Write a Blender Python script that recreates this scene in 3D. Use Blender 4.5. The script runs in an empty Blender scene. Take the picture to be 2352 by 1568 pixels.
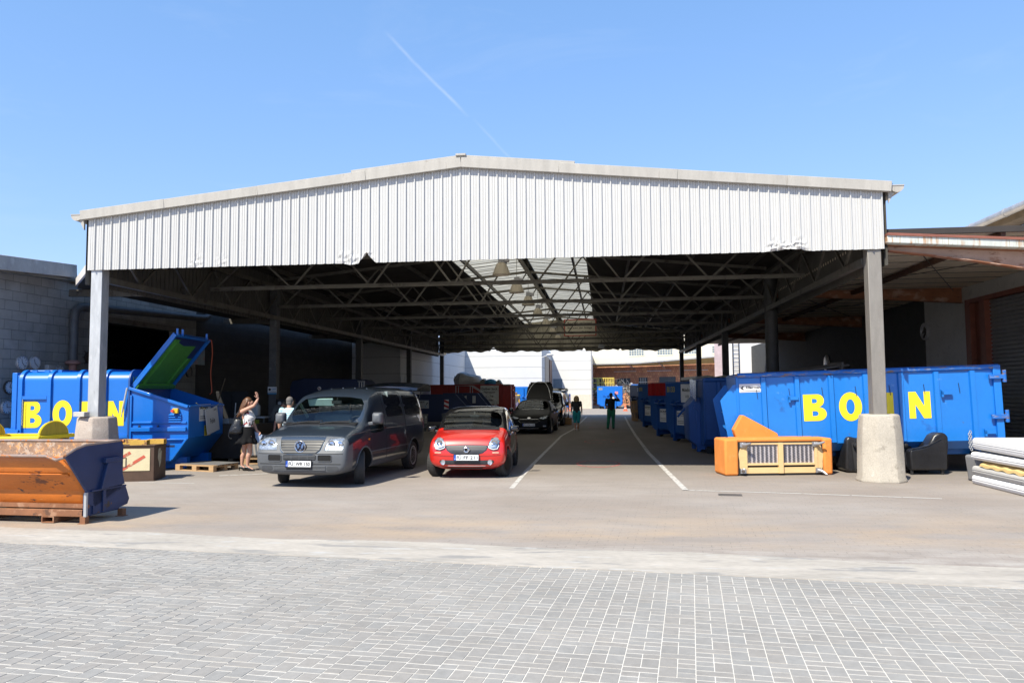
import bpy, bmesh, math, random
from math import sin, cos, pi, radians, sqrt, atan2
from mathutils import Vector, Matrix, Euler
from mathutils.bvhtree import BVHTree
random.seed(7)
S = bpy.context.scene
COL = S.collection

# ---------------------------------------------------------------- camera
cam_d = bpy.data.cameras.new('camera')
cam = bpy.data.objects.new('camera', cam_d); COL.objects.link(cam)
PITCH, ROLL, CAMH, YAW, FPX = .0644, -.0069, 1.8384, .116, 1764.34
fw = Vector((-sin(YAW)*cos(PITCH), cos(YAW)*cos(PITCH), sin(PITCH)))
r0 = Vector((cos(YAW), sin(YAW), 0)); u0 = r0.cross(fw)
rr = r0*cos(ROLL)+u0*sin(ROLL); uu = -r0*sin(ROLL)+u0*cos(ROLL)
cam.matrix_world = Matrix(((rr.x, uu.x, -fw.x, 0), (rr.y, uu.y, -fw.y, 0), (rr.z, uu.z, -fw.z, CAMH), (0, 0, 0, 1)))
cam_d.sensor_width = 36; cam_d.lens = FPX/2352*36
cam_d.clip_start = .05; cam_d.clip_end = 3000
S.camera = cam

# ---------------------------------------------------------------- sky, sun, exposure
SUN = Vector((.40, .73, -1)).normalized()          # direction the light travels
SUN_EL = math.asin(-SUN.z)
SUN_AZ = atan2(-SUN.x, -SUN.y)                     # compass angle of the sun, clockwise from +Y
w = bpy.data.worlds.new("World"); S.world = w; w.use_nodes = True
nt = w.node_tree; nt.nodes.clear()
def WN(t, **k):
    n = nt.nodes.new(t)
    for a, b in k.items(): setattr(n, a, b)
    return n
sky = WN('ShaderNodeTexSky', sky_type='NISHITA', sun_disc=False)
sky.sun_elevation = SUN_EL; sky.sun_rotation = SUN_AZ
sky.altitude = 300; sky.air_density = 1.0; sky.dust_density = .3; sky.ozone_density = 1.6
bg = WN('ShaderNodeBackground'); bg.inputs['Strength'].default_value = .135
out = WN('ShaderNodeOutputWorld')
# thin cirrus and a contrail, laid out by direction in the sky
tc = WN('ShaderNodeTexCoord')
mp = WN('ShaderNodeMapping'); mp.inputs['Scale'].default_value = (2.2, 2.2, 9); mp.inputs['Rotation'].default_value = (0, .25, .4)
nz = WN('ShaderNodeTexNoise'); nz.inputs['Scale'].default_value = 1.6; nz.inputs['Detail'].default_value = 7; nz.inputs['Roughness'].default_value = .62; nz.inputs['Distortion'].default_value = .7
cr = WN('ShaderNodeValToRGB'); cr.color_ramp.elements[0].position = .56; cr.color_ramp.elements[1].position = 1.0
cr.color_ramp.elements[1].color = (.14, .14, .14, 1)
nt.links.new(tc.outputs['Generated'], mp.inputs['Vector']); nt.links.new(mp.outputs[0], nz.inputs['Vector']); nt.links.new(nz.outputs['Fac'], cr.inputs[0])
def sky_dir(px, py):
    return (fw + rr*((px-1176)/FPX) - uu*((py-784)/FPX)).normalized()
def vm(op, a, b=None, out=0):
    n = WN('ShaderNodeVectorMath', operation=op)
    for i, v in enumerate((a, b)):
        if v is None: continue
        if isinstance(v, (tuple, Vector)): n.inputs[i].default_value = v
        else: nt.links.new(v, n.inputs[i])
    return n.outputs[out]
def ma(op, a, b=None, c=None, clamp=False):
    n = WN('ShaderNodeMath', operation=op, use_clamp=clamp)
    for i, v in enumerate((a, b, c)):
        if v is None: continue
        if isinstance(v, (int, float)): n.inputs[i].default_value = v
        else: nt.links.new(v, n.inputs[i])
    return n.outputs[0]
def contrail(p, q, width, strength):
    A, B = sky_dir(*p), sky_dir(*q)
    N = A.cross(B).normalized(); T = (B-A).normalized(); half = (B-A).length/2; M = ((A+B)/2)
    wob = WN('ShaderNodeTexNoise'); wob.inputs['Scale'].default_value = 26; wob.inputs['Detail'].default_value = 4
    nt.links.new(tc.outputs['Generated'], wob.inputs['Vector'])
    dist = ma('ABSOLUTE', ma('ADD', vm('DOT_PRODUCT', tc.outputs['Generated'], tuple(N), 1), ma('MULTIPLY', ma('SUBTRACT', wob.outputs['Fac'], .5), width*1.6)))
    al = ma('ABSOLUTE', vm('DOT_PRODUCT', vm('SUBTRACT', tc.outputs['Generated'], tuple(M)), tuple(T), 1))
    a = ma('SUBTRACT', 1, ma('DIVIDE', dist, width), clamp=True)
    b = ma('MULTIPLY', ma('SUBTRACT', 1, ma('DIVIDE', al, half), clamp=True), 2.2, clamp=True)
    return ma('MULTIPLY', ma('MULTIPLY', a, b), ma('MULTIPLY', wob.outputs['Fac'], strength*2), clamp=True)
f1 = contrail((880, 70), (1078, 272), .0030, .20)
f2 = contrail((1085, 270), (1200, 395), .0025, .10)
tot = ma('ADD', ma('ADD', cr.outputs[0], f1), f2, clamp=True)
mx = WN('ShaderNodeMixRGB'); mx.inputs[2].default_value = (3.6, 3.9, 4.2, 1)
# grade of the clear air: flatter towards the horizon, deeper blue
sx = WN('ShaderNodeSeparateXYZ'); nt.links.new(sky.outputs[0], sx.inputs[0]); cxyz = WN('ShaderNodeCombineXYZ')
for k_, (g_, a_) in enumerate(((.70, .85), (.53, 1.28), (.5, 1.90))): nt.links.new(ma('MULTIPLY', ma('POWER', sx.outputs[k_], g_), a_), cxyz.inputs[k_])
gr_ = cxyz.outputs[0]
nt.links.new(tot, mx.inputs[0]); nt.links.new(gr_, mx.inputs[1]); nt.links.new(mx.outputs[0], bg.inputs['Color'])
nt.links.new(bg.outputs[0], out.inputs['Surface'])

sun_d = bpy.data.lights.new('sun', 'SUN'); sun_d.energy = 3.9; sun_d.angle = radians(.53); sun_d.color = (1, .94, .80)
sun = bpy.data.objects.new('sun', sun_d); COL.objects.link(sun)
sun.rotation_euler = SUN.to_track_quat('-Z', 'Y').to_euler(); sun.location = (-20, -20, 40)

S.view_settings.view_transform = 'Standard'; S.view_settings.look = 'None'
S.view_settings.gamma = 1; S.view_settings.exposure = 1.0
S.render.engine = 'CYCLES'
S.cycles.use_denoising = True
S.cycles.max_bounces = 8; S.cycles.diffuse_bounces = 5; S.cycles.transparent_max_bounces = 12
S.cycles.sample_clamp_indirect = 8; S.cycles.caustics_reflective = False; S.cycles.caustics_refractive = False
# ---------------------------------------------------------------- helpers: materials
_M = {}
def mat(name, col, rough=.6, metal=0., var=.12, scale=4., bump=0., bscale=40., stain=None, sthr=.62, sscale=2.5, ssharp=.06, coat=0., stretch=(1, 1, 1), spec=.5, fine=.06, sdet=8):
    """paint / plastic / concrete: base colour with broad and fine variation, optional stains that have a shape of their own"""
    if name in _M: return _M[name]
    m = bpy.data.materials.new(name); m.use_nodes = True; t = m.node_tree; N = t.nodes; L = t.links
    b = N['Principled BSDF']; b.inputs['Roughness'].default_value = rough; b.inputs['Metallic'].default_value = metal
    b.inputs['Specular IOR Level'].default_value = spec; b.inputs['Coat Weight'].default_value = coat; b.inputs['Coat Roughness'].default_value = .04
    tc = N.new('ShaderNodeTexCoord'); mp = N.new('ShaderNodeMapping'); mp.inputs['Scale'].default_value = stretch
    L.new(tc.outputs['Object'], mp.inputs[0])
    def noise(sc, det=5, rg=.55):
        n = N.new('ShaderNodeTexNoise'); n.inputs['Scale'].default_value = sc; n.inputs['Detail'].default_value = det; n.inputs['Roughness'].default_value = rg
        L.new(mp.outputs[0], n.inputs['Vector']); return n.outputs['Fac']
    def mix(fac, a, bb, op='MIX'):
        n = N.new('ShaderNodeMixRGB'); n.blend_type = op
        for i, v in enumerate((fac, a, bb)):
            if isinstance(v, (int, float)): n.inputs[i].default_value = v
            elif isinstance(v, tuple): n.inputs[i].default_value = (*v[:3], 1)
            else: L.new(v, n.inputs[i])
        return n.outputs[0]
    def ramp(fac, p0, p1):
        n = N.new('ShaderNodeMapRange'); n.inputs['From Min'].default_value = p0; n.inputs['From Max'].default_value = p1; L.new(fac, n.inputs[0]); return n.outputs[0]
    lo = tuple(c*(1-var) for c in col); hi = tuple(min(1, c*(1+var)) for c in col)
    c = mix(ramp(noise(scale), .3, .7), lo, hi)
    if fine: 
        g = ramp(noise(scale*14, 3), .3, .7)
        c = mix(1., c, mix(g, (1-fine,)*3, (1+fine,)*3), 'MULTIPLY')
    if stain:
        for k, st in enumerate(stain if isinstance(stain[0], tuple) else (stain,)):
            f = ramp(noise(sscale*(1+.8*k), sdet, .62), sthr+.03*k, sthr+.03*k+ssharp)
            c = mix(f, c, st)
    L.new(c, b.inputs['Base Color'])
    if bump:
        bp = N.new('ShaderNodeBump'); bp.inputs['Strength'].default_value = bump; bp.inputs['Distance'].default_value = .02
        L.new(noise(bscale, 4), bp.inputs['Height']); L.new(bp.outputs[0], b.inputs['Normal'])
    _M[name] = m; return m
def glass(name, tint=(.75, .85, .85), alpha=.35, rough=.02):
    """thin pane: part mirror, part see-through with a tint"""
    if name in _M: return _M[name]
    m = bpy.data.materials.new(name); m.use_nodes = True; t = m.node_tree; N = t.nodes; L = t.links
    N.remove(N['Principled BSDF']); o = N['Material Output']
    tr = N.new('ShaderNodeBsdfTransparent'); tr.inputs[0].default_value = (*tint, 1)
    gl = N.new('ShaderNodeBsdfGlossy'); gl.inputs['Roughness'].default_value = rough; gl.inputs[0].default_value = (.9, .95, 1, 1)
    fr = N.new('ShaderNodeFresnel'); fr.inputs[0].default_value = 1.38
    mr = N.new('ShaderNodeMapRange'); mr.inputs['To Min'].default_value = alpha*.04; mr.inputs['To Max'].default_value = 1; L.new(fr.outputs[0], mr.inputs[0])
    ms = N.new('ShaderNodeMixShader'); L.new(mr.outputs[0], ms.inputs[0]); L.new(tr.outputs[0], ms.inputs[1]); L.new(gl.outputs[0], ms.inputs[2]); L.new(ms.outputs[0], o.inputs[0])
    _M[name] = m; return m
def node_mat(name):
    m = bpy.data.materials.new(name); m.use_nodes = True; _M[name] = m
    return m, m.node_tree.nodes, m.node_tree.links, m.node_tree.nodes['Principled BSDF']

# ---------------------------------------------------------------- helpers: meshes
_TXT = {}
def text_geo(s, bold=.0):
    k = (s, bold)
    if k not in _TXT:
        cu = bpy.data.curves.new('t', 'FONT'); cu.body = s; cu.size = 1; cu.offset = bold; cu.fill_mode = 'BOTH'; cu.resolution_u = 4; cu.align_x = 'CENTER'
        o = bpy.data.objects.new('t', cu); COL.objects.link(o)
        dg = bpy.context.evaluated_depsgraph_get(); me = bpy.data.meshes.new_from_object(o.evaluated_get(dg))
        vs = [(v.co.x, v.co.y) for v in me.vertices]; fs = [tuple(p.vertices) for p in me.polygons]
        bpy.data.objects.remove(o); bpy.data.curves.remove(cu); bpy.data.meshes.remove(me)
        xs = [v[0] for v in vs]; ys = [v[1] for v in vs]
        _TXT[k] = ([((x-min(xs))/(max(xs)-min(xs)), (y-min(ys))/(max(ys)-min(ys))) for x, y in vs], fs)
    return _TXT[k]
X1, Y1, Z1 = Vector((1, 0, 0)), Vector((0, 1, 0)), Vector((0, 0, 1))
class MB:
    def __init__(s): s.v = []; s.f = []; s.mi = []; s.xf = None
    def add(s, vs, fs, m=0):
        o = len(s.v); vs = [Vector(p) for p in vs]
        if s.xf is not None: vs = [s.xf @ p for p in vs]
        s.v += vs; s.f += [tuple(i+o for i in f) for f in fs]; s.mi += [m]*len(fs); return s
    def b(s, x0, x1, y0, y1, z0, z1, m=0):
        return s.add([(x0, y0, z0), (x1, y0, z0), (x1, y1, z0), (x0, y1, z0), (x0, y0, z1), (x1, y0, z1), (x1, y1, z1), (x0, y1, z1)],
                     [(0, 3, 2, 1), (4, 5, 6, 7), (0, 1, 5, 4), (1, 2, 6, 5), (2, 3, 7, 6), (3, 0, 4, 7)], m)
    def box(s, c, size, rot=(0, 0, 0), m=0):
        R = Euler(rot).to_matrix(); c = Vector(c); a, b_, d = [q/2 for q in size]
        P = [c+R @ Vector(p) for p in ((-a, -b_, -d), (a, -b_, -d), (a, b_, -d), (-a, b_, -d), (-a, -b_, d), (a, -b_, d), (a, b_, d), (-a, b_, d))]
        return s.add(P, [(0, 3, 2, 1), (4, 5, 6, 7), (0, 1, 5, 4), (1, 2, 6, 5), (2, 3, 7, 6), (3, 0, 4, 7)], m)
    def bar(s, p, q, a, b_, up=(0, 0, 1), m=0):
        """rectangular bar from p to q, a wide across, b_ deep along up"""
        p, q = Vector(p), Vector(q); d = (q-p).normalized(); up = Vector(up)
        if abs(d.dot(up)) > .98: up = Vector((0, 1, 0)) if abs(d.y) < .9 else Vector((1, 0, 0))
        r = d.cross(up).normalized()*a/2; u = r.cross(d).normalized()*b_/2
        return s.add([p-r-u, p+r-u, p+r+u, p-r+u, q-r-u, q+r-u, q+r+u, q-r+u],
                     [(0, 3, 2, 1)[::-1], (4, 5, 6, 7)[::-1], (0, 1, 5, 4)[::-1], (1, 2, 6, 5)[::-1], (2, 3, 7, 6)[::-1], (3, 0, 4, 7)[::-1]], m)
    def cyl(s, p, q, r, r2=None, n=14, m=0, caps=True):
        return s.tube([p, q], [r, r if r2 is None else r2], n, m, caps)
    def tube(s, path, r, n=10, m=0, caps=True, closed=False):
        P = [Vector(p) for p in path]; k = len(P); rs = r if isinstance(r, (list, tuple)) else [r]*k
        prev = None; V = []
        for i, p in enumerate(P):
            if closed: d = P[(i+1) % k]-P[i-1]
            else: d = (P[min(i+1, k-1)]-P[max(i-1, 0)])
            d.normalize()
            if prev is None: a = d.orthogonal().normalized()
            else:
                a = prev-d*prev.dot(d)
                a = a.normalized() if a.length > 1e-6 else d.orthogonal().normalized()
            prev = a; b_ = d.cross(a)
            V += [p+(a*cos(2*pi*j/n)+b_*sin(2*pi*j/n))*rs[i] for j in range(n)]
        F = []
        for i in range(k if closed else k-1):
            i2 = (i+1) % k
            F += [(i*n+j, i*n+(j+1) % n, i2*n+(j+1) % n, i2*n+j) for j in range(n)]
        if caps and not closed: F += [tuple(range(n))[::-1], tuple((k-1)*n+j for j in range(n))]
        return s.add(V, F, m)
    def prism(s, poly, o, u, v, d, m=0, mcap=None):
        """2-D polygon laid at o with axes u, v, pushed out along d (a vector)"""
        o, u, v, d = map(Vector, (o, u, v, d)); n = len(poly)
        A = [o+u*a+v*b_ for a, b_ in poly]; B = [p+d for p in A]
        flip = u.cross(v).dot(d) > 0
        F = [(i, (i+1) % n, n+(i+1) % n, n+i) for i in range(n)]
        C = [tuple(range(n))[::-1], tuple(range(n, 2*n))]
        if not flip: F = [f[::-1] for f in F]; C = [f[::-1] for f in C]
        k = len(s.v); s.add(A+B, F, m); s.f += [tuple(i+k for i in f) for f in C]; s.mi += [m if mcap is None else mcap]*2; return s
    def lathe(s, prof, o=(0, 0, 0), ax=(0, 0, 1), n=24, m=0):
        """profile of (radius, height) turned round ax"""
        o, ax = Vector(o), Vector(ax).normalized(); a = ax.orthogonal().normalized(); b_ = ax.cross(a); V = []; F = []; k = len(prof)
        for r, h in prof: V += [o+ax*h+(a*cos(2*pi*j/n)+b_*sin(2*pi*j/n))*r for j in range(n)]
        for i in range(k-1): F += [(i*n+j, i*n+(j+1) % n, (i+1)*n+(j+1) % n, (i+1)*n+j) for j in range(n)]
        if prof[0][0] > 1e-5: F.append(tuple(range(n))[::-1])
        if prof[-1][0] > 1e-5: F.append(tuple((k-1)*n+j for j in range(n)))
        return s.add(V, F, m)
    def quad(s, a, b_, c, d, m=0): return s.add([a, b_, c, d], [(0, 1, 2, 3)], m)
    def text(s, t, o, r, u, w, h, m=0, bold=.0):
        vs, fs = text_geo(t, bold); o, r, u = Vector(o), Vector(r), Vector(u)
        return s.add([o+r*(x*w)+u*(y*h) for x, y in vs], fs, m)
    def sph(s, c, r, n=12, k=8, m=0):
        c = Vector(c); rx, ry, rz = r if isinstance(r, (tuple, list)) else (r, r, r)
        V = []; F = []
        for i in range(1, k):
            th = pi*i/k
            V += [c+Vector((rx*sin(th)*cos(2*pi*j/n), ry*sin(th)*sin(2*pi*j/n), rz*cos(th))) for j in range(n)]
        V += [c+Vector((0, 0, rz)), c-Vector((0, 0, rz))]; a, z = len(V)-2, len(V)-1
        for i in range(k-2): F += [(i*n+j, (i+1)*n+j, (i+1)*n+(j+1) % n, i*n+(j+1) % n) for j in range(n)]
        F += [(a, j, (j+1) % n) for j in range(n)] + [(z, (k-2)*n+(j+1) % n, (k-2)*n+j) for j in range(n)]
        return s.add(V, F, m)
    def loft(s, rings, m=0, closed=True, caps=True):
        n = len(rings[0]); V = [p for r in rings for p in r]; F = []
        for i in range(len(rings)-1):
            for j in range(n if closed else n-1):
                F.append((i*n+j, i*n+(j+1) % n, (i+1)*n+(j+1) % n, (i+1)*n+j))
        if caps and closed: F += [tuple(range(n))[::-1], tuple((len(rings)-1)*n+j for j in range(n))]
        return s.add(V, F, m)
    def mesh(s, name, mats, smooth=None, weld=False):
        me = bpy.data.meshes.new(name); me.from_pydata([tuple(p) for p in s.v], [], s.f)
        for x in (mats if isinstance(mats, (list, tuple)) else [mats]): me.materials.append(x)
        me.polygons.foreach_set('material_index', s.mi)
        if weld:
            b_ = bmesh.new(); b_.from_mesh(me); bmesh.ops.remove_doubles(b_, verts=b_.verts, dist=1e-4); bmesh.ops.recalc_face_normals(b_, faces=b_.faces); b_.to_mesh(me); b_.free()
        me.update()
        if smooth: 
            me.polygons.foreach_set('use_smooth', [True]*len(me.polygons)); me.set_sharp_from_angle(angle=radians(smooth))
        return me
    def split(s, name, mats, parent=None, **k):
        """one object per loose piece, all with the same name"""
        par = list(range(len(s.v)))
        def find(i):
            while par[i] != i: par[i] = par[par[i]]; i = par[i]
            return i
        for f in s.f:
            for j in f[1:]: par[find(j)] = find(f[0])
        groups = {}
        for f, m in zip(s.f, s.mi): groups.setdefault(find(f[0]), []).append((f, m))
        res = []
        for g in groups.values():
            q = MB(); idx = {}
            for f, m in g: q.f.append(tuple(idx.setdefault(i, len(idx)) for i in f)); q.mi.append(m)
            q.v = [s.v[i] for i in idx]; res.append(q.build(name, mats, parent, **k))
        return res
    def build(s, name, mats, parent=None, smooth=None, bev=0, loc=None, rot=None, weld=False, seg=2):
        me = s.mesh(name, mats, smooth, weld); o = bpy.data.objects.new(name, me); COL.objects.link(o)
        if parent is not None: o.parent = parent
        if loc is not None: o.location = loc
        if rot is not None: o.rotation_euler = rot
        if bev:
            md = o.modifiers.new('bevel', 'BEVEL'); md.width = bev; md.segments = seg; md.limit_method = 'ANGLE'; md.angle_limit = radians(35)
            if not smooth:
                me.polygons.foreach_set('use_smooth', [True]*len(me.polygons)); me.set_sharp_from_angle(angle=radians(50)); md.harden_normals = False
        return o
def tag(o, label, cat, group=None, kind=None):
    o['label'] = label; o['category'] = cat
    if group: o['group'] = group
    if kind: o['kind'] = kind
    return o
def thing(name, label, cat, loc=(0, 0, 0), rz=0., group=None, rot=None):
    o = bpy.data.objects.new(name, None); COL.objects.link(o); o.location = loc; o.rotation_euler = rot or (0, 0, rz); o.empty_display_size = .2
    return tag(o, label, cat, group)
def kids(o): return [c for c in bpy.data.objects if c.parent == o]
def dup(root, loc=None, rot=None, label=None):
    r = root.copy(); COL.objects.link(r)
    if loc is not None: r.location = loc
    if rot is not None: r.rotation_euler = rot
    if label: r['label'] = label
    for c in kids(root):
        d = c.copy(); COL.objects.link(d); d.parent = r
        for g in kids(c):
            e = g.copy(); COL.objects.link(e); e.parent = d
    return r
def structure(o): o['kind'] = 'structure'; return o
def baked(o, mods):
    """evaluate modifiers of o into a new mesh and drop o"""
    dg = bpy.context.evaluated_depsgraph_get(); me = bpy.data.meshes.new_from_object(o.evaluated_get(dg)); bpy.data.objects.remove(o); return me
# ================================================================= SETTING
# ---- ground sheet: worn interlocking pavers of the yard
def ground_material():
    m, N, L, b = node_mat('yard paving')
    g = N.new('ShaderNodeNewGeometry'); sep = N.new('ShaderNodeSeparateXYZ'); L.new(g.outputs['Position'], sep.inputs[0])
    def noise(sc, det, st=(1, 1, 1), rg=.6, dist=0):
        mp = N.new('ShaderNodeMapping'); mp.inputs['Scale'].default_value = st; L.new(g.outputs['Position'], mp.inputs[0])
        n = N.new('ShaderNodeTexNoise'); n.inputs['Scale'].default_value = sc; n.inputs['Detail'].default_value = det; n.inputs['Roughness'].default_value = rg; n.inputs['Distortion'].default_value = dist; L.new(mp.outputs[0], n.inputs['Vector']); return n.outputs['Fac']
    def rng(f, a, c, lo=0., hi=1.):
        n = N.new('ShaderNodeMapRange'); n.inputs[1].default_value = a; n.inputs[2].default_value = c; n.inputs[3].default_value = lo; n.inputs[4].default_value = hi; L.new(f, n.inputs[0]); return n.outputs[0]
    def mix(f, a, c, op='MIX'):
        n = N.new('ShaderNodeMixRGB'); n.blend_type = op
        for i, v in enumerate((f, a, c)):
            if isinstance(v, (int, float)): n.inputs[i].default_value = v
            elif isinstance(v, tuple): n.inputs[i].default_value = (*v, 1)
            else: L.new(v, n.inputs[i])
        return n.outputs[0]
    def mul(a, c):
        n = N.new('ShaderNodeMath'); n.operation = 'MULTIPLY'; L.new(a, n.inputs[0])
        if isinstance(c, (int, float)): n.inputs[1].default_value = c
        else: L.new(c, n.inputs[1])
        return n.outputs[0]
    c = mix(rng(noise(.28, 5, (1, 1.6, 1)), .35, .65), (.270, .230, .198), (.325, .290, .260))
    c = mix(mul(rng(noise(1.7, 6, (.5, 1.3, 1), .7), .45, .75), .5), c, (.215, .192, .172))
    # rust-sand wash in a band along the concrete strip
    band = mul(rng(sep.outputs[1], 9.0, 10.0), rng(sep.outputs[1], 12.6, 10.2))
    c = mix(mul(mul(band, rng(noise(.5, 5, (1, 2.5, 1)), .4, .66)), .62), c, (.42, .31, .205))
    c = mix(mul(mul(rng(sep.outputs[1], 9.7, 8.6), rng(noise(1.4, 6, (1, 3, 1)), .42, .62)), .6), c, (.46, .43, .39))
    # darker brown floor over the length of the shed, uneven by noise
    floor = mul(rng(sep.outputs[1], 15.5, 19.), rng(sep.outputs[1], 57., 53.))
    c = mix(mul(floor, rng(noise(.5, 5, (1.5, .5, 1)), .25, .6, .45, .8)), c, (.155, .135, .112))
    # pale scuffs and dark drips
    c = mix(mul(rng(noise(3.1, 8, (.45, 1.6, 1), .72), .66, .73), .55), c, (.56, .53, .50))
    c = mix(mul(rng(noise(1.1, 7, (.6, 1.6, 1), .66), .685, .72), .5), c, (.11, .105, .10))
    c = mix(mul(rng(noise(42, 3, (1, 1, 1), .6), .70, .76), .6), c, (.62, .6, .57))
    c = mix(1., c, mix(rng(noise(60, 4, (.5, 1.4, 1), .7), .3, .7), (.90,)*3, (1.1,)*3), 'MULTIPLY')
    # joints of the zig-zag blocks
    mp = N.new('ShaderNodeMapping'); mp.inputs['Rotation'].default_value = (0, 0, .1)
    dn = N.new('ShaderNodeTexNoise'); dn.inputs['Scale'].default_value = 9; L.new(g.outputs['Position'], dn.inputs['Vector'])
    ad = N.new('ShaderNodeVectorMath'); ad.operation = 'MULTIPLY_ADD'; L.new(dn.outputs['Color'], ad.inputs[0]); ad.inputs[1].default_value = (.05, .05, 0); L.new(g.outputs['Position'], ad.inputs[2]); L.new(ad.outputs[0], mp.inputs[0])
    br = N.new('ShaderNodeTexBrick'); br.inputs['Scale'].default_value = 1; br.inputs['Brick Width'].default_value = .225; br.inputs['Row Height'].default_value = .1125; br.inputs['Mortar Size'].default_value = .006; br.inputs['Mortar Smooth'].default_value = .5
    L.new(mp.outputs[0], br.inputs['Vector'])
    jf = mul(br.outputs['Fac'], rng(noise(2.2, 5, (1, 1, 1)), .42, .62, .0, .5))
    c = mix(jf, c, (.13, .118, .108))
    L.new(c, b.inputs['Base Color']); b.inputs['Roughness'].default_value = .82; b.inputs['Specular IOR Level'].default_value = .3
    bp = N.new('ShaderNodeBump'); bp.inputs['Strength'].default_value = .35; bp.inputs['Distance'].default_value = .012
    hs = N.new('ShaderNodeMath'); hs.operation = 'SUBTRACT'; L.new(noise(55, 4), hs.inputs[0]); L.new(br.outputs['Fac'], hs.inputs[1]); L.new(hs.outputs[0], bp.inputs['Height']); L.new(bp.outputs[0], b.inputs['Normal'])
    return m
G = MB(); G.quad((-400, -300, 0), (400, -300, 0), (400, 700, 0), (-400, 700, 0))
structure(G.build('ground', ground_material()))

# ---- street in front: grey slabs of mixed format laid in strips with pale sand joints, turned 6.5 degrees
ANG = radians(-6.4); ca, sa = cos(ANG), sin(ANG)
def st(u, v, z): return (u*ca-v*sa, u*sa+v*ca, z)     # street frame -> world; u along the strip, v away from the camera
VE = 7.98                                            # far edge of the street
jm = mat('joint sand', (.56, .53, .48), .95, var=.1, scale=9, fine=.15)
J = MB(); J.quad(st(-60, -40, .0085), st(60, -40, .0085), st(60, VE, .0085), st(-60, VE, .0085)); structure(J.build('pavement_bed', jm))
def paver_material():
    m, N, L, b = node_mat('street pavers')
    a = N.new('ShaderNodeAttribute'); a.attribute_name = 'tint'
    g = N.new('ShaderNodeNewGeometry')
    def noise(sc, det, rg=.6):
        n = N.new('ShaderNodeTexNoise'); n.inputs['Scale'].default_value = sc; n.inputs['Detail'].default_value = det; n.inputs['Roughness'].default_value = rg; L.new(g.outputs['Position'], n.inputs['Vector']); return n.outputs['Fac']
    r = N.new('ShaderNodeMapRange'); r.inputs[1].default_value = .3; r.inputs[2].default_value = .7; r.inputs[3].default_value = .86; r.inputs[4].default_value = 1.1; L.new(noise(.8, 6), r.inputs[0])
    r2 = N.new('ShaderNodeMapRange'); r2.inputs[1].default_value = .3; r2.inputs[2].default_value = .7; r2.inputs[3].default_value = .9; r2.inputs[4].default_value = 1.09; L.new(noise(14, 5, .7), r2.inputs[0])
    mm = N.new('ShaderNodeMath'); mm.operation = 'MULTIPLY'; L.new(r.outputs[0], mm.inputs[0]); L.new(r2.outputs[0], mm.inputs[1])
    m2 = N.new('ShaderNodeVectorMath'); m2.operation = 'SCALE'; L.new(a.outputs['Color'], m2.inputs[0]); L.new(mm.outputs[0], m2.inputs['Scale'])
    dk = N.new('ShaderNodeMapRange'); dk.inputs[1].default_value = .66; dk.inputs[2].default_value = .74; dk.inputs[4].default_value = .22; L.new(noise(1.7, 7), dk.inputs[0])
    x = N.new('ShaderNodeMixRGB'); L.new(dk.outputs[0], x.inputs[0]); L.new(m2.outputs[0], x.inputs[1]); x.inputs[2].default_value = (.17, .17, .18, 1)
    L.new(x.outputs[0], b.inputs['Base Color']); b.inputs['Roughness'].default_value = .8; b.inputs['Specular IOR Level'].default_value = .35
    bp = N.new('ShaderNodeBump'); bp.inputs['Strength'].default_value = .25; bp.inputs['Distance'].default_value = .004; L.new(noise(90, 4), bp.inputs['Height']); L.new(bp.outputs[0], b.inputs['Normal'])
    return m
def pavers():
    R = random.Random(3); V = []; F = []; T = []
    def tile(u0, u1, v0, v1):
        if v0 >= VE-.02: return
        v1 = min(v1, VE)
        t = .258*R.uniform(.955, 1.04); wv = R.uniform(-.012, .012)
        k = len(V); dz = R.uniform(-.0012, .0012)
        for (e, e2, z) in ((.0028, .005, .0078), (.0045, .007, .0112+dz)):
            for (u, v) in ((u0+e, v0+e2), (u1-e, v0+e2), (u1-e, v1-e2), (u0+e, v1-e2)): V.append(st(u, v, z))
        F.extend([(k+4, k+5, k+6, k+7)] + [(k+i, k+(i+1) % 4, k+4+(i+1) % 4, k+4+i) for i in range(4)])
        T.append((t*1.055+wv*.4, t*1.0, t*.925-wv*.3))
    W = .238; u = -15.0
    while u < 15:
        v = -1.5-R.random()*.4
        while v < VE:
            if v < -1.5-.5: v += .1; continue
            tile(u, u+W, v, v+.088); v += .088
            h = R.choice((.176, .264, .264, .352))
            for (a, b_) in ((u, u+W/2), (u+W/2, u+W)):
                q = v; rest = round(h/.088)
                while rest > 0:
                    n = min(rest, R.choice((1, 1, 1.5, 2, 2)) if rest != 1.5 else 1.5)
                    if rest-n == .5: n = rest
                    tile(a, b_, q, q+n*.088); q += n*.088; rest -= n
            v += h
        u += W
    me = bpy.data.meshes.new('pavement'); me.from_pydata(V, [], F); me.materials.append(paver_material())
    at = me.attributes.new('tint', 'FLOAT_COLOR', 'FACE')
    buf = []
    for t in T: buf += [*t, 1.]*5
    at.data.foreach_set('color', buf)
    o = bpy.data.objects.new('pavement', me); COL.objects.link(o); structure(o)
pavers()
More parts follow.
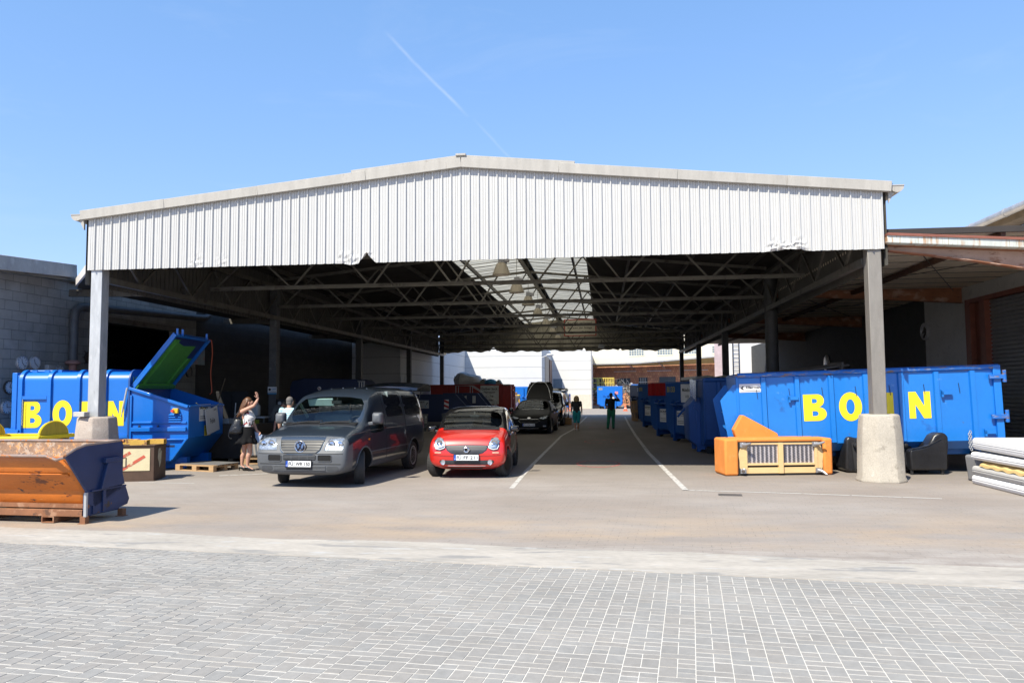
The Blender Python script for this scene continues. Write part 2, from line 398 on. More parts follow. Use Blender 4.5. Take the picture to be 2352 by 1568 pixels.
# ---- pale concrete strip between the street and the yard
cm = mat('pale concrete', (.38, .345, .30), .85, var=.16, scale=1.3, bump=.25, bscale=30, stain=((.26, .247, .23), (.42, .405, .38)), sthr=.56, sscale=1.6, stretch=(.5, 2.0, 1), fine=.12)
Q = MB(); nseg = 90
for i in range(nseg):
    u1, u2 = -45+i, -44+i
    e1 = .98+.06*sin(i*1.7)+.05*sin(i*.61); e2 = .98+.06*sin((i+1)*1.7)+.05*sin((i+1)*.61)
    Q.quad(st(u1, VE, .016), st(u2, VE, .016), st(u2, VE+e2, .008), st(u1, VE+e1, .008))
    Q.quad(st(u1, VE, 0), st(u2, VE, 0), st(u2, VE, .016), st(u1, VE, .016)); Q.quad(st(u2, VE+e2, .008), st(u2, VE+e2, 0), st(u1, VE+e1, 0), st(u1, VE+e1, .008))
structure(Q.build('path', cm))

# ---- painted lines
def paint_mat(name, col, wear):
    m, N, L, b = node_mat(name); g = N.new('ShaderNodeNewGeometry')
    n = N.new('ShaderNodeTexNoise'); n.inputs['Scale'].default_value = 7; n.inputs['Detail'].default_value = 7; n.inputs['Roughness'].default_value = .7; L.new(g.outputs['Position'], n.inputs['Vector'])
    r = N.new('ShaderNodeMapRange'); r.inputs[1].default_value = wear; r.inputs[2].default_value = wear+.12; L.new(n.outputs['Fac'], r.inputs[0])
    t = N.new('ShaderNodeBsdfTransparent'); ms = N.new('ShaderNodeMixShader'); L.new(r.outputs[0], ms.inputs[0]); L.new(b.outputs[0], ms.inputs[1]); L.new(t.outputs[0], ms.inputs[2]); L.new(ms.outputs[0], N['Material Output'].inputs[0])
    b.inputs['Base Color'].default_value = (*col, 1); b.inputs['Roughness'].default_value = .8; return m
pw = paint_mat('worn white line', (.50, .48, .45), .53); pr = paint_mat('worn red paint', (.45, .13, .12), .47)
def line(pts, w_, name='road_marking', m=pw, z=.004):
    q = MB(); P = [Vector((*p, z)) for p in pts]; Lf = []; Rt = []
    for i, p in enumerate(P):
        d = (P[min(i+1, len(P)-1)]-P[max(i-1, 0)]).normalized(); n = Vector((-d.y, d.x, 0))*w_/2; Lf.append(p+n); Rt.append(p-n)
    for i in range(len(P)-1): q.quad(Rt[i], Rt[i+1], Lf[i+1], Lf[i])
    structure(q.build(name, m))
line([(1.50, 14.5), (1.43, 18), (1.33, 23), (1.33, 31.7), (1.40, 41.7), (1.55, 54)], .11)
line([(-1.73, 14.6), (-1.76, 18.4), (-1.72, 24.6), (-1.67, 31.7), (-1.38, 37), (-1.1, 54)], .095)
line([(1.44, 14.55), (3.4, 14.2), (5.6, 13.68)], .07)
line([(-2.15, 16.95), (-1.72, 16.95)], .06)
line([(-8.5, 16.4), (-7.6, 16.9)], .1); line([(-9.6, 15.1), (-8.3, 15.0)], .05)
for cy in (19.6, 28.0, 38.5):
    q = MB(); R_ = .8; n = 40
    for i in range(n):
        a, b_ = 2*pi*i/n, 2*pi*(i+1)/n
        q.quad(*[(x_*.62-.12, y_+cy, .0045) for x_, y_ in ((R_*cos(a), R_*sin(a)), (R_*1.12*cos(a), R_*1.12*sin(a)), (R_*1.12*cos(b_), R_*1.12*sin(b_)), (R_*cos(b_), R_*sin(b_)))])
    structure(q.build('road_marking', pr))
# drain cover in the yard
dm = mat('drain iron', (.15, .14, .13), .6, .6)
q = MB(); q.xf = Matrix.Translation((2.2, 13.93, 0)) @ Matrix.Rotation(-.12, 4, 'Z'); q.b(-.2, .2, -.13, .13, 0, .005)
for k in range(5): q.b(-.16, .16, -.10+.045*k, -.08+.045*k, .005, .008)
tag(q.build('drain_cover', dm), 'small dark iron drain cover set in the yard near the white line', 'drain cover')

# ================================================================= THE OPEN SHED
XL, XR, Y0, ZB, ZE, ZR, BAY = -11.496, 5.653, 15.966, 4.62, 5.84, 6.68, 9.406
XM = (XL+XR)/2; YB = Y0+.25+4*BAY
def zs(x): return ZR-(ZR-ZE)*abs(x-XM)/(XR-XM)
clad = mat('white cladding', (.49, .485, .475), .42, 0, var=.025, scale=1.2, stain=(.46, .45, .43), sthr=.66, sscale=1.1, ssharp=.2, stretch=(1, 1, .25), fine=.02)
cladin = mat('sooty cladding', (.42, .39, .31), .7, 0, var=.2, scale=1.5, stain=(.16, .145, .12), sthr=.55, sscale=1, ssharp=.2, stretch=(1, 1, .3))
trim = mat('weathered trim', (.36, .34, .31), .7, var=.1, scale=2.5, stain=((.27, .245, .215),), sthr=.58, sscale=5, ssharp=.2, stretch=(3, 1, .6))
steel = mat('dusty steel', (.14, .13, .11), .55, .4, var=.2, scale=5, stain=(.08, .07, .06), sthr=.55)
galv = mat('galvanised steel', (.44, .45, .46), .5, .35, var=.12, scale=6, stain=((.58, .58, .58), (.34, .34, .34)), sthr=.57, sscale=4, ssharp=.12, stretch=(2, 2, .5))
galvb = mat('brownish galvanised steel', (.235, .215, .19), .55, .25, var=.13, scale=4, stain=((.33, .32, .30), (.27, .17, .09)), sthr=.64, sscale=3.5, ssharp=.1, stretch=(2, 2, .45))
darkcol = mat('dark column paint', (.055, .056, .056), .6, .1, var=.15)
sheet = mat('shade-dark roof sheet', (.046, .042, .037), .75, var=.25, scale=2)  # darkness of the shed interior is put into the sheet colour
zinc = mat('zinc gutter', (.40, .40, .41), .5, .5, var=.15)
conc = mat('cast concrete', (.40, .36, .30), .9, var=.09, scale=3, bump=.35, bscale=28, stain=((.28, .25, .205), (.50, .46, .40), (.20, .17, .14)), sthr=.60, sscale=3.0, ssharp=.08, fine=.12)
conc2 = mat('pinkish cast concrete', (.40, .335, .285), .9, var=.09, scale=3, bump=.35, bscale=28, stain=((.47, .42, .365), (.28, .24, .205)), sthr=.58, sscale=3, ssharp=.1, fine=.12)
shed = thing('open_shed', 'long open-sided steel shed with white ribbed gable cladding over the yard', 'shed')

def cladding(name, y, out_, m, dents, jag=0., seed=1):
    R = random.Random(seed); per = .2; xs = []
    n = int(round((XR-XL)/per)); per = (XR-XL)/n
    for i in range(n):
        x = XL+i*per
        xs += [(x, 0), (x+per*.29, 0), (x+per*.31, -.010), (x+per*.34, 0), (x+per*.54, 0), (x+per*.56, -.010), (x+per*.59, 0), (x+per*.76, 0), (x+per*.81, .036), (x+per*.90, .036), (x+per*.93, 0)]
    xs.append((XR, 0)); q = MB(); NZ = 14; g = [0, .035, .07, .11, .16, .22, .3, .4, .5, .6, .7, .8, .9, 1]
    V = []
    for (x, d) in xs:
        zb = ZB+jag*(.5*sin(x*3.1)+.35*sin(x*7.7+1)+.25*sin(x*1.3))*R.uniform(.7, 1.3) if jag else ZB+R.uniform(-.004, .004)
        zt = zs(x)-.03 if out_ > 0 else zs(x)+(.15 if abs(x-XM) < SKW+.15 else .09)
        for k in range(NZ):
            z = zb+(zt-zb)*g[k]; yy = y-out_*d
            for (dx, dz, rad, amp, lift) in dents:
                r = sqrt((x-dx)**2+((z-dz)*.8)**2)
                if r < rad:
                    f = (1-r/rad)**1.2
                    yy += -out_*amp*f*(sin(x*37+z*21)*.7+sin(z*53-x*11)*.5+.35); z += lift*f*(1 if k < 4 else .2)
            V.append((x, yy, z))
    F = [(i*NZ+k, (i+1)*NZ+k, (i+1)*NZ+k+1, i*NZ+k+1) for i in range(len(xs)-1) for k in range(NZ-1)]
    q.add(V, F); o = q.build(name, m, shed); 
    sd = o.modifiers.new('thick', 'SOLIDIFY'); sd.thickness = .004
    return o
SKW = 2.40
cladding('gable_cladding', Y0, 1, clad, [(-5.0, 4.62, .20, .06, .22), (-5.35, 4.66, .22, .05, -.05), (-5.55, 4.75, .14, .03, 0), (3.55, 4.62, .26, .07, .02), (3.98, 4.66, .24, .06, .05), (3.75, 4.6, .2, .03, .05), (-8.9, 4.7, .25, .02, 0), (-8.3, 4.75, .18, .02, 0)])
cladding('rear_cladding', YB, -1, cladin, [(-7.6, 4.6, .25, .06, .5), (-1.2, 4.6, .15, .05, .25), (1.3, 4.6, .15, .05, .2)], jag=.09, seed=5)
# ribbed sheets closing both long sides above the girders
for s_, xe in ((-1, XL-.03), (1, XR+.03)):
    q = MB(); V = []; n = int((YB-Y0)/.1)
    for i in range(n+1): V += [(xe+s_*(.0 if i % 2 else .03), Y0+.02+i*.1, 4.30), (xe+s_*(.0 if i % 2 else .03), Y0+.02+i*.1, ZE+.12)]
    q.add(V, [(2*i, 2*i+1, 2*i+3, 2*i+2) for i in range(n)]); q.build('side_cladding', mat('dark side sheet', (.09, .085, .075), .7, var=.2, scale=2), shed)  # plain dark sheet colour
# verge trim (two bent strips in lapped lengths) with a second lip where the translucent sheets end
q = MB()
for s_, xe in ((-1, XL-.14), (1, XR+.14)):
    L_ = abs(xe-XM); cuts = [0, .24, .52, .77, 1]
    for a, b_ in zip(cuts, cuts[1:]):
        x0, x1 = XM+s_*L_*a, XM+s_*L_*b_; lift = .004*(cuts.index(a) % 2)
        q.bar((x0, Y0-.06-lift, zs(x0)+.03), (x1, Y0-.06-lift, zs(x1)+.03), .10+lift, .21+lift)
    x1 = XM+s_*2.42; q.bar((XM, Y0-.03, ZR+.165), (x1, Y0-.03, zs(x1)+.165), .12, .06)
q.box((XM, Y0-.06, ZR+.19), (.22, .14, .05)); q.box((3.9, Y0+1.5, zs(3.9)+.16), (.7, .3, .03), (0, .1, 0))
q.split('verge_trim', trim, shed, bev=.008)
# roof sheets and translucent sheets, ribs run down the slope
def roof_sheet(name, xa, xb, m, z_off=.10, thick=True):
    q = MB(); V = []; n = int((YB-Y0+.15)/.055)
    for i in range(n+1):
        y = Y0-.02+i*.055; d = (.0, .04, .04, 0.)[i % 4]
        for x in (xa, (xa+xb)/2, xb): V.append((x, y, zs(x)+z_off+d))
    q.add(V, [(i*3+k, i*3+k+1, (i+1)*3+k+1, (i+1)*3+k) for i in range(n) for k in range(2)])
    return q.build(name, m, shed)
def translucent_mat():
    m, N, L, b = node_mat('dirty translucent sheet'); o = N['Material Output']
    tcn = N.new('ShaderNodeTexCoord'); n = N.new('ShaderNodeTexNoise'); n.inputs['Scale'].default_value = 2.2; n.inputs['Detail'].default_value = 6; mp = N.new('ShaderNodeMapping'); mp.inputs['Scale'].default_value = (.5, 4, 1); L.new(tcn.outputs['Object'], mp.inputs[0]); L.new(mp.outputs[0], n.inputs['Vector'])
    r = N.new('ShaderNodeMapRange'); r.inputs[1].default_value = .35; r.inputs[2].default_value = .7; r.inputs[3].default_value = .58; r.inputs[4].default_value = .34; L.new(n.outputs['Fac'], r.inputs[0])
    wv = N.new('ShaderNodeTexWave'); wv.bands_direction = 'Y'; wv.inputs['Scale'].default_value = .9; wv.inputs['Distortion'].default_value = .25; wv.inputs['Detail'].default_value = 2; L.new(tcn.outputs['Object'], wv.inputs['Vector'])
    wr = N.new('ShaderNodeMapRange'); wr.inputs[1].default_value = .08; wr.inputs[2].default_value = .42; wr.inputs[3].default_value = .18; wr.inputs[4].default_value = 1; L.new(wv.outputs['Fac'], wr.inputs[0]); mw_ = N.new('ShaderNodeMath'); mw_.operation = 'MULTIPLY'; L.new(r.outputs[0], mw_.inputs[0]); L.new(wr.outputs[0], mw_.inputs[1]); r = mw_
    cx = N.new('ShaderNodeCombineXYZ')
    for k, f in enumerate((1, .92, .74)):
        mu = N.new('ShaderNodeMath'); mu.operation = 'MULTIPLY'; mu.inputs[1].default_value = f; L.new(r.outputs[0], mu.inputs[0]); L.new(mu.outputs[0], cx.inputs[k])
    tr = N.new('ShaderNodeBsdfTranslucent'); L.new(cx.outputs[0], tr.inputs[0]); b.inputs['Base Color'].default_value = (.11, .10, .08, 1); b.inputs['Roughness'].default_value = .7
    ad = N.new('ShaderNodeAddShader'); L.new(tr.outputs[0], ad.inputs[0]); L.new(b.outputs[0], ad.inputs[1]); L.new(ad.outputs[0], o.inputs[0]); return m
tl = translucent_mat()
SKW = 2.40
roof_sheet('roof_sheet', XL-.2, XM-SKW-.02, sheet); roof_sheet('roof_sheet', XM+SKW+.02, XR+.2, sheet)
roof_sheet('skylight', XM-SKW-.10, XM, tl, .14); roof_sheet('skylight', XM, XM+SKW+.10, tl, .14)
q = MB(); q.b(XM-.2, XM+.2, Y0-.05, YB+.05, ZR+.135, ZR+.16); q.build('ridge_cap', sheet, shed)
# gutters: open half-round channels with end caps
for s_, xe in ((-1, XL-.26), (1, XR+.26)):
    q = MB(); R_ = .13; n = 10; rings = []
    for yy in (Y0-.06, YB+.1): rings.append([Vector((xe+R_*cos(pi+pi*k/n), yy, ZE+.04+R_*sin(pi+pi*k/n))) for k in range(n+1)])
    q.loft(rings, closed=False, caps=False); q.add(rings[0], [tuple(range(n+1))])
    q.bar((xe-R_*1.05, Y0-.06, ZE+.045), (xe+R_*1.05, Y0-.06, ZE+.045), .02, .02)
    g_ = q.build('gutter', trim, shed); sd = g_.modifiers.new('thick', 'SOLIDIFY'); sd.thickness = .006
    q = MB(); q.prism([(0, 0), (-s_*.14, 0), (-s_*.14, -.26)], (xe-s_*.02, Y0-.02, ZE-.04), (1, 0, 0), (0, 0, 1), (0, .05, 0)); q.build('eaves_bracket', trim, shed)
# trusses every half bay
for k in range(9):
    y = Y0+.25+k*BAY/2; q = MB(); zc = 4.82
    if k == 0: y += .12
    if k == 8: y -= .1
    q.bar((XL+.3, y, zc), (XR-.3, y, zc), .07, .09); q.bar((XL+.3, y-.05, zc+.05), (XR-.3, y-.05, zc+.05), .1, .012)
    for s_ in (-1, 1): q.bar((XM+s_*8.3, y, zs(XM+8.3)-.10), (XM, y, ZR-.10), .08, .09)
    nb = 7; w_ = (XR-XL-.8)/nb
    for j in range(nb+1):
        xb = XL+.4+j*w_
        for xt in ([xb-w_/2] if j else [])+([xb+w_/2] if j < nb else []):
            q.bar((xb+(.06 if xt > xb else -.06), y+.02, zc+.04), (xt, y+.02, zs(xt)-.12), .048, .048)
    for j in range(4): q.box((XM-2.9+.1*j, y-.11, zc), (.03, .03, .05)); q.box((XM+1.6+.1*j, y-.11, zc), (.03, .03, .05))
    q.build('truss', steel, shed)
# purlins along the shed
for j in range(9):
    x = XM-7.8+j*1.95
    q = MB(); q.bar((x, Y0+.1, zs(x)), (x, YB-.05, zs(x)), .07, .15); q.build('purlin', steel, shed)
# lattice girders along both column rows
for xc in (XL+.3, XR-.3):
    q = MB(); q.bar((xc, Y0+.3, 4.42), (xc, YB, 4.42), .12, .14); q.bar((xc, Y0+.3, 5.5), (xc, YB, 5.5), .1, .12)
    n = 32; dy = (YB-Y0-.4)/n
    for i in range(n): a, b_ = (4.48, 5.45) if i % 2 else (5.45, 4.48); q.bar((xc, Y0+.4+i*dy, a), (xc, Y0+.4+(i+1)*dy, b_), .05, .05)
    q.build('eaves_girder', steel, shed)
# columns; the two at the gable stand on tall concrete plinths
def plinth(parent, r0_, r1_, h, m, chip=.0):
    q = MB(); rings = []
    for (r, z) in ((r0_, -.01), (r0_, .04), (r0_*.93, .10), (r1_*1.12, h*.62), (r1_, h-.03), (r1_*.90, h)):
        c_ = r*.42; P = [(r, -c_), (r, c_), (c_, r), (-c_, r), (-r, c_), (-r, -c_), (-c_, -r), (c_, -r)]
        rings.append([Vector((a, b_, z)) for a, b_ in P])
    q.loft(rings); o = q.build('plinth', m, parent, bev=.02); return o
cols = []
for sx, xc in ((-1, XL+.20), (1, XR-.19)):
    for k in range(5):
        yc = Y0+.17+k*BAY; m = (galv if sx < 0 else galvb) if k == 0 else (mat('mottled dark column', (.085, .088, .09), .6, .2, var=.2, stain=(.14, .14, .14), sthr=.6, sscale=6) if k == 1 and sx < 0 else darkcol)
        wd = .265 if k == 0 else .26; q = MB()
        if k == 0:
            q.b(-wd/2, wd/2, -wd/2, wd/2, 1.25, 4.66)
        elif k == 1 and sx > 0: q.cyl((0, 0, 0), (0, 0, 5.4), .2, n=20)
        else: q.b(-wd/2, wd/2, -wd/2, wd/2, 0, 5.4)
        o = q.build('column', m, shed, bev=.012 if k == 0 else 0, loc=(xc, yc, 0)); cols.append(o)
        if k == 0: pl = plinth(o, .44 if sx > 0 else .46, .35 if sx > 0 else .38, 1.33, conc if sx > 0 else conc2); pl.location = (.05*sx, .1, 0)

# hanging bell lamps under the skylight
shade_m = mat('yellowed lamp plastic', (.50, .44, .33), .35, var=.06, spec=.6)
def lamp(y, z, label):
    t = thing('bell_lamp', label, 'lamp', (-2.6, y, z), 0, 'bell lamps hanging under the skylight')
    q = MB(); q.lathe([(.09, .13), (.13, .10), (.17, .0), (.215, -.12), (.235, -.17), (.24, -.20), (.225, -.20), (.16, 0), (.08, .11)], n=28); q.build('shade', shade_m, t, smooth=50)
    q = MB(); q.box((0, 0, .20), (.16, .16, .16)); q.box((.14, 0, .20), (.13, .12, .12)); q.build('ballast_box', zinc, t, bev=.01)
    q = MB(); q.cyl((0, 0, .27), (0, 0, 1.52-(z-5.1)), .008, n=6); q.build('cable', steel, t)
for y, z, lb in ((20.0, 5.1, 'beige bell lamp half hidden behind the white gable cladding, largest of the row'), (23.7, 5.1, 'beige bell lamp just above the front roof truss, second from the gable'), (27.5, 5.12, 'beige bell lamp on the ridge line, third from the white gable'),
                 (31.6, 5.12, 'beige bell lamp in the middle of the row, fourth from the gable'), (36.3, 5.1, 'beige bell lamp left of the red-edged sign, fifth from the gable'), (41.3, 5.08, 'small far bell lamp below the red-edged sign, sixth from the gable'), (46.2, 5.05, 'smallest and farthest bell lamp before the rear cladding')): lamp(y, z, lb)
# notice board hanging from the roof
redm = mat('sign red', (.45, .07, .05), .5); offw = mat('sign cream', (.62, .57, .45), .6, var=.08); ink = mat('black ink', (.02, .02, .02), .6, var=0, fine=0)
t = thing('warning_sign', 'cream notice board with red border hanging under the roof ridge', 'sign', (-1.2, 44.2, 5.02))
q = MB(); q.b(-.86, .86, 0, .03, 0, .86); q.b(-.93, .93, .004, .026, -.05, 0, 1); q.b(-.93, .93, .004, .026, .86, .92, 1); q.b(-.93, -.86, .004, .026, 0, .86, 1); q.b(.86, .93, .004, .026, 0, .86, 1)
q.text('Rauchen verboten!', (-.72, -.004, .62), X1, Z1, 1.4, .15, 2, .01); q.text('Betreten der Anlage', (-.72, -.004, .34), X1, Z1, 1.4, .14, 2, .01); q.text('auf eigene Gefahr', (-.72, -.004, .10), X1, Z1, 1.3, .14, 2, .01)
q.build('board', [offw, redm, ink], t)
q = MB(); q.cyl((-.7, .015, .92), (-.7, .015, 1.45), .01, n=6); q.cyl((.7, .015, .92), (.7, .015, 1.45), .01, n=6); q.split('hanger', steel, t)
# floodlight on the rear truss
t = thing('floodlight', 'grey floodlight hanging from the rear truss in front of the cladding', 'floodlight', (1.0-1.0, 53.0, 4.86))
q = MB(); q.box((0, 0, 0), (.42, .18, .30), (.3, .3, 0)); q.box((0, -.1, -.02), (.34, .03, .22), (.3, .3, 0)); q.build('housing', galv, t, bev=.02)
q = MB(); q.bar((0, .05, .1), (0, .25, .4), .05, .03); q.build('bracket', steel, t)

# ================================================================= LEFT: block-wall workshop
def block_mat(name, col, mort, bw, bh, axis='yz', bump=.6, var=.1, msize=.008, nz=(.8, 1.15)):
    m, N, L, b = node_mat(name); g = N.new('ShaderNodeNewGeometry'); sp = N.new('ShaderNodeSeparateXYZ'); L.new(g.outputs['Position'], sp.inputs[0])
    cx = N.new('ShaderNodeCombineXYZ'); L.new(sp.outputs['XYZ'.index(axis[0].upper())], cx.inputs[0]); L.new(sp.outputs[2], cx.inputs[1])
    dn = N.new('ShaderNodeTexNoise'); dn.inputs['Scale'].default_value = 6; L.new(g.outputs['Position'], dn.inputs['Vector'])
    ad = N.new('ShaderNodeVectorMath'); ad.operation = 'MULTIPLY_ADD'; L.new(dn.outputs['Color'], ad.inputs[0]); ad.inputs[1].default_value = (.015, .015, 0); L.new(cx.outputs[0], ad.inputs[2])
    br = N.new('ShaderNodeTexBrick'); br.inputs['Scale'].default_value = 1; br.inputs['Brick Width'].default_value = bw; br.inputs['Row Height'].default_value = bh; br.inputs['Mortar Size'].default_value = msize; br.inputs['Mortar Smooth'].default_value = .4
    br.inputs['Color1'].default_value = (*[c*(1-var) for c in col], 1); br.inputs['Color2'].default_value = (*[c*(1+var) for c in col], 1); br.inputs['Mortar'].default_value = (*mort, 1); L.new(ad.outputs[0], br.inputs['Vector'])
    n = N.new('ShaderNodeTexNoise'); n.inputs['Scale'].default_value = 1.7; n.inputs['Detail'].default_value = 7; n.inputs['Roughness'].default_value = .65; L.new(g.outputs['Position'], n.inputs['Vector'])
    r = N.new('ShaderNodeMapRange'); r.inputs[1].default_value = .3; r.inputs[2].default_value = .7; r.inputs[3].default_value = nz[0]; r.inputs[4].default_value = nz[1]; L.new(n.outputs['Fac'], r.inputs[0])
    sc = N.new('ShaderNodeVectorMath'); sc.operation = 'SCALE'; L.new(br.outputs['Color'], sc.inputs[0]); L.new(r.outputs[0], sc.inputs['Scale']); L.new(sc.outputs[0], b.inputs['Base Color']); b.inputs['Roughness'].default_value = .85
    bp = N.new('ShaderNodeBump'); bp.inputs['Strength'].default_value = bump; bp.inputs['Distance'].default_value = .02; bp.invert = True; L.new(br.outputs['Fac'], bp.inputs['Height']); L.new(bp.outputs[0], b.inputs['Normal']); return m
blk = block_mat('grey painted block', (.27, .26, .235), (.13, .125, .115), .5, .25); blkd = block_mat('shade-dark block wall', (.055, .053, .05), (.035, .034, .033), .5, .25)  # blkd: same block wall, with the interior shade put into its colour
dkint = mat('dark interior', (.05, .05, .05), .9); fasc = mat('weathered fascia', (.36, .35, .335), .9, var=.15, scale=2, bump=.4, bscale=25, stain=((.50, .49, .47), (.22, .21, .2)), sthr=.58, sscale=6, ssharp=.15, stretch=(1, 1, .4))
WX = -15.0
ws = thing('workshop_building', 'grey block-wall workshop with flat roof and weathered concrete fascia', 'building')
q = MB()
q.b(WX-.3, WX, 16.75, 21.7, 0, 5.05); q.b(WX-.3, WX, 21.7, 25.7, 4.03, 5.05); q.b(WX-.3, WX, 25.7, 27.0, 0, 5.05); q.build('wall', blk, ws)
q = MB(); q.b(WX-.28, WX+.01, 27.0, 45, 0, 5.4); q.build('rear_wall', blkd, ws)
q = MB(); q.b(-26, WX-.3, 16.75, 17.05, 0, 5.05); q.b(-26, -25.7, 17.05, 45, 0, 5.05); q.b(-25.7, WX-.3, 44.7, 45, 0, 5.05); q.build('outer_wall', blk, ws)
q = MB(); q.b(-26.3, -14.55, 16.7, 19.6, 5.05, 5.2); q.b(-26.3, WX+.15, 19.6, 45, 5.05, 5.2); q.build('roof', fasc, ws)
q = MB(); q.bar((-14.5, 16.7, 5.03), (-14.5, 19.65, 5.24), .1, .36); q.build('fascia', fasc, ws, bev=.012)
q = MB(); q.bar((-14.62, 16.7, 4.84), (-14.62, 19.9, 5.02), .16, .06); q.build('soffit_rail', steel, ws)
# lintel and door jambs of the dark gateway
q = MB(); q.b(WX-.02, WX+.015, 21.45, 21.7, 0, 4.2); q.b(WX-.02, WX+.015, 21.7, 25.95, 4.03, 4.2); q.build('gateway_frame', steel, ws)
# rising drainpipe: rusty foot, collar, grey upper part, then along the wall to a bend
rust = mat('rusty pink pipe', (.30, .16, .13), .8, var=.2, stain=(.16, .08, .05)); pipe_m = mat('grey cast pipe', (.10, .10, .10), .6, .2, var=.15)
q = MB(); px, py = WX+.17, 20.1
q.tube([(px, py, 2.75), (px, py, 4.0), (px, py+.05, 4.18), (px, py+.2, 4.3), (px, py+.4, 4.34), (px, py+6.6, 4.62), (px, py+7.2, 4.66), (px, py+7.5, 4.8), (px, py+7.6, 5.05)], .12, 14); q.build('drainpipe', pipe_m, ws, smooth=50)
q = MB(); q.cyl((px, py, 0), (px, py, 2.68), .10, n=14); q.build('pipe_foot', rust, ws, smooth=50)
q = MB(); q.lathe([(.13, 2.66), (.20, 2.69), (.20, 2.74), (.14, 2.79)], (px, py, 0), n=14); q.build('pipe_collar', rust, ws)
# roof that links workshop and shed
lk = thing('link_roof', 'low dark link roof with pale metal edge between workshop and shed', 'roof')
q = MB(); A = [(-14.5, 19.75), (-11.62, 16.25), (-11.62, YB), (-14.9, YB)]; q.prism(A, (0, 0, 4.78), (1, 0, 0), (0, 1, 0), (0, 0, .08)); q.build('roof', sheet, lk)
q = MB(); q.bar((-14.45, 19.62, 4.92), (-11.6, 16.1, 4.68), .05, .2); q.build('edge_flashing', mat('pale flashing', (.66, .62, .58), .5, .1, var=.06), lk)
q = MB()
for k in range(5): y = 20+k*BAY*.95; q.bar((-14.9, y, 4.68), (-11.4, y, 4.62), .12, .2)
q.bar((-11.75, 16.6, 4.6), (-11.75, YB, 4.6), .3, .06); q.build('beam', steel, lk)

# wall clocks, ship's wheel and picture on the block wall
clockface = mat('clock face', (.62, .64, .66), .5, var=.02); rimw = mat('clock rim silver', (.45, .45, .46), .35, .6); rimb = mat('clock rim black', (.03, .03, .03), .4)
def clock(y, z, r, rim, label, ticks=True, hands=(120, 150), face=clockface, x=WX):
    t = thing('wall_clock', label, 'clock', (x, y, z), 0, 'clocks hung on the block wall')
    q = MB(); q.lathe([(r, 0), (r, .05), (r*.97, .06), (r*.9, .055), (r*.89, .03)], ax=(1, 0, 0), n=32); q.build('rim', rim, t, smooth=40)
    q = MB(); q.cyl((.0, 0, 0), (.034, 0, 0), r*.9, n=32)
    if ticks:
        for k in range(12): a = pi*k/6; q.bar((.038, r*.66*sin(a), r*.66*cos(a)), (.038, r*.82*sin(a), r*.82*cos(a)), r*.06, .004, (1, 0, 0), m=1)
    q.build('face', [face, ink], t)
    q = MB()
    for a, l in zip(hands, (.55, .78)): a = radians(a); q.bar((.044, 0, 0), (.044, r*l*sin(a), r*l*cos(a)), r*.05, .006, (1, 0, 0))
    q.build('hands', ink, t)
clock(18.35, 2.66, .19, rimw, 'silver-rimmed wall clock with bold hour ticks, upper left of the pair on the block wall', True, (-10, 135))
clock(18.80, 2.67, .19, rimw, 'silver wall clock with blank white face, right of the clock with bold ticks', False, (-15, 130))
clock(19.75, 2.48, .17, rimw, 'silver-rimmed clock half hidden behind the blue compactor roof beside the pipe', True, (60, 170))
clock(17.95, 2.02, .17, rimb, 'black-rimmed clock peeking out left of the blue compactor', True, (20, 100))
clock(17.88, 1.52, .18, rimw, 'pale clock low on the wall left of the blue compactor', True, (0, 90))
clock(26.5, 2.62, .2, rimb, 'dark wall clock on the far block wall right of the gateway', False, (40, 200), mat('dark clock face', (.08, .08, .08), .4))
t = thing('ships_wheel', "dark wooden ship's wheel ornament hung right of the drainpipe", 'ornament', (WX, 20.95, 2.9))
q = MB(); q.tube([(.04, .15*cos(2*pi*k/20), .15*sin(2*pi*k/20)) for k in range(20)], .03, 8, closed=True); q.cyl((.0, 0, 0), (.05, 0, 0), .10, n=16); q.build('rim', mat('dark wood', (.05, .035, .025), .6), t)
q = MB()
for k in range(8): a = 2*pi*k/8; q.cyl((.04, 0, 0), (.04, .27*cos(a), .27*sin(a)), .012, n=6)
q.build('spokes', mat('dark wood', 0), t)
t = thing('junction_box', 'small grey metal box on the wall between two clocks', 'box', (WX, 19.35, 2.35))
q = MB(); q.b(0, .12, -.14, .14, 0, .28); q.b(.12, .13, -.1, .02, .05, .22); q.build('housing', galv, t, bev=.01)
t = thing('picture', 'pale unframed canvas picture on the dark wall behind the raised lid', 'picture', (WX+.02, 27.15, 2.95))
q = MB(); q.b(0, .03, -.42, .42, -.05, 1.0); q.build('canvas', mat('mottled canvas', (.34, .40, .42), .7, var=.15, scale=3, stain=((.45, .25, .28), (.50, .42, .32)), sthr=.56, sscale=2, ssharp=.15), t)

# ================================================================= FAR LEFT: white panel hall
def panel_mat(name, axis):
    m = block_mat(name, (.60, .60, .59), (.36, .355, .35), 60, .98, axis, .5, .01, .025, (.975, 1.02)); return m
pnx, pny = panel_mat('white panel x', 'xz'), panel_mat('white panel y', 'yz')
HP = 5.75
ph = thing('panel_hall', 'white panel-clad hall with a recessed corner beyond the rear of the shed', 'building')
q = MB(); q.b(-30, -12.0, 45.0, 67.0, 0, HP); q.build('side_wing', pny, ph)
q = MB(); q.b(-30, -5.2, 67.0, 100, 0, HP+.05); q.build('front_block', pnx, ph)
q = MB(); q.b(-5.2, -1.08, 79.0, 100, 1.45, HP+.3); q.build('rear_block', pnx, ph)
q = MB(); q.b(-5.2, -1.06, 78.93, 100, 0, 1.45); q.build('base', mat('cream render', (.60, .55, .47), .9, var=.06, stain=(.45, .40, .33), sthr=.68), ph)
q = MB()
for k in range(24): q.b(-5.2, -5.14, 70.5, 75.4, .3+.2*k, .48+.2*k)
q.build('louvre', mat('tan slats', (.45, .38, .30), .7), ph)
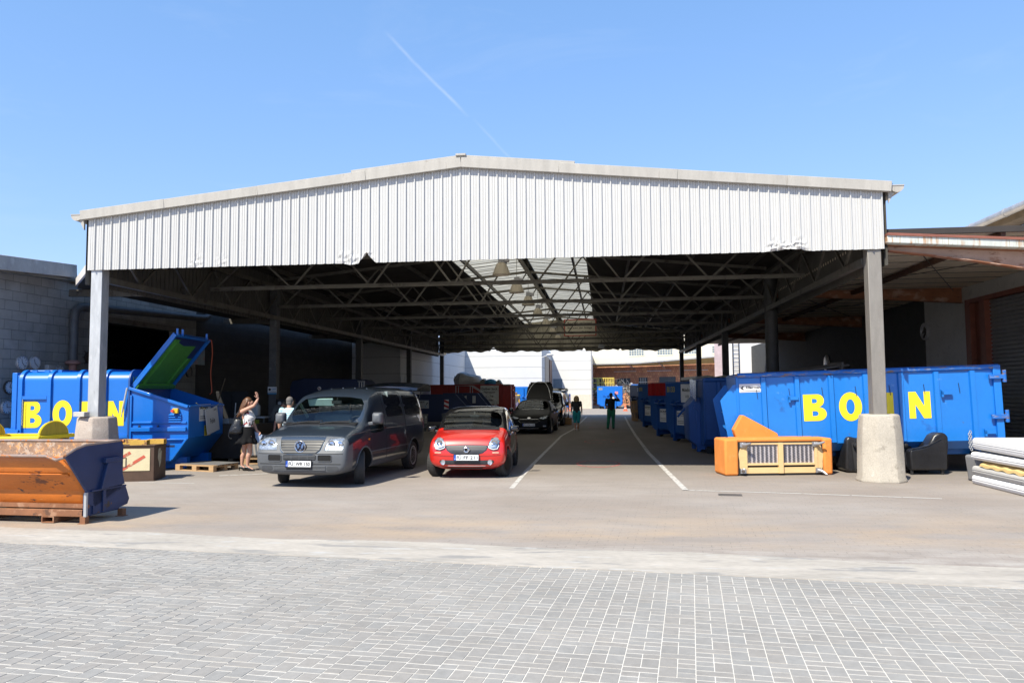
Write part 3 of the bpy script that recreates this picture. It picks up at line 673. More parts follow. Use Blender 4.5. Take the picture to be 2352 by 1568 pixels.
q = MB(); q.b(-5.2, -5.05, 75.4, 78.6, 0, 4.9); q.build('door_frame', mat('brown steel', (.12, .055, .04), .6), ph)
dr = mat('blue grey door', (.16, .22, .27), .5); q = MB(); q.b(-4.95, -4.05, 78.94, 79, 1.46, 3.05); q.b(-5.0, -4.0, 78.90, 78.925, 0, 1.46); q.split('door', dr, ph)
q = MB(); q.cyl((-1.03, 78.9, 0), (-1.03, 78.9, HP+.2), .06, n=10); q.build('downpipe', zinc, ph)
q = MB(); q.bar((-5.15, 66.9, 4.75), (-4.6, 66.6, 4.95), .06, .06); q.sph((-4.45, 66.5, 4.95), (.32, .2, .12)); q.build('wall_lamp', mat('lamp grey', (.5, .5, .5), .4), ph)
q = MB(); q.b(-12.02, -11.98, 62, 64.1, 0, 3.1); q.build('side_door', mat('open door dark', (.03, .028, .025), .8), ph)
q = MB(); q.b(-11.995, -11.96, 45.05, 45.2, 2.3, 2.75); q.build('round_sign', clockface, ph)

# ================================================================= FAR RIGHT: cream and brick factory
br_ang = atan2(-8, 17.5); A0 = Vector((-2.2, 97, 0))
def brick_mat():
    m, N, L, b = node_mat('mottled brick'); tcn = N.new('ShaderNodeTexCoord'); sp = N.new('ShaderNodeSeparateXYZ'); L.new(tcn.outputs['Object'], sp.inputs[0]); cx = N.new('ShaderNodeCombineXYZ'); L.new(sp.outputs[0], cx.inputs[0]); L.new(sp.outputs[2], cx.inputs[1])
    br = N.new('ShaderNodeTexBrick'); br.inputs['Scale'].default_value = 1; br.inputs['Brick Width'].default_value = .28; br.inputs['Row Height'].default_value = .3; br.inputs['Mortar Size'].default_value = .012; br.inputs['Color1'].default_value = (.48, .20, .11, 1); br.inputs['Color2'].default_value = (.66, .34, .16, 1); br.inputs['Mortar'].default_value = (.20, .11, .08, 1); br.inputs['Bias'].default_value = -.25; L.new(cx.outputs[0], br.inputs['Vector'])
    n = N.new('ShaderNodeTexNoise'); n.inputs['Scale'].default_value = .8; n.inputs['Detail'].default_value = 5; L.new(tcn.outputs['Object'], n.inputs['Vector']); r = N.new('ShaderNodeMapRange'); r.inputs[1].default_value = .3; r.inputs[2].default_value = .7; r.inputs[3].default_value = .7; r.inputs[4].default_value = 1.2; L.new(n.outputs['Fac'], r.inputs[0])
    sc = N.new('ShaderNodeVectorMath'); sc.operation = 'SCALE'; L.new(br.outputs['Color'], sc.inputs[0]); L.new(r.outputs[0], sc.inputs['Scale']); L.new(sc.outputs[0], b.inputs['Base Color']); b.inputs['Roughness'].default_value = .8; return m
fb = thing('factory_building', 'cream-clad factory on a mottled brick base seen past the shed', 'building', A0, br_ang)
q = MB(); q.b(-2, 26, 0, 8, 0, 5.1); q.build('brick_base', brick_mat(), fb)
q = MB(); q.b(-2, 26, -.05, 8, 5.1, 9.5); q.build('cream_wall', mat('cream cladding', (.60, .56, .47), .6, var=.03, scale=2, stretch=(6, 1, .2)), fb)
frm = mat('window cream', (.7, .68, .6), .5); gl = mat('dull factory glass', (.16, .20, .24), .15, var=.25, scale=1.5)
for x in (6.1, 9.7, 12.9, 16.3):
    q = MB(); q.b(0, 1.95, -.10, -.05, 0, .08); q.b(0, 1.95, -.10, -.05, .85, .93)
    for k in range(7): q.b(k*.318, k*.318+.05, -.10, -.05, .08, .85)
    for k in (.33, .6): q.b(.02, 1.93, -.095, -.05, k, k+.04)
    o = q.build('window', frm, fb, loc=(x, 0, 5.95)); q = MB(); q.b(.02, 1.93, -.06, -.051, .02, .9); q.build('pane', gl, o)
# lean-to canopy of yellowed corrugated sheet on steel brackets
ycor = mat('yellowed corrugated sheet', (.42, .37, .20), .6, var=.15, scale=3, stain=(.28, .24, .14), sthr=.58, stretch=(4, 1, 1))
q = MB(); V = []; n = 200
for i in range(n+1):
    x = -2+28*i/n; rise = max(0, (x-8)/18)*.9; d = .04*(i % 2)
    V += [(x, 0-.06, 4.72+rise*.25+d), (x, -2.2-rise*1.1, 5.0+rise+d)]
q.add(V, [(2*i, 2*i+1, 2*i+3, 2*i+2) for i in range(n)]); q.build('canopy_sheet', ycor, fb)
q = MB()
for x in (1.2, 6.8, 10.6, 17): rise = max(0, (x-8)/18)*.9; q.bar((x, -.06, 4.45), (x, -2.15, 4.93+rise), .1, .14)
q.bar((-2, -2.23, 5.02), (8, -2.23, 5.02), .06, .14); q.bar((8, -2.23, 5.02), (26, -3.3, 5.92), .06, .14); q.build('canopy_frame', zinc, fb)
for x0, x1 in ((-.5, 1.4), (4.1, 7.0), (8.4, 11.4), (12.5, 15.8)):
    q = MB(); q.bar((x0, -.1, 4.12), (x1, -.1, 4.12), .08, .07); q.build('strip_light', mat('lamp grey', 0), fb)
for x0, x1, z0, z1 in ((1, 2.3, 1.4, 3.4), (4.4, 6.2, 1.8, 3.3), (7.3, 8.4, 2.2, 3.35), (9.9, 11.9, .2, 3.4)):
    q = MB(); q.b(x0, x1, -.06, -.01, z0, z1); o = q.build('window' if x0 < 9 else 'gate', mat('dark factory opening', (.06, .07, .075), .4), fb)
    q = MB(); q.b(x0, x1, -.09, -.06, (z0+z1)/2, (z0+z1)/2+.06)
    for k in range(1, 4): q.b(x0+(x1-x0)*k/4-.02, x0+(x1-x0)*k/4+.02, -.085, -.06, z0, z1)
    if x0 < 9: q.build('frame', frm, o)
# narrow white gable with a fixed ladder at the right edge of the opening
lg = thing('ladder_house', 'white rendered wall with black fixed ladder beside the factory', 'building', (9.5, 60.5, 0), -.2)
q = MB(); q.b(.2, 4.5, 0, 4, 0, 7); q.build('wall', mat('white render', (.66, .65, .66), .8, var=.04), lg)
q = MB()
for x in (.5, .95): q.cyl((x, -.15, .5), (x, -.15, 7), .03, n=6)
for k in range(20): q.cyl((.5, -.15, .6+.32*k), (.95, -.15, .6+.32*k), .02, n=6)
q.build('ladder', ink, lg)
q = MB(); q.b(-.9, .05, .6, 1, 0, 7); q.build('pink_pier', mat('pink render', (.45, .36, .38), .8), lg)

# ================================================================= RIGHT: hall with rusty lean-to
RX = 11.3
rh = thing('grey_hall', 'grey rendered hall with brown steel columns, roller shutter and clerestory glazing', 'building')
rw = mat('grey render', (.52, .51, .48), .85, var=.08, scale=1.2, stain=(.43, .42, .40), sthr=.6); rwd = mat('shade-dark render', (.06, .059, .056), .85, var=.12, stain=(.04, .04, .038), sthr=.6)  # rwd: darker copy of the render, shade under the lean-to painted in
bst = mat('brown red steel', (.20, .065, .038), .55, var=.12, stain=(.12, .04, .025), sthr=.6); shm = mat('dark roller shutter', (.26, .26, .255), .5, .3, var=.1, stretch=(1, 1, 6))
q = MB(); q.b(RX, RX+.3, 25.25, 28.4, 0, 5.1); q.b(RX, RX+.3, 12.0, 25.25, 4.55, 5.1); q.build('wall', rw, rh)
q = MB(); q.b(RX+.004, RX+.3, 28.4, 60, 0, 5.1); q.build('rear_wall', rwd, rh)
q = MB()
for y in (23.95, 12.2): q.b(RX-.10, RX+.25, y, y+.32, 0, 4.42); q.b(RX-.10, RX+.25, y+.9, y+1.22, 0, 4.42); q.b(RX+.05, RX+.2, y+.32, y+.9, 0, 4.42)
q.build('column', bst, rh)
q = MB(); q.b(RX-.08, RX+.2, 12, 25.2, 4.42, 4.55); q.build('lintel', bst, rh)
q = MB(); V = []; n = 38
for i in range(n*3+1):
    z = .0+i*4.42/(n*3); V += [(RX+.10-(.0, .05, .05)[i % 3], 13.4, z), (RX+.10-(.0, .05, .05)[i % 3], 23.97, z)]
q.add(V, [(2*i, 2*i+1, 2*i+3, 2*i+2) for i in range(n*3)]); q.build('roller_shutter', shm, rh)
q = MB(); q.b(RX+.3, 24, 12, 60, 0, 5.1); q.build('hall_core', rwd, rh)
t_ = mat('timber soffit', (.16, .125, .09), .8, var=.2)
q = MB(); q.b(RX+.5, 24, 12.1, 40, 5.1, 5.35); q.build('upper_sill', steel, rh)
q = MB(); q.b(RX-.15, 24, 12, 40.2, 6.62, 6.72); q.b(RX+.02, RX+.5, 12, 40, 6.42, 6.62); q.build('upper_roof', t_, rh)
skyg = mat('clerestory glass', (.20, .27, .42), .08, 0, var=.12, scale=.6, spec=.8)
q = MB(); q.b(RX+.55, RX+.6, 12.1, 40, 5.35, 6.42); q.build('clerestory', skyg, rh)
q = MB()
for k in range(18): q.b(RX+.5, RX+.56, 12.1+1.6*k, 12.18+1.6*k, 5.35, 6.42)
q.split('glazing_bar', steel, rh)
q = MB(); q.cyl((RX-.28, 12, 6.60), (RX-.28, 40.2, 6.60), .11, n=14)
for k in range(15): q.cyl((RX-.28, 12.6+1.9*k, 6.60), (RX-.28, 12.66+1.9*k, 6.60), .125, n=14)
q.build('gutter', zinc, rh, smooth=50)
t = thing('round_vent', 'round metal wall fan on the grey rendered wall', 'vent', (RX, 28.35, 3.82))
q = MB(); q.lathe([(.30, 0), (.30, -.07), (.27, -.09), (.24, -.08), (.22, -.02)], ax=(1, 0, 0), n=28); q.build('ring', galv, t, smooth=40)
q = MB()
for k in range(5): a = 2*pi*k/5; q.box((-.03, .12*cos(a), .12*sin(a)), (.01, .2, .12), (a, .3, 0))
q.cyl((-.06, 0, 0), (0, 0, 0), .06, n=12); q.build('blades', steel, t)
t = thing('oval_mirror', 'small white oval mirror on the dark wall above the blue containers', 'mirror', (RX, 40.3, 3.1))
q = MB(); q.lathe([(.45, 0), (.45, -.05), (.4, -.08), (0, -.1)], ax=(1, 0, 0), n=24); q.build('disc', mat('mirror white', (.75, .72, .68), .3), t, smooth=40)

lean = thing('lean_to_roof', 'rusty steel lean-to roof between the shed and the grey hall', 'roof')
beam = mat('rusty beam', (.255, .10, .045), .7, 0, var=.2, scale=3, stain=((.42, .27, .20), (.12, .05, .025)), sthr=.54, sscale=2.2, ssharp=.12, stretch=(1, 1, 2))
beamp = mat('faded rust primer', (.40, .27, .20), .75, 0, var=.12, scale=3, stain=((.20, .085, .04), (.15, .06, .03)), sthr=.58, sscale=2.2, ssharp=.1, stretch=(1, 1, 2))
gutm = mat('rust-streaked gutter', (.52, .54, .50), .5, .1, var=.1, scale=2, stain=((.42, .22, .10), (.36, .30, .20)), sthr=.53, sscale=2.6, ssharp=.12, stretch=(5, 1, .5), sdet=6)
soff = mat('stained soffit boards', (.74, .63, .49), .8, var=.1, scale=1.3, stain=((.46, .40, .31), (.70, .65, .55)), sthr=.6, sscale=1.4, ssharp=.15)
def zl(x): return 4.90+(x-5.75)/(RX-5.75)*.14
q = MB(); V = [(XR+.05, 16.2, zl(5.7)), (RX, 16.2, zl(RX)), (RX, 54, zl(RX)), (XR+.05, 54, zl(5.7))]
q.prism([(v[0], v[1]) for v in V], (0, 0, 4.98), (1, 0, 0), (0, 1, 0), (0, 0, .06)); q.build('soffit', soff, lean)
q = MB()
for k in range(36): q.b(XR+.1, RX, 16.9+1.03*k, 16.925+1.03*k, 4.968, 4.985)
q.build('board_joints', mat('dark board joint', (.12, .11, .1), .8), lean)  # dark lines between the soffit boards
q = MB(); q.b(XR+.03, 13.4, 16.14, 16.195, 4.93, 5.05); q.build('added_edge_strip', mat('dark edge strip', (.035, .03, .028), .8), lean)  # added dark strip that hides the sunlit end of the soffit
q = MB(); q.bar((XR+.02, 15.95, 4.805), (13.5, 15.95, 4.26), .20, .17); q.build('edge_gutter', gutm, lean, bev=.02)
q = MB(); q.bar((XR+.02, 15.93, 4.895), (13.5, 15.93, 4.365), .22, .05); q.build('edge_flashing', mat('red brown flashing', (.21, .075, .05), .6, var=.15), lean)
def tapered(y, x0, x1, zt0, zt1, d0, d1, yo=0.):
    q = MB(); n = 10; fl = .09
    for (sgn, a) in ((0, .012), (1, fl)):
        pass
    top = [Vector((x0+(x1-x0)*i/n, y+yo*i/n, zt0+(zt1-zt0)*i/n)) for i in range(n+1)]; bot = [Vector((p.x, p.y, p.z-(d0+(d1-d0)*(i/n)**1.3))) for i, p in enumerate(top)]
    for i in range(n):
        q.add([top[i]+Vector((0, .008, 0)), top[i+1]+Vector((0, .008, 0)), bot[i+1]+Vector((0, .008, 0)), bot[i]+Vector((0, .008, 0)), top[i]-Vector((0, .008, 0)), top[i+1]-Vector((0, .008, 0)), bot[i+1]-Vector((0, .008, 0)), bot[i]-Vector((0, .008, 0))], [(0, 1, 2, 3), (7, 6, 5, 4)], 0)
        q.bar(top[i], top[i+1], fl*2, .018, m=1); q.bar(bot[i], bot[i+1], fl*2, .018, m=1)
    return q
tapered(16.12, 5.75, 13.5, 4.70, 4.17, .10, 1.15, 0).build('front_beam', [beamp, beam], lean)
for k in range(1, 4): tapered(16.15+k*BAY, 5.6, RX, 4.97, 4.97, .16, .46).build('cross_beam', [beam, beam], lean)
q = MB(); q.bar((8.0, 16.2, 4.89), (8.0, 54, 4.89), .09, .13); q.build('long_beam', mat('dark rusty purlin', (.10, .05, .03), .7, var=.2), lean)
q = MB()
for a, b_ in (((6.3, 16.4), (10.9, 25.2)), ((10.9, 16.4), (6.3, 25.2)), ((6.3, 25.6), (10.9, 34.6)), ((10.9, 25.6), (6.3, 34.6))): q.cyl((*a, 4.86), (*b_, 4.86), .012, n=6)
q.build('brace_rods', steel, lean)
# ================================================================= CONTAINERS
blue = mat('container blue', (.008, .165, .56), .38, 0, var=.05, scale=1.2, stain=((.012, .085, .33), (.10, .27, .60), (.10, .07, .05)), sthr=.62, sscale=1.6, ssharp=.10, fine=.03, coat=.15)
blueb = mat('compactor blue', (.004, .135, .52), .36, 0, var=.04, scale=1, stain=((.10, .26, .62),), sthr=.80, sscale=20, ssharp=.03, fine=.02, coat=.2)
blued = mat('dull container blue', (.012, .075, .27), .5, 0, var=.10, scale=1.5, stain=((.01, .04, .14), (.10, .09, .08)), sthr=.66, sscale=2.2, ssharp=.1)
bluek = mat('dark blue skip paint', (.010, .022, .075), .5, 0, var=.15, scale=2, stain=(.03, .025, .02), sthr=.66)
bluel = mat('bright container blue', (.008, .14, .54), .35, 0, var=.05, scale=2, stain=((.25, .45, .75),), sthr=.72, sscale=5)  # bright blue paint of the far containers
railm = mat('scraped blue rail', (.012, .13, .48), .45, 0, var=.1, scale=4, stain=((.20, .13, .08), (.25, .30, .40)), sthr=.55, sscale=5, ssharp=.06, stretch=(.6, 3, 3))
yel = mat('letter yellow', (.84, .64, .015), .5, var=.05, fine=.03, stain=((.55, .42, .05),), sthr=.66, sscale=5, ssharp=.06); yels = mat('stencil yellow', (.50, .42, .05), .6, var=.1)
black = mat('black rubber', (.012, .012, .012), .7); white = mat('sticker white', (.68, .69, .70), .5, var=.03, fine=.02); whg = mat('grey sign', (.40, .42, .42), .5, var=.05)
reds = mat('container red', (.28, .018, .010), .45, 0, var=.1, scale=2, stain=(.12, .015, .01), sthr=.66)
tarp = mat('red tarp', (.30, .012, .014), .45, 0, var=.1, scale=6, bump=.6, bscale=5)
cyan = mat('print cyan', (.05, .22, .42), .5)

def arc(cx, cy, rx, ry, a0, a1, n): return [(cx+rx*cos(radians(a0+(a1-a0)*k/n)), cy+ry*sin(radians(a0+(a1-a0)*k/n))) for k in range(n+1)]
def strip2d(q, outer, inner, P, m=0):
    n = len(outer); V = [P(*p) for p in outer]+[P(*p) for p in inner]
    q.add(V, [(i, i+1, n+i+1, n+i) for i in range(n-1)], m)
def glyph(q, ch, P, m=0):
    """heavy condensed letters, drawn in a unit cell; P maps (x, y) to 3-D"""
    if ch == 'O':
        strip2d(q, arc(.5, .5, .52, .52, 0, 360, 40), arc(.5, .5, .19, .27, 0, 360, 40), P, m)
    elif ch == 'N':
        pts = [(0, 0), (.30, 0), (.30, .52), (.66, 0), (1, 0), (1, 1), (.70, 1), (.70, .46), (.34, 1), (0, 1)]
        q.add([P(*p) for p in pts], [(0, 1, 2, 8, 9), (2, 3, 7, 8), (3, 4, 5, 6, 7)], m)
    elif ch == 'B':
        q.add([P(*p) for p in ((0, 0), (.38, 0), (.38, 1), (0, 1))], [(0, 1, 2, 3)], m)
        for (y0, y1, xr, h0, h1, xh) in ((.52, 1, .90, .665, .83, .60), (0, .52, .99, .18, .37, .64)):
            n = 14; yc, ry = (y0+y1)/2, (y1-y0)/2; hc, hr = (h0+h1)/2, (h1-h0)/2
            O = [(.38, y1)]+arc(.62, yc, xr-.62, ry, 90, -90, n)+[(.38, y0)]; I = [(.38, h1)]+arc(.50, hc, xh-.5, hr, 90, -90, n)+[(.38, h0)]
            strip2d(q, I, O, P, m)
def letters(parent, spec, m=None):
    """spec: list of (char, x0, x1, z0, z1) on the plane y=-0.005 of the parent"""
    q = MB()
    for ch, x0, x1, z0, z1, y in spec: glyph(q, ch, lambda a, b_: (x0+(x1-x0)*a, y, z0+(z1-z0)*b_))
    o = q.build('lettering', m or yel, parent); return o
def sticker(q, o, r, u, w_, h_, sub=True, m0=0, m1=1, m2=2):
    """small white company plate: big word, a swoosh, two lines of print"""
    o, r, u = Vector(o), Vector(r).normalized(), Vector(u).normalized(); n = r.cross(u)
    q.quad(o, o+r*w_, o+r*w_+u*h_, o+u*h_, m0); e = n*.003
    q.text('BONN', o+e+r*w_*.06+u*h_*.72, r, u, w_*.66, h_*.18, m1, .03)
    q.add([o+e+r*(w_*a)+u*(h_*b_) for a, b_ in ((.80, .40), (.84, .40), (.92, .66), (.97, .58), (.93, .72), (.88, .70))], [(0, 1, 2, 5), (2, 3, 4, 5)], m1)
    q.add([o+e+r*(w_*a)+u*(h_*b_) for a, b_ in ((.74, .22), (.84, .16), (.90, .20), (.82, .24), (.78, .36))], [(0, 1, 2, 3), (0, 3, 4)], m2)
    if sub:
        for k, (a, b_) in enumerate(((.06, .5), (.06, .62))): q.quad(*[o+e+r*(w_*x)+u*(h_*y) for x, y in ((.34, .63), (.66, .63), (.66, .655), (.34, .655))], m1)
        for y in (.26, .14): q.quad(*[o+e+r*(w_*x)+u*(h_*yy) for x, yy in ((.06, y), (.60, y), (.60, y+.035), (.06, y+.035))], m1)

# ---- left: closed press container with loading hopper and raised lid
CY = .116
wc = thing('waste_compactor', 'sunlit blue press container with BONN lettering and raised green-lined lid', 'compactor', (-14.15, 17.07, 0), CY)
D = 2.25; H = 2.38; R_ = .24
def prof(off=0., h=H, z0=.28): return [(-off, z0), (-off, h-R_)]+[(R_-(R_+off)*cos(radians(a)), h-R_+(R_+off)*sin(radians(a))) for a in range(12, 91, 13)]+[(D-R_+(R_+off)*cos(radians(a)), h-R_+(R_+off)*sin(radians(a))) for a in range(90, 0, -13)]+[(D+off, h-R_), (D+off, z0)]
q = MB(); q.loft([[Vector((x, y, z)) for y, z in prof()] for x in (.17, 2.84)]); q.build('body', blueb, wc, smooth=40)
for x0 in (.17, .86, 1.56, 2.20):
    q = MB(); A = prof(.055); B_ = prof(0)
    q.loft([[Vector((x0, y, z)) for y, z in B_], [Vector((x0+.012, y, z)) for y, z in A], [Vector((x0+.095, y, z)) for y, z in A], [Vector((x0+.107, y, z)) for y, z in B_]], caps=False); q.build('rib', blueb, wc, smooth=50)
q = MB(); q.loft([[Vector((x, y, z)) for y, z in prof(.05)] for x in (2.82, 2.86)]); q.build('end_plate', mat('end plate blue', (.010, .06, .24), .5, var=.08, stain=(.10, .24, .55), sthr=.74, sscale=8), wc, smooth=40)
q = MB(); q.b(0, .12, -.02, .16, .2, 2.36); q.b(.12, .17, .0, .16, .2, 2.30); q.b(0, .17, D-.14, D+.02, .2, 2.36); q.b(0, .1, .1, D-.1, .2, 2.3); q.build('door_frame', blueb, wc, bev=.01)
q = MB(); q.b(.27, .86, -.05, 0, 1.72, 1.80); q.b(.22, .26, -.04, .0, .95, 1.80); q.build('locking_bar', blueb, wc)
q = MB(); q.bar((-.1, -.05, .98), (.22, -.05, .93), .1, .12); q.box((.22, -.04, .82), (.14, .1, .22)); q.build('door_latch', blueb, wc)
q = MB()
for k in range(22): q.sph((.30+.004*sin(k*2.1), -.07, 1.70-.028*k), (.010, .008, .016), 6, 4)
q.build('chain', galv, wc)
q = MB(); q.cyl((.25, .25, 2.405), (1.05, .25, 2.405), .025, n=8); [q.box((.4+.3*k, .25, 2.40), (.12, .1, .04)) for k in range(3)]; q.build('top_rail', blueb, wc)
letters(wc, [('B', .28, .735, 1.035, 1.67, -.006), ('O', 1.0, 1.455, 1.05, 1.68, -.006), ('N', 1.685, 2.15, 1.07, 1.66, -.006), ('N', 2.315, 2.71, 1.07, 1.665, -.006)])
q = MB()
for z, h_ in ((.78, .07), (.58, .05)): q.b(.17, 2.84, -.05, 0, z, z+h_)
for x in (.45, 1.15, 2.0): q.prism([(0, 0), (.22, 0), (.34, -.2), (-.0, -.2)], (x, -.06, .62), (1, 0, 0), (0, 0, 1), (0, .06, 0))
q.b(.1, 4.1, .35, .55, .02, .28); q.b(.1, 4.1, D-.55, D-.35, .02, .28); q.split('skid', blueb, wc)
hx0, hx1 = 2.86, 4.27; ztl, ztr = 1.95, 1.50
side = [(hx0, .22), (3.86, .22), (hx1, .76), (hx1, ztr), (hx0, ztl)]
q = MB(); q.prism(side, (0, 0, 0), (1, 0, 0), (0, 0, 1), (0, .05, 0)); q.prism(side, (0, D-.1, 0), (1, 0, 0), (0, 0, 1), (0, .05, 0))
q.b(hx1-.05, hx1, .05, D-.1, .76, ztr-.004); q.add([(3.86, .05, .22), (3.86, D-.1, .22), (hx1, D-.1, .757), (hx1, .05, .757), (3.8, .05, .26), (3.8, D-.1, .26), (hx1-.06, D-.1, .8), (hx1-.06, .05, .8)], [(0, 1, 2, 3), (7, 6, 5, 4)])
q.add([(hx0, .05, .9), (hx1-.05, .05, .85), (hx1-.05, D-.1, .85), (hx0, D-.1, .9)], [(0, 1, 2, 3)])
q.build('hopper', blueb, wc, bev=.006)
q = MB(); q.bar((hx0-.02, -.02, ztl+.02), (hx1, -.02, ztr+.015), .09, .07); q.bar((hx0, D-.07, ztl+.02), (hx1, D-.07, ztr+.02), .06, .06); q.bar((hx1, 0, ztr+.02), (hx1, D-.05, ztr+.02), .07, .05); q.build('hopper_rim', blueb, wc, bev=.008)
q = MB()
for z, h_, y in ((1.115, .05, -.03), (.93, .10, -.06), (.72, .035, -.06)): q.b(hx0+.05, hx1-.04, y, 0, z, z+h_)
q.bar((3.9, -.012, .26), (hx1-.03, -.012, .74), .05, .10, (0, 1, 0)); q.b(hx0+.0, hx0+.05, -.04, 0, .5, 1.8); q.split('stiffener', blueb, wc, bev=.008)
q = MB(); q.b(hx0-.0, 3.95, -.004, -.001, .55, .60); q.build('shadow_strip', bluek, wc)  # flat dark strip painting the shade of a gap, no real recess
q = MB(); [q.prism([(0, 0), (.05, 0), (0, .045)], (3.80, -.0, 1.15+.055*k), (0, -1, 0), (0, 0, 1), (.30, 0, 0)) for k in range(4)]; q.split('vent_louvre', blueb, wc)
q = MB(); q.box((3.98, -.05, 1.42), (.13, .09, .12)); q.build('switch_box', mat('switch yellow', (.7, .42, .02), .5), wc, bev=.01)
q = MB(); q.cyl((3.93, -.09, 1.42), (3.93, -.14, 1.42), .035, n=12); q.build('stop_button', mat('button red', (.6, .06, .03), .4), wc)
q = MB()
for x in (3.1, 3.55): q.sph((x, -.03, 1.05), (.03, .03, .035), 8, 6)
q.split('bolt', bluek, wc)
q = MB(); q.quad((hx1+.004, .95, .765), (hx1+.004, 1.35, .765), (hx1+.004, 1.35, 1.03), (hx1+.004, .95, 1.03))
q.text('Pressraum', (hx1+.007, 1.0, .96), Y1, Z1, .3, .04, 1, .01); q.text('bei jeder', (hx1+.007, 1.02, .90), Y1, Z1, .22, .035, 1, .01); q.text('Leerung', (hx1+.007, 1.02, .845), Y1, Z1, .2, .035, 1, .01); q.text('reinigen', (hx1+.007, 1.02, .79), Y1, Z1, .2, .035, 1, .01)
q.build('yellow_label', [mat('label yellow', (.62, .52, .03), .5), ink], wc)
q = MB(); sticker(q, (hx1+.004, .62, 1.14), Y1, Z1, .72, .42); q.build('company_plate', [white, ink, cyan], wc)
q = MB(); q.text('120', (2.864, .10, 2.06), Y1, Z1, .42, .19, 0, .01); q.build('number', yels, wc)
# lid: panel with folded edges, inside still green where it was never resprayed
lid_l = 1.62; la = atan2(1.22, .95)
lid = bpy.data.objects.new('lid', None)
green = mat('old green paint', (.075, .30, .055), .6, var=.08, stain=(.03, .09, .02), sthr=.7); liddk = mat('lid dark blue', (.010, .028, .13), .5, var=.1)
Lx = Vector((cos(la), 0, sin(la))); Ln = Vector((-sin(la), 0, cos(la))); L0 = Vector((2.90, 0, 2.0))
def LP(a, y, n=0): return L0+Lx*a+Ln*n+Vector((0, y, 0))
q = MB(); V = [LP(0, .02, .03), LP(lid_l, .02, .03), LP(lid_l, D-.1, .03), LP(0, D-.1, .03)]
q.add(V+[p+Ln*.03 for p in V], [(0, 1, 2, 3), (7, 6, 5, 4), (0, 4, 5, 1), (1, 5, 6, 2), (2, 6, 7, 3), (3, 7, 4, 0)])
lid = q.build('lid', blueb, wc)
q = MB()
for y in (.02, D-.16): q.bar(LP(0, y+.03, 0), LP(lid_l, y+.03, 0), .055, .10, Ln)
q.bar(LP(lid_l-.03, .05, 0), LP(lid_l-.03, D-.12, 0), .06, .08, Ln); q.build('lid_edge', blueb, lid, bev=.006)
q = MB(); q.add([LP(.12, .08, .026), LP(.12, D-.18, .026), LP(.95, D-.18, .026), LP(.95, 1.72, .026), LP(1.34, 1.72, .026), LP(1.30, 1.0, .026), LP(1.38, .62, .026), LP(1.46, .62, .026), LP(1.46, .20, .026), LP(1.42, .08, .026)], [tuple(range(10))])
q.bar(LP(.1, .45, .0), LP(1.42, .45, .0), .10, .05, Ln); q.bar(LP(.1, 1.75, .0), LP(.95, 1.75, .0), .10, .05, Ln); q.bar(LP(.06, .04, -.03), LP(.06, D-.14, -.03), .10, .10, Ln); q.build('lid_lining', green, lid)
q = MB(); q.add([LP(.06, .06, .028), LP(lid_l-.06, .06, .028), LP(lid_l-.06, D-.14, .028), LP(.06, D-.14, .028)], [(0, 3, 2, 1)]); q.build('lid_inner', liddk, lid)
q = MB(); [q.box(LP(lid_l+.06, y, .02), (.05, .03, .16)) for y in (.1, .4, 1.9)]; q.split('lid_hook', blueb, lid)
q = MB(); q.cyl((2.80, -.06, 1.98), (2.70, -.07, 1.40), .022, n=8); q.cyl((2.745, -.07, 1.66), (2.68, -.07, 1.28), .012, n=8); q.build('gas_strut', galv, wc)
p0 = LP(lid_l, D-.12, 0)
t = thing('red_rope', 'red rope hanging from the top corner of the raised lid', 'rope', Matrix.Rotation(CY, 4, 'Z') @ p0+Vector((-14.15, 17.07, 0)))
q = MB(); q.tube([(0, 0, 0), (.06, 0, -.02), (.075, 0, -.12)]+[(.075+.02*sin(k*.8), 0, -.12-.13*k) for k in range(1, 11)]+[(.04, 0, -1.47)], .016, 8); q.build('strand', mat('rope red', (.35, .07, .03), .8), t, smooth=60)
# hanging boards on the hopper end
W_ = Matrix.Translation((-14.15, 17.07, 0)) @ Matrix.Rotation(CY, 4, 'Z')
t = thing('hanging_board', 'tilted white board reading Folie hung on a cord from the compactor hopper', 'sign', W_ @ Vector((hx1+.05, 1.25, 1.40)), CY)
rt, up = Vector((0, cos(.13), sin(.13))), Vector((-.07, -sin(.13)*.99, cos(.13)*.98)).normalized(); nn = rt.cross(up)
q = MB(); w2, h2 = .80, .62; o = -rt*(w2/2)-up*h2+Vector((.0, 0, .05)); C8 = [o, o+rt*w2, o+rt*w2+up*h2, o+up*h2]
q.add([p-nn*.006 for p in C8]+[p+nn*.006 for p in C8], [(3, 2, 1, 0), (4, 5, 6, 7), (0, 1, 5, 4), (1, 2, 6, 5), (2, 3, 7, 6), (3, 0, 4, 7)])
e = nn*.009; q.text('Folie', o+e+rt*.25+up*.24, rt, up, .30, .13, 1, .012); q.text('BONN', o+e+rt*.54+up*.53, rt, up, .17, .045, 1, .02); q.add([o+e+rt*(.72+.03*a)+up*(.47+.05*b_) for a, b_ in ((0, 0), (.4, 0), (1.4, 1.4), (1.9, .8), (1.3, 1.7))], [(0, 1, 2, 4), (2, 3, 4)], 1)
q.build('board', [mat('board white', (.50, .51, .54), .35, var=.03), ink], t)
q = MB(); q.tube([o+up*h2+rt*.1, Vector((-.04, -.85, .20))], .006, 6); q.tube([o+up*h2+rt*.74, Vector((-.04, .72, .20))], .006, 6); q.build('cord', yels, t)
q = MB(); q.cyl(o+up*h2+rt*.04, o+up*h2+rt*.20, .014, n=8); q.cyl(o+up*h2+rt*.58, o+up*h2+rt*.76, .014, n=8); q.build('clip', white, t)

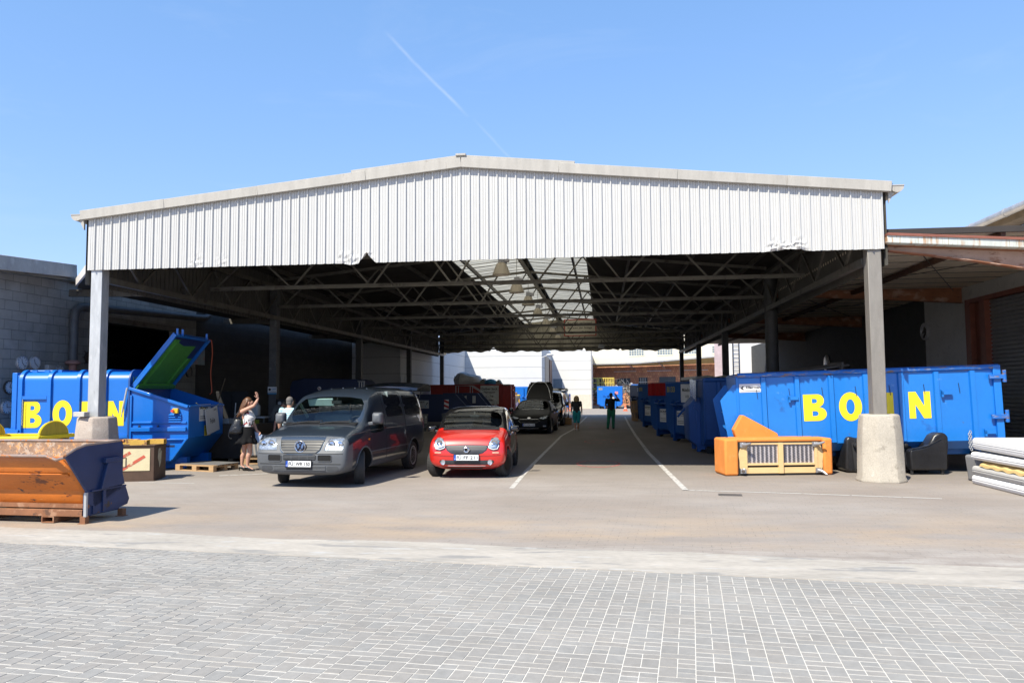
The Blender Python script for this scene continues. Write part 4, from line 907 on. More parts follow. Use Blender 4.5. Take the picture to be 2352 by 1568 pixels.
# ---- hook-lift roll-off containers
def container(name, label, loc, rz, L_=6.3, W_=2.44, H_=2.12, m=blued, ry=0., group=None, nrib=7, number=None, plate=True, lettersp=None, rail=None, corner=.35, hookz=1.22, mfront=None, rib0=.42, ribd=None):
    t = thing(name, label, 'container', loc, 0, group, rot=(0, ry, rz)); w2 = W_/2; z0 = .26
    rail = rail or m
    # shell: floor, two long walls, rear doors
    q = MB(); th = .05
    q.b(.12, L_, -w2, -w2+th, z0+.18, H_); q.b(.12, L_, w2-th, w2, z0+.18, H_)
    for s_ in (-1, 1): q.add([(.12, s_*w2, z0+.18), (L_, s_*w2, z0+.18), (L_, s_*(w2-.2), z0), (.12, s_*(w2-.2), z0)], [(0, 1, 2, 3)] if s_ > 0 else [(3, 2, 1, 0)])
    q.b(.12, L_, -w2+.2, w2-.2, z0, z0+.05); q.build('body', m, t)
    # end plate with clipped lower corners
    c_ = corner; ep = [(-w2, z0+c_+.1), (-w2+.06, z0+c_*.55), (-w2+c_, z0), (w2-c_, z0), (w2-.06, z0+c_*.55), (w2, z0+c_+.1), (w2, H_-.02), (-w2, H_-.02)]
    q = MB(); q.prism(ep, (.06, 0, 0), (0, 1, 0), (0, 0, 1), (.06, 0, 0)); q.build('end_plate', mfront or m, t, bev=.01)
    # top rail tube
    q = MB(); q.tube([(.1, -w2-.0, H_), (L_, -w2, H_)], .062, 12); q.tube([(.1, w2, H_), (L_, w2, H_)], .062, 12); q.tube([(.1, -w2, H_), (.1, w2, H_)], .05, 10); q.build('top_rail', rail, t, smooth=50)
    for k in range(nrib):
        x = rib0+k*(ribd or (L_-.62)/(nrib-.25))
        for s_ in (-1, 1):
            q = MB(); y0 = s_*w2; q.prism([(0, 0), (.02, -.055), (.11, -.055), (.13, 0)], (x, y0, z0+.2), (1, 0, 0), (0, -s_, 0), (0, 0, H_-z0-.26)); q.build('rib', m, t)
    q = MB(); q.b(L_-.12, L_+.03, -w2-.06, -w2+.06, z0, H_+.04); q.b(L_-.12, L_+.03, w2-.06, w2+.06, z0, H_+.04); q.b(L_-.05, L_, -w2+.06, w2-.06, z0, H_); q.build('rear_door', m, t, bev=.01)
    q = MB()
    for z in (.9, 1.75):
        q.b(L_-.22, L_+.08, -w2-.12, -w2-.06, z, z+.09); q.cyl((L_+.08, -w2-.09, z-.08), (L_+.08, -w2-.09, z+.18), .04, n=10)
    q.split('hinge', rail, t)
    # hook frame on the front end
    q = MB()
    for s_ in (-1, 1): q.b(-.06, .06, s_*.53-.05, s_*.53+.05, .04, hookz+.02); q.b(.0, L_-.2, s_*.53-.05, s_*.53+.05, .10, z0)
    q.b(-.02, .06, -.48, .48, .32, hookz-.06); q.build('hook_frame', mfront or m, t, bev=.01)
    q = MB(); q.cyl((-.10, -.62, hookz+.09), (-.10, .62, hookz+.09), .035, n=10)
    for s_ in (-.62, .62): q.prism([(0, 0), (-.16, .16), (-.16, .26), (0, .30)], (.06, s_-.02, hookz-.05), (1, 0, 0), (0, 0, 1), (0, .04, 0))
    q.prism([(0, -.02), (-.20, .10), (-.24, .2), (-.06, .26), (.0, .26)], (.06, .16, hookz-.02), (1, 0, 0), (0, 0, 1), (0, .10, 0)); q.build('hook_bar', mfront or m, t)
    for x in (.25, L_-.4):
        q = MB(); [q.cyl((x, s_*.8-.09, .10), (x, s_*.8+.09, .10), .10, n=16) for s_ in (-1, 1)]; q.split('roller', black, t)
    if plate:
        q = MB(); sticker(q, (-.024, .34, .60), (0, -1, 0), Z1, .74, .50); q.build('company_plate', [white, ink, cyan], t)
    if number:
        q = MB(); q.text(number, (.055, w2-.12, H_-.32), (0, -1, 0), Z1, .52 if len(number) > 3 else .36, .20, 0, .012); q.build('number', yels, t)
    if lettersp:
        letters(t, [(c, a, b_, c0, c1, -w2-.006) for c, a, b_, c0, c1 in lettersp])
    return t
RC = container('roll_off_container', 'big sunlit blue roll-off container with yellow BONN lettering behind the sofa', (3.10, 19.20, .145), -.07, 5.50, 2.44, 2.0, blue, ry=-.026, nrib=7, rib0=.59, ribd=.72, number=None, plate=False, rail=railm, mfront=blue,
    lettersp=[('B', 1.49, 1.98, .94, 1.53), ('O', 2.25, 2.71, .93, 1.54), ('N', 2.91, 3.37, .94, 1.52), ('N', 3.68, 4.12, .94, 1.52)])
# details of that container: maker's plate, ladder brackets, hooks along the side, chain
q = MB(); q.xf = Matrix.Translation((-.42, 0, -.12)); q.b(.55, 1.09, -1.226, -1.222, 1.74, 1.93, 0); q.text('Ellermann', (.70, -1.229, 1.82), X1, Z1, .36, .06, 1, .02)
q.add([(.58, -1.229, 1.84), (.62, -1.229, 1.88), (.66, -1.229, 1.88), (.62, -1.229, 1.84), (.66, -1.229, 1.80), (.62, -1.229, 1.80)], [(0, 3, 2, 1), (0, 5, 4, 3)], 1); q.quad((.58, -1.229, 1.76), (1.0, -1.229, 1.76), (1.0, -1.229, 1.77), (.58, -1.229, 1.77), 1); q.build('maker_plate', [white, ink], RC)
q = MB()
for k in range(7): q.bar((.50+.70*k, -1.228, 1.68), (.52+.70*k, -1.228, 1.46), .012, .01)
q.split('tarp_hook', bluek, RC)
for x, z in ((1.24, 1.42), (4.40, 1.44), (5.2, .58)):
    q = MB(); q.b(x-.07, x+.14, -1.31, -1.27, z, z+.075); q.b(x-.07, x-.03, -1.31, -1.25, z-.05, z+.1); q.build('bracket', blue, RC)
q = MB()
for k in range(9): q.tube([(4.84+.012*((-1)**k)+.02*cos(a), -1.27, .62-.045*k+.034*sin(a)) for a in [2*pi*j/10 for j in range(10)]], .008, 6, closed=True)
q.build('chain', galv, RC)
# pointed side wings and step brackets at its hook end
for s_ in (-1, 1):
    q = MB(); q.prism([(.12, .30), (-.20, .30), (-.14, .42), (-.30, 1.45), (.0, 1.80), (.12, 1.80)], (0, s_*1.19, 0), (1, 0, 0), (0, 0, 1), (0, .035, 0)); q.build('end_wing', blue, RC)
for k in range(4):
    q = MB(); q.prism([(0, 0), (-.12, 0), (-.12, -.03), (0, -.16)], (-.12, -.95, .55+.32*k), (1, 0, 0), (0, 0, 1), (0, .3, 0)); q.build('step_bracket', blue, RC)
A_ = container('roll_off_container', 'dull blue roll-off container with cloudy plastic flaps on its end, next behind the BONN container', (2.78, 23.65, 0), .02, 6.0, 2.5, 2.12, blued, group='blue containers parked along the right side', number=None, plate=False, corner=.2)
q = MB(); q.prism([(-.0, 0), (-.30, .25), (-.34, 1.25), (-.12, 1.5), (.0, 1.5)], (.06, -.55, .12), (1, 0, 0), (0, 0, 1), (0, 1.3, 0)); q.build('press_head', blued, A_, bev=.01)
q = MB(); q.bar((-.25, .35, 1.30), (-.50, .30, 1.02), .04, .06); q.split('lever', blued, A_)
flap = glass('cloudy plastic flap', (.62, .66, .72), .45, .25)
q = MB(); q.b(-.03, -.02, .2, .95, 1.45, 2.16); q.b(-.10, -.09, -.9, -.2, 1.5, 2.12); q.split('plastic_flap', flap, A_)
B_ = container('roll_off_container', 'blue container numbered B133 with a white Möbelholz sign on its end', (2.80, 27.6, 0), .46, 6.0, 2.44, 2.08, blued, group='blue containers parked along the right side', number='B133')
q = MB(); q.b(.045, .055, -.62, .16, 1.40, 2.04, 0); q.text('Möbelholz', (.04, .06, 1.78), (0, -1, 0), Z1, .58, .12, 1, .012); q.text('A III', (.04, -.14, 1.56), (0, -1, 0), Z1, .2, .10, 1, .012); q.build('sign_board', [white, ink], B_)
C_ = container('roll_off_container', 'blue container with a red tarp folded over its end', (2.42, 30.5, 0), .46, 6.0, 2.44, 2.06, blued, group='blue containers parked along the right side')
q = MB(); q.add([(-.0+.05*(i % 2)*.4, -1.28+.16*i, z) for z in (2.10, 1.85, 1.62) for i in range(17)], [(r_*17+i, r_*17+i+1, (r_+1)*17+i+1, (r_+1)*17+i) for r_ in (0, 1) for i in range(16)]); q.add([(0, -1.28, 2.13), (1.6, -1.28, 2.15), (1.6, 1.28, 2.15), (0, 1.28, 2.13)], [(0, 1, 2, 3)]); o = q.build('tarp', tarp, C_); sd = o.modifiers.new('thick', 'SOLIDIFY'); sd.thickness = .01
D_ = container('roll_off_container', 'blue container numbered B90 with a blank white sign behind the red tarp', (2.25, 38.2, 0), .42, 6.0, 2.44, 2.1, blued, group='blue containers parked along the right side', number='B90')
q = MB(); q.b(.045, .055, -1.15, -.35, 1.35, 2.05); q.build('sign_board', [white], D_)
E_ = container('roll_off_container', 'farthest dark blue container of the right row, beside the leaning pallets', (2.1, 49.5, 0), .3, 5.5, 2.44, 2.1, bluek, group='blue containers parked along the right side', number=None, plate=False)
q = MB(); q.b(.045, .055, -.9, -.2, 1.75, 2.0); q.build('sign_board', [whg], E_)
# rubbish sticking out of the open tops
junkc = [mat('cardboard', (.32, .24, .16), .8), mat('pale board', (.5, .48, .44), .7), mat('dark board', (.05, .045, .04), .7), mat('green plastic', (.25, .38, .12), .5)]
Rj = random.Random(12)
for (nm, lb, cx, cy, m, dims) in (('board_scrap', 'pale board lying on top of the B133 container', 4.0, 28.4, 1, (1.2, .8, .05)), ('board_scrap', 'dark flat panel resting on the red-tarp container', 3.6, 31.2, 2, (1.0, .7, .06)), ('board_scrap', 'stack of thin pale sheets on the container end above the Möbelholz sign', 3.3, 27.2, 1, (.9, .7, .10)),
                             ('plastic_tub', 'light green tub on top of the container row', 4.6, 27.2, 3, (.4, .4, .25))):
    q = MB(); q.box((0, 0, 0), dims, (Rj.uniform(-.12, .12), Rj.uniform(-.12, .12), Rj.uniform(0, 1)))
    if nm == 'board_scrap': q.box((.2, .1, .06), (dims[0]*.7, dims[1]*.6, .04), (.1, -.15, .5))
    else: q.b(-.22, .22, -.22, .22, .10, .13)
    o = q.build(nm, junkc[m], None, loc=(cx, cy, 2.2)); tag(o, lb, 'tub' if nm == 'plastic_tub' else 'board', 'rubbish on the container row')
o = MB().box((0, 0, .05), (2.2, .9, .04), (.05, -.13, .1)).box((.9, 0, .14), (.05, .9, .2), (0, .1, .1)).build('wooden_panel', mat('dusty wood', (.10, .08, .06), .8), None, loc=(4.8, 19.7, 2.24)); tag(o, 'dark wooden panel lying across the top of the big BONN container', 'panel')

# ---- dark blue closed container in the shade behind the van
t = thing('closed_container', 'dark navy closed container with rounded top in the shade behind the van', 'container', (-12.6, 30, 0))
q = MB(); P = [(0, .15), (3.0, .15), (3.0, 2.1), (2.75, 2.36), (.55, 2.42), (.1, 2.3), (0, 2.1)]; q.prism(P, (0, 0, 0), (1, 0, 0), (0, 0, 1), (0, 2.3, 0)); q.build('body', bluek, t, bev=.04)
q = MB(); q.cyl((1.25, -.01, 2.0), (1.25, -.02, 2.0), .08, n=20, m=0); q.bar((1.2, -.024, 2.05), (1.3, -.024, 1.95), .02, .005, (0, 1, 0), m=1); q.build('prohibition_sticker', [white, reds], t)
q = MB(); [q.b(2.9+.1*k, 2.93+.1*k, -.03, 0, 1.9, 2.25) for k in range(3)]; q.b(2.85, 3.15, -.03, 0, 2.25, 2.28); q.build('handle', galv, t)

# ---- low dark blue skips on the left with warning plates
def plate_rw(q, x, y, z, w_, h_, n=3, m0=1, m1=2, flip=1):
    q.quad((x, y, z), (x+w_, y, z), (x+w_, y, z+h_), (x, y, z+h_), m0)
    s_ = h_/n
    for k in range(n): 
        a = z+k*s_+s_*.1; c = [(x, y-.003, a+(s_*.4 if flip < 0 else 0)), (x+w_, y-.003, a+(s_*.4 if flip > 0 else 0)), (x+w_, y-.003, a+s_*.5+(s_*.4 if flip > 0 else 0)), (x, y-.003, a+s_*.5+(s_*.4 if flip < 0 else 0))]
        q.quad(*c, m1)
wred = mat('warning red', (.42, .02, .015), .5)
def skip(label, x0, y0, L1, L2, h, w_, grp):
    t = thing('skip', label, 'skip', (x0, y0, 0), 0, grp)
    q = MB(); P = [(.3, .3), (L1, .3), (L2, h*.48), (L2-.0, h*.48+.05), (L1-.0, h), (0, h), (0, h*.5)]
    q.prism(P, (0, 0, 0), (1, 0, 0), (0, 0, 1), (0, .06, 0)); q.prism(P, (0, w_, 0), (1, 0, 0), (0, 0, 1), (0, .06, 0)); q.b(0, .05, .06, w_, h*.5, h); q.b(.3, L1, .06, w_, .3, .36)
    q.add([(L1, .06, .3), (L1, w_, .3), (L2, w_, h*.48), (L2, .06, h*.48)], [(0, 1, 2, 3), (3, 2, 1, 0)]); q.build('tub', bluek, t, bev=.01)
    q = MB(); q.bar((0, .0, h), (L1, .0, h), .09, .07); q.bar((0, w_+.06, h), (L1, w_+.06, h), .09, .07); q.bar((L1, .0, h), (L2, .0, h*.5), .09, .06); q.build('rim', bluek, t)
    return t
S1 = skip('long dark blue skip with BONN plate and red-white warning plate in the shade', -11.0, 38.6, 3.6, 4.35, 1.66, 1.9, 'dark blue skips on the left side')
q = MB(); sticker(q, (1.35, -.012, .98), X1, Z1, .86, .42); q.build('company_plate', [whg, ink, cyan], S1)
q = MB(); plate_rw(q, 3.0, -.012, .95, .24, .48, 2, 0, 1, -1); q.build('warning_plate', [white, wred], S1)
S2 = skip('smaller dark skip with paper stickers behind the long dark blue skip', -8.6, 41.2, 1.9, 2.6, 1.72, 1.6, 'dark blue skips on the left side')
q = MB(); q.quad((1.0, -.012, 1.15), (1.3, -.012, 1.15), (1.3, -.012, 1.62), (1.0, -.012, 1.5)); q.quad((1.62, -.012, 1.2), (1.8, -.012, 1.2), (1.8, -.012, 1.6), (1.62, -.012, 1.6)); q.build('paper_sticker', [whg], S2)

# ---- red container with sign, stair in front
RD = thing('red_container', 'dark red open container labelled Gelber Sack with bags piled on top', 'container', (-11.5, 51, 0))
L_, w_, h = 5.4, 2.3, 2.18
q = MB(); q.b(0, L_, 0, .06, .2, h); q.b(0, L_, w_-.06, w_, .2, h); q.b(0, .06, .06, w_-.06, .2, h); q.b(0, L_, .06, w_-.06, .2, .26); q.build('body', reds, RD)
q = MB(); q.b(-.06, L_+.02, -.05, .08, h, h+.12); q.b(-.06, L_+.02, w_-.08, w_+.05, h, h+.12); q.build('top_rail', reds, RD, bev=.01)
q = MB()
for x in (.02, 1.05, 4.0, 4.9): q.b(x, x+.1, -.05, 0, .2, h)
q.split('rib', reds, RD)
q = MB(); q.b(L_-.02, L_+.06, 0, w_, .2, h)
for y in (.2, .75, 1.3, 1.9): q.cyl((L_+.12, y, .25), (L_+.12, y, h), .03, n=8)
q.build('rear_door', reds, RD)
q = MB()
for z in (.35, .6, 1.35, 1.9): q.box((L_+.14, .45, z), (.06, .5, .06))
q.box((L_+.16, 1.0, 1.25), (.08, .1, .5), (.4, 0, 0)); q.build('locking_gear', mat('pale red steel', (.45, .12, .09), .5), RD)
q = MB(); q.b(3.42, 4.65, -.065, -.055, .98, 2.22, 0)
for k, s_ in enumerate(('Gelber Sack', 'Styropor', 'Folie', 'Dosen')): wd = (1.1, .78, .5, .58)[k]; q.text(s_, (4.03-wd/2, -.07, 1.92-.245*k), X1, Z1, wd, .155 if k != 1 else .17, 1, .018)
q.build('sign_board', [mat('sign grey white', (.52, .54, .53), .5), ink], RD)
q = MB(); plate_rw(q, 4.30, -.055, -.1+.0+.45-.0, .28, 0.001, 1, 0, 0); q.v.clear(); q.f.clear(); q.mi.clear(); plate_rw(q, 4.30, -.056, .02+.3, .28, 1.0, 3, 0, 1, 1); q.build('warning_plate', [white, wred], RD)
q = MB(); q.quad((1.95, -.058, 1.1), (2.85, -.058, 1.1), (2.85, -.058, 1.36), (1.95, -.058, 1.36), 0); q.text('VEOLIA', (2.15, -.062, 1.16), X1, Z1, .62, .13, 1, .02); q.quad((2.1, -.058, 1.42), (2.55, -.058, 1.42), (2.55, -.058, 1.68), (2.1, -.058, 1.68), 0); q.build('sticker', [whg, ink], RD)
q = MB(); q.b(4.95, 5.4, -.06, -.052, 2.22, 2.30); q.build('top_strip', [whg], RD)
bagm = mat('clear grey bag', (.42, .43, .44), .3, var=.15, scale=2, bump=1.0, bscale=3)
def blob(name, label, cat, c, r, m, seed, grp, squash=1.):
    R = random.Random(seed); q = MB(); q.sph((0, 0, 0), r, 14, 9)
    for i, p in enumerate(q.v): q.v[i] = p*(1+.16*sin(p.x*5+seed)+.12*sin(p.y*7+seed*2)+R.uniform(-.05, .05))
    o = q.build(name, m, None, smooth=30, loc=c); tag(o, label, cat, grp); return o
blob('plastic_bag', 'large clear grey plastic bag heaped on the left of the red container', 'bag', (-9.3, 52.1, 2.55), (1.0, .8, .55), bagm, 3, 'rubbish on the red container')
for lb, x, m, sc, rz in (('grey folded card sticking out of the red container beside the clear bag', -8.1, mat('grey card', (.22, .23, .22), .7), .55, .5), ('pale grey card peak above the Gelber Sack sign', -7.05, mat('grey card', 0), .42, .7)):
    q = MB(); q.add([(-sc*1.4, 0, -.25), (sc, 0, -.25), (.1*sc, .0, sc*.62), (-sc*1.2, .6, -.25), (sc, .6, -.25), (.25*sc, .6, sc*.6)], [(0, 1, 2), (5, 4, 3), (0, 2, 5, 3), (1, 4, 5, 2), (0, 3, 4, 1)]); o = q.build('card_scrap', m, None, loc=(x, 51.9, 2.36)); tag(o, lb, 'card', 'rubbish on the red container')
blob('blue_bag', 'crumpled blue plastic bag between the grey cards on the red container', 'bag', (-7.55, 52.2, 2.38), (.55, .4, .25), mat('bag blue', (.05, .22, .40), .35), 8, 'rubbish on the red container')
t = thing('steel_stair', 'galvanised stair with handrails standing before the red container', 'stair', (-9.5, 49.6, 0))
q = MB(); q.b(0, .95, 0, .9, 1.15, 1.2); [q.b(.95+.27*k, 1.24+.27*k, 0, .9, .98-.2*k, 1.01-.2*k) for k in range(5)]; q.bar((.9, 0, 1.12), (2.4, 0, 0), .05, .2); q.bar((.9, .9, 1.12), (2.4, .9, 0), .05, .2); q.build('steps', galv, t)
for y in (0, .9):
    q = MB(); q.tube([(0, y, 0), (0, y, 2.2), (1.0, y, 2.2), (2.55, y, 1.22), (2.55, y, .1)], .028, 8); q.tube([(.0, y, 1.7), (.95, y, 1.7), (2.55, y, .75)], .02, 8); q.cyl((.95, y, 1.2), (.95, y, 2.2), .025, n=8); q.build('handrail', galv, t)
# ================================================================= VEHICLES
tyre_m = mat('tyre rubber', (.034, .033, .032), .75, var=.15, scale=20); rim_m = mat('alloy', (.55, .55, .56), .35, .25, var=.05); rimk = mat('black alloy', (.02, .02, .022), .3, .4)
arch_m = mat('wheel housing', (.006, .006, .006), .9); chrome = mat('chrome', (.62, .63, .65), .12, 1., var=.02, fine=0); blkpl = mat('black plastic', (.014, .014, .015), .45, var=.1); cabin = mat('cabin grey', (.22, .27, .26), .8, var=.1)
glass_w = glass('windscreen glass', (.80, .90, .88), .5); glass_s = glass('side glass', (.32, .35, .36), .6); lampg = glass('headlamp glass', (.9, .93, .96), .5, .08); seat_m = mat('seat cloth', (.24, .27, .27), .9, var=.1)
platew = mat('plate white', (.74, .75, .76), .4, var=.01, fine=0); plateb = mat('plate blue', (.01, .06, .35), .4); amber = mat('amber lens', (.65, .16, .02), .25); tail_m = mat('tail red', (.30, .01, .01), .25)
def paint(name, col, metal=.0, rough=.3, coat=1.): return mat(name, col, rough, metal, var=.02, scale=1, fine=.0, coat=coat)

def subdivided(name, V, F, mi, mats, cutters, lv=1):
    me = bpy.data.meshes.new(name); me.from_pydata([tuple(v) for v in V], [], F); [me.materials.append(m) for m in mats]; me.polygons.foreach_set('material_index', mi); me.update()
    b_ = bmesh.new(); b_.from_mesh(me); bmesh.ops.remove_doubles(b_, verts=b_.verts, dist=1e-5); bmesh.ops.recalc_face_normals(b_, faces=b_.faces); 
    cl = b_.edges.layers.float.new('crease_edge')
    for e in b_.edges:
        ms_ = {f.material_index for f in e.link_faces}
        if len(ms_) > 1 and (1 in ms_ or 2 in ms_): e[cl] = .75
    b_.to_mesh(me); b_.free()
    o = bpy.data.objects.new(name, me); COL.objects.link(o)
    sd = o.modifiers.new('s', 'SUBSURF'); sd.levels = lv; sd.render_levels = lv
    cs = []
    for c in cutters:
        cm_ = c.mesh('cut', mats); co = bpy.data.objects.new('cut', cm_); COL.objects.link(co); cs.append(co)
        bo = o.modifiers.new('b', 'BOOLEAN'); bo.object = co; bo.operation = 'DIFFERENCE'; bo.solver = 'EXACT'
    dg = bpy.context.evaluated_depsgraph_get(); out_ = bpy.data.meshes.new_from_object(o.evaluated_get(dg))
    for c in cs: bpy.data.objects.remove(c)
    bpy.data.objects.remove(o); return out_

class Car:
    """body lofted through cross-sections; local x across, y from front bumper to rear, z up"""
    def __init__(s, name, label, cat, loc, rz, stations, kinds, mats, wheels, archr, group=None, gi=1):
        s.t = thing(name, label, cat, loc, rz, group)
        V = []; F = []; mi = []; n = len(stations[0][1]); N2 = 2*n-2
        for y, half in stations:
            ring = [(x, y, z) for x, z in half]+[(-x, y, z) for x, z in half[-2:0:-1]]
            V += ring
        for i in range(len(stations)-1):
            for j in range(N2):
                h = j if j < n-1 else N2-1-j
                F.append((i*N2+j, (i+1)*N2+j, (i+1)*N2+(j+1) % N2, i*N2+(j+1) % N2)); mi.append(kinds(i, h))
        # caps as strips between mirrored ring points
        for k, (base, i) in enumerate(((0, 0), ((len(stations)-1)*N2, len(stations)-2))):
            for j in range(n-1):
                a, b_ = base+j, base+j+1; c, d = base+(N2-j-1) % N2, base+(N2-j) % N2
                f = [a, b_, c, d]; f2 = []
                for x in f:
                    if x not in f2: f2.append(x)
                if len(f2) > 2: F.append(tuple(f2)); mi.append(kinds(-1 if k == 0 else 99, j))
        cut = []
        for (x, y, z) in wheels:
            q = MB(); sgn = 1 if x > 0 else -1; q.cyl((sgn*.50, y, z), (sgn*1.3, y, z), archr, n=36, m=len(mats)-1); cut.append(q)
        me = subdivided('body', V, F, mi, mats, cut)
        s.bvh = None; b_ = bmesh.new(); b_.from_mesh(me); s.bvh = BVHTree.FromBMesh(b_)
        # glass faces become parts of their own
        gl_f = [f for f in b_.faces if f.material_index in (gi, gi+1)]; seen = set(); groups = []
        for f in gl_f:
            if f in seen: continue
            st_, comp = [f], []; seen.add(f)
            while st_:
                g = st_.pop(); comp.append(g)
                for e in g.edges:
                    for h in e.link_faces:
                        if h not in seen and h.material_index == f.material_index: seen.add(h); st_.append(h)
            groups.append(comp)
        for comp in groups:
            idx = {}; vv = []; ff = []
            for f in comp:
                ff.append([idx.setdefault(v.index, len(idx)) for v in f.verts])
            inv = sorted(idx, key=idx.get); b_.verts.ensure_lookup_table(); vv = [b_.verts[i].co.copy() for i in inv]
            c = sum(vv, Vector())/len(vv); q = MB(); q.add(vv, ff)
            nm = 'windscreen' if comp[0].material_index == gi and abs(c.x) < .2 and c.y < 2.6 else ('rear_window' if abs(c.x) < .2 else 'side_window')
            q.build(nm, glass_w if comp[0].material_index == gi else glass_s, s.t, smooth=60)
        bmesh.ops.delete(b_, geom=gl_f, context='FACES'); b_.to_mesh(me); b_.free()
        me.polygons.foreach_set('use_smooth', [True]*len(me.polygons)); me.set_sharp_from_angle(angle=radians(38))
        s.body = bpy.data.objects.new('body', me); COL.objects.link(s.body); s.body.parent = s.t
    def hit(s, p, d):
        r = s.bvh.ray_cast(Vector(p), Vector(d)); return r[0]
    def F(s, x, z, off=0.):
        h = s.hit((x, -3, z), (0, 1, 0))
        return (h if h else Vector((x, .6, z)))+Vector((0, -off, 0))
    def Sd(s, sg, y, z, off=0.):
        h = s.hit((sg*3, y, z), (-sg, 0, 0)); return (h if h else Vector((sg*.8, y, z)))+Vector((sg*off, 0, 0))
    def patch(s, name, poly, m, side=0, off=.01, rings=4, parent=None, bulge=0., rim=None, smooth=40):
        """a patch cut to an outline and laid on the bodywork (side 0 = front, +-1 = flank)"""
        P = s.F if side == 0 else (lambda a, b_, o=0.: s.Sd(side, a, b_, o)); n = len(poly); cx = sum(p[0] for p in poly)/n; cz = sum(p[1] for p in poly)/n
        q = MB(); V = [P(cx, cz, off+bulge)]
        for k in range(1, rings+1):
            f = k/rings; V += [P(cx+(x-cx)*f, cz+(z-cz)*f, off+bulge*(1-f*f)) for x, z in poly]
        V += [P(x, z, -.012) for x, z in poly]
        F = [(0, 1+j, 1+(j+1) % n) for j in range(n)]
        for k in range(rings): F += [(1+k*n+j, 1+(k+1)*n+j, 1+(k+1)*n+(j+1) % n, 1+k*n+(j+1) % n) for j in range(n)]
        q.add(V, F); return q.build(name, m, parent or s.t, smooth=smooth, weld=False)
    def strip(s, q, pts, w_, side=0, off=.012, m=0, d=.012):
        """a moulding that follows the bodywork through the given points"""
        P = s.F if side == 0 else (lambda a, b_, o=0.: s.Sd(side, a, b_, o))
        pts2 = []
        for (a, b_) in zip(pts, pts[1:]):
            k = max(1, int(sqrt((a[0]-b_[0])**2+(a[1]-b_[1])**2)/.08))
            pts2 += [(a[0]+(b_[0]-a[0])*i/k, a[1]+(b_[1]-a[1])*i/k) for i in range(k)]
        pts2.append(pts[-1]); q.tube([P(*p, off-d*.3) for p in pts2], w_/2, 6, m)
    def wheel(s, c, r, w_, steer, m, spokes=6, sg=1):
        o = MB(); hw = w_/2
        o.lathe([(r*.66, -hw*.9), (r*.80, -hw), (r*.93, -hw*.95), (r*.985, -hw*.75), (r, -hw*.4), (r, hw*.4), (r*.985, hw*.75), (r*.93, hw*.95), (r*.80, hw), (r*.66, hw*.9)], ax=(1, 0, 0), n=40)
        for k in range(56):
            a = 2*pi*k/56; cA, sA = cos(a), sin(a)
            for x0, x1, sh in ((-hw*.72, -hw*.12, .03), (hw*.12, hw*.72, -.03)): o.bar((x0, r*cos(a+sh)*1.0, r*sin(a+sh)), (x1, r*cA, r*sA), .012, .010, (0, cA, sA))
        w_o = o.build('wheel', tyre_m, s.t, smooth=35, loc=c, rot=(0, 0, steer))
        q = MB(); q.lathe([(r*.68, -hw*.4), (r*.68, hw*.88), (r*.63, hw*.92), (r*.60, hw*.80), (r*.58, hw*.3), (0, hw*.25)], ax=(sg, 0, 0), n=32, m=1)
        q.lathe([(r*.685, hw*.80), (r*.67, hw*.95), (r*.60, hw*.90)], ax=(sg, 0, 0), n=32)
        for k in range(spokes):
            a = 2*pi*k/spokes+.2; d = Vector((0, cos(a), sin(a))); t_ = Vector((0, -sin(a), cos(a))); X = Vector((sg, 0, 0))
            A = X*hw*.80; q.add([d*r*.10-t_*r*.11+A, d*r*.10+t_*r*.11+A, d*r*.64+t_*r*.075+X*hw*.86, d*r*.64-t_*r*.075+X*hw*.86, d*r*.10-t_*r*.11+X*hw*.4, d*r*.10+t_*r*.11+X*hw*.4, d*r*.64+t_*r*.075+X*hw*.4, d*r*.64-t_*r*.075+X*hw*.4], [(0, 1, 2, 3), (3, 2, 1, 0), (0, 3, 7, 4), (1, 5, 6, 2)])
        q.cyl(Vector((sg*hw*.3, 0, 0)), Vector((sg*hw*.88, 0, 0)), r*.14, n=16); q.build('rim', [m, arch_m], w_o, smooth=35)
    def plate(s, z, text, tilt=.0, w_=.52, h_=.11, x=0., off=.035):
        p = s.F(x, z, off); q = MB(); q.xf = Matrix.Translation(p) @ Matrix.Rotation(-tilt, 4, 'X')
        q.b(-w_/2-.012, w_/2+.012, 0, .02, -h_/2-.028, h_/2+.012, 3); q.b(-w_/2, w_/2, -.006, 0, -h_/2, h_/2, 0); q.quad((-w_/2, -.008, -h_/2), (-w_/2+.045, -.008, -h_/2), (-w_/2+.045, -.008, h_/2), (-w_/2, -.008, h_/2), 1)
        q.text('D', (-w_/2+.014, -.010, -h_/2+.015), X1, Z1, .016, .022, 0)
        a, b_ = text.split('|'); wa = .042*len(a); q.text(a, (-w_/2+.06, -.010, -h_/2+.019), X1, Z1, wa*1.12, h_-(.038 if 'Ü' not in a else .022), 2, .022)
        q.cyl((-w_/2+.085+wa*1.12, -.006, .02), (-w_/2+.085+wa*1.12, -.010, .02), .017, n=12, m=4); q.cyl((-w_/2+.085+wa*1.12, -.006, -.024), (-w_/2+.085+wa*1.12, -.010, -.024), .017, n=12, m=4)
        x0 = -w_/2+.112+wa*1.12; q.text(b_, (x0, -.010, -h_/2+.019), X1, Z1, w_/2-.02-x0, h_-.038, 2, .022)
        q.build('number_plate', [platew, plateb, ink, blkpl, whg], s.t)
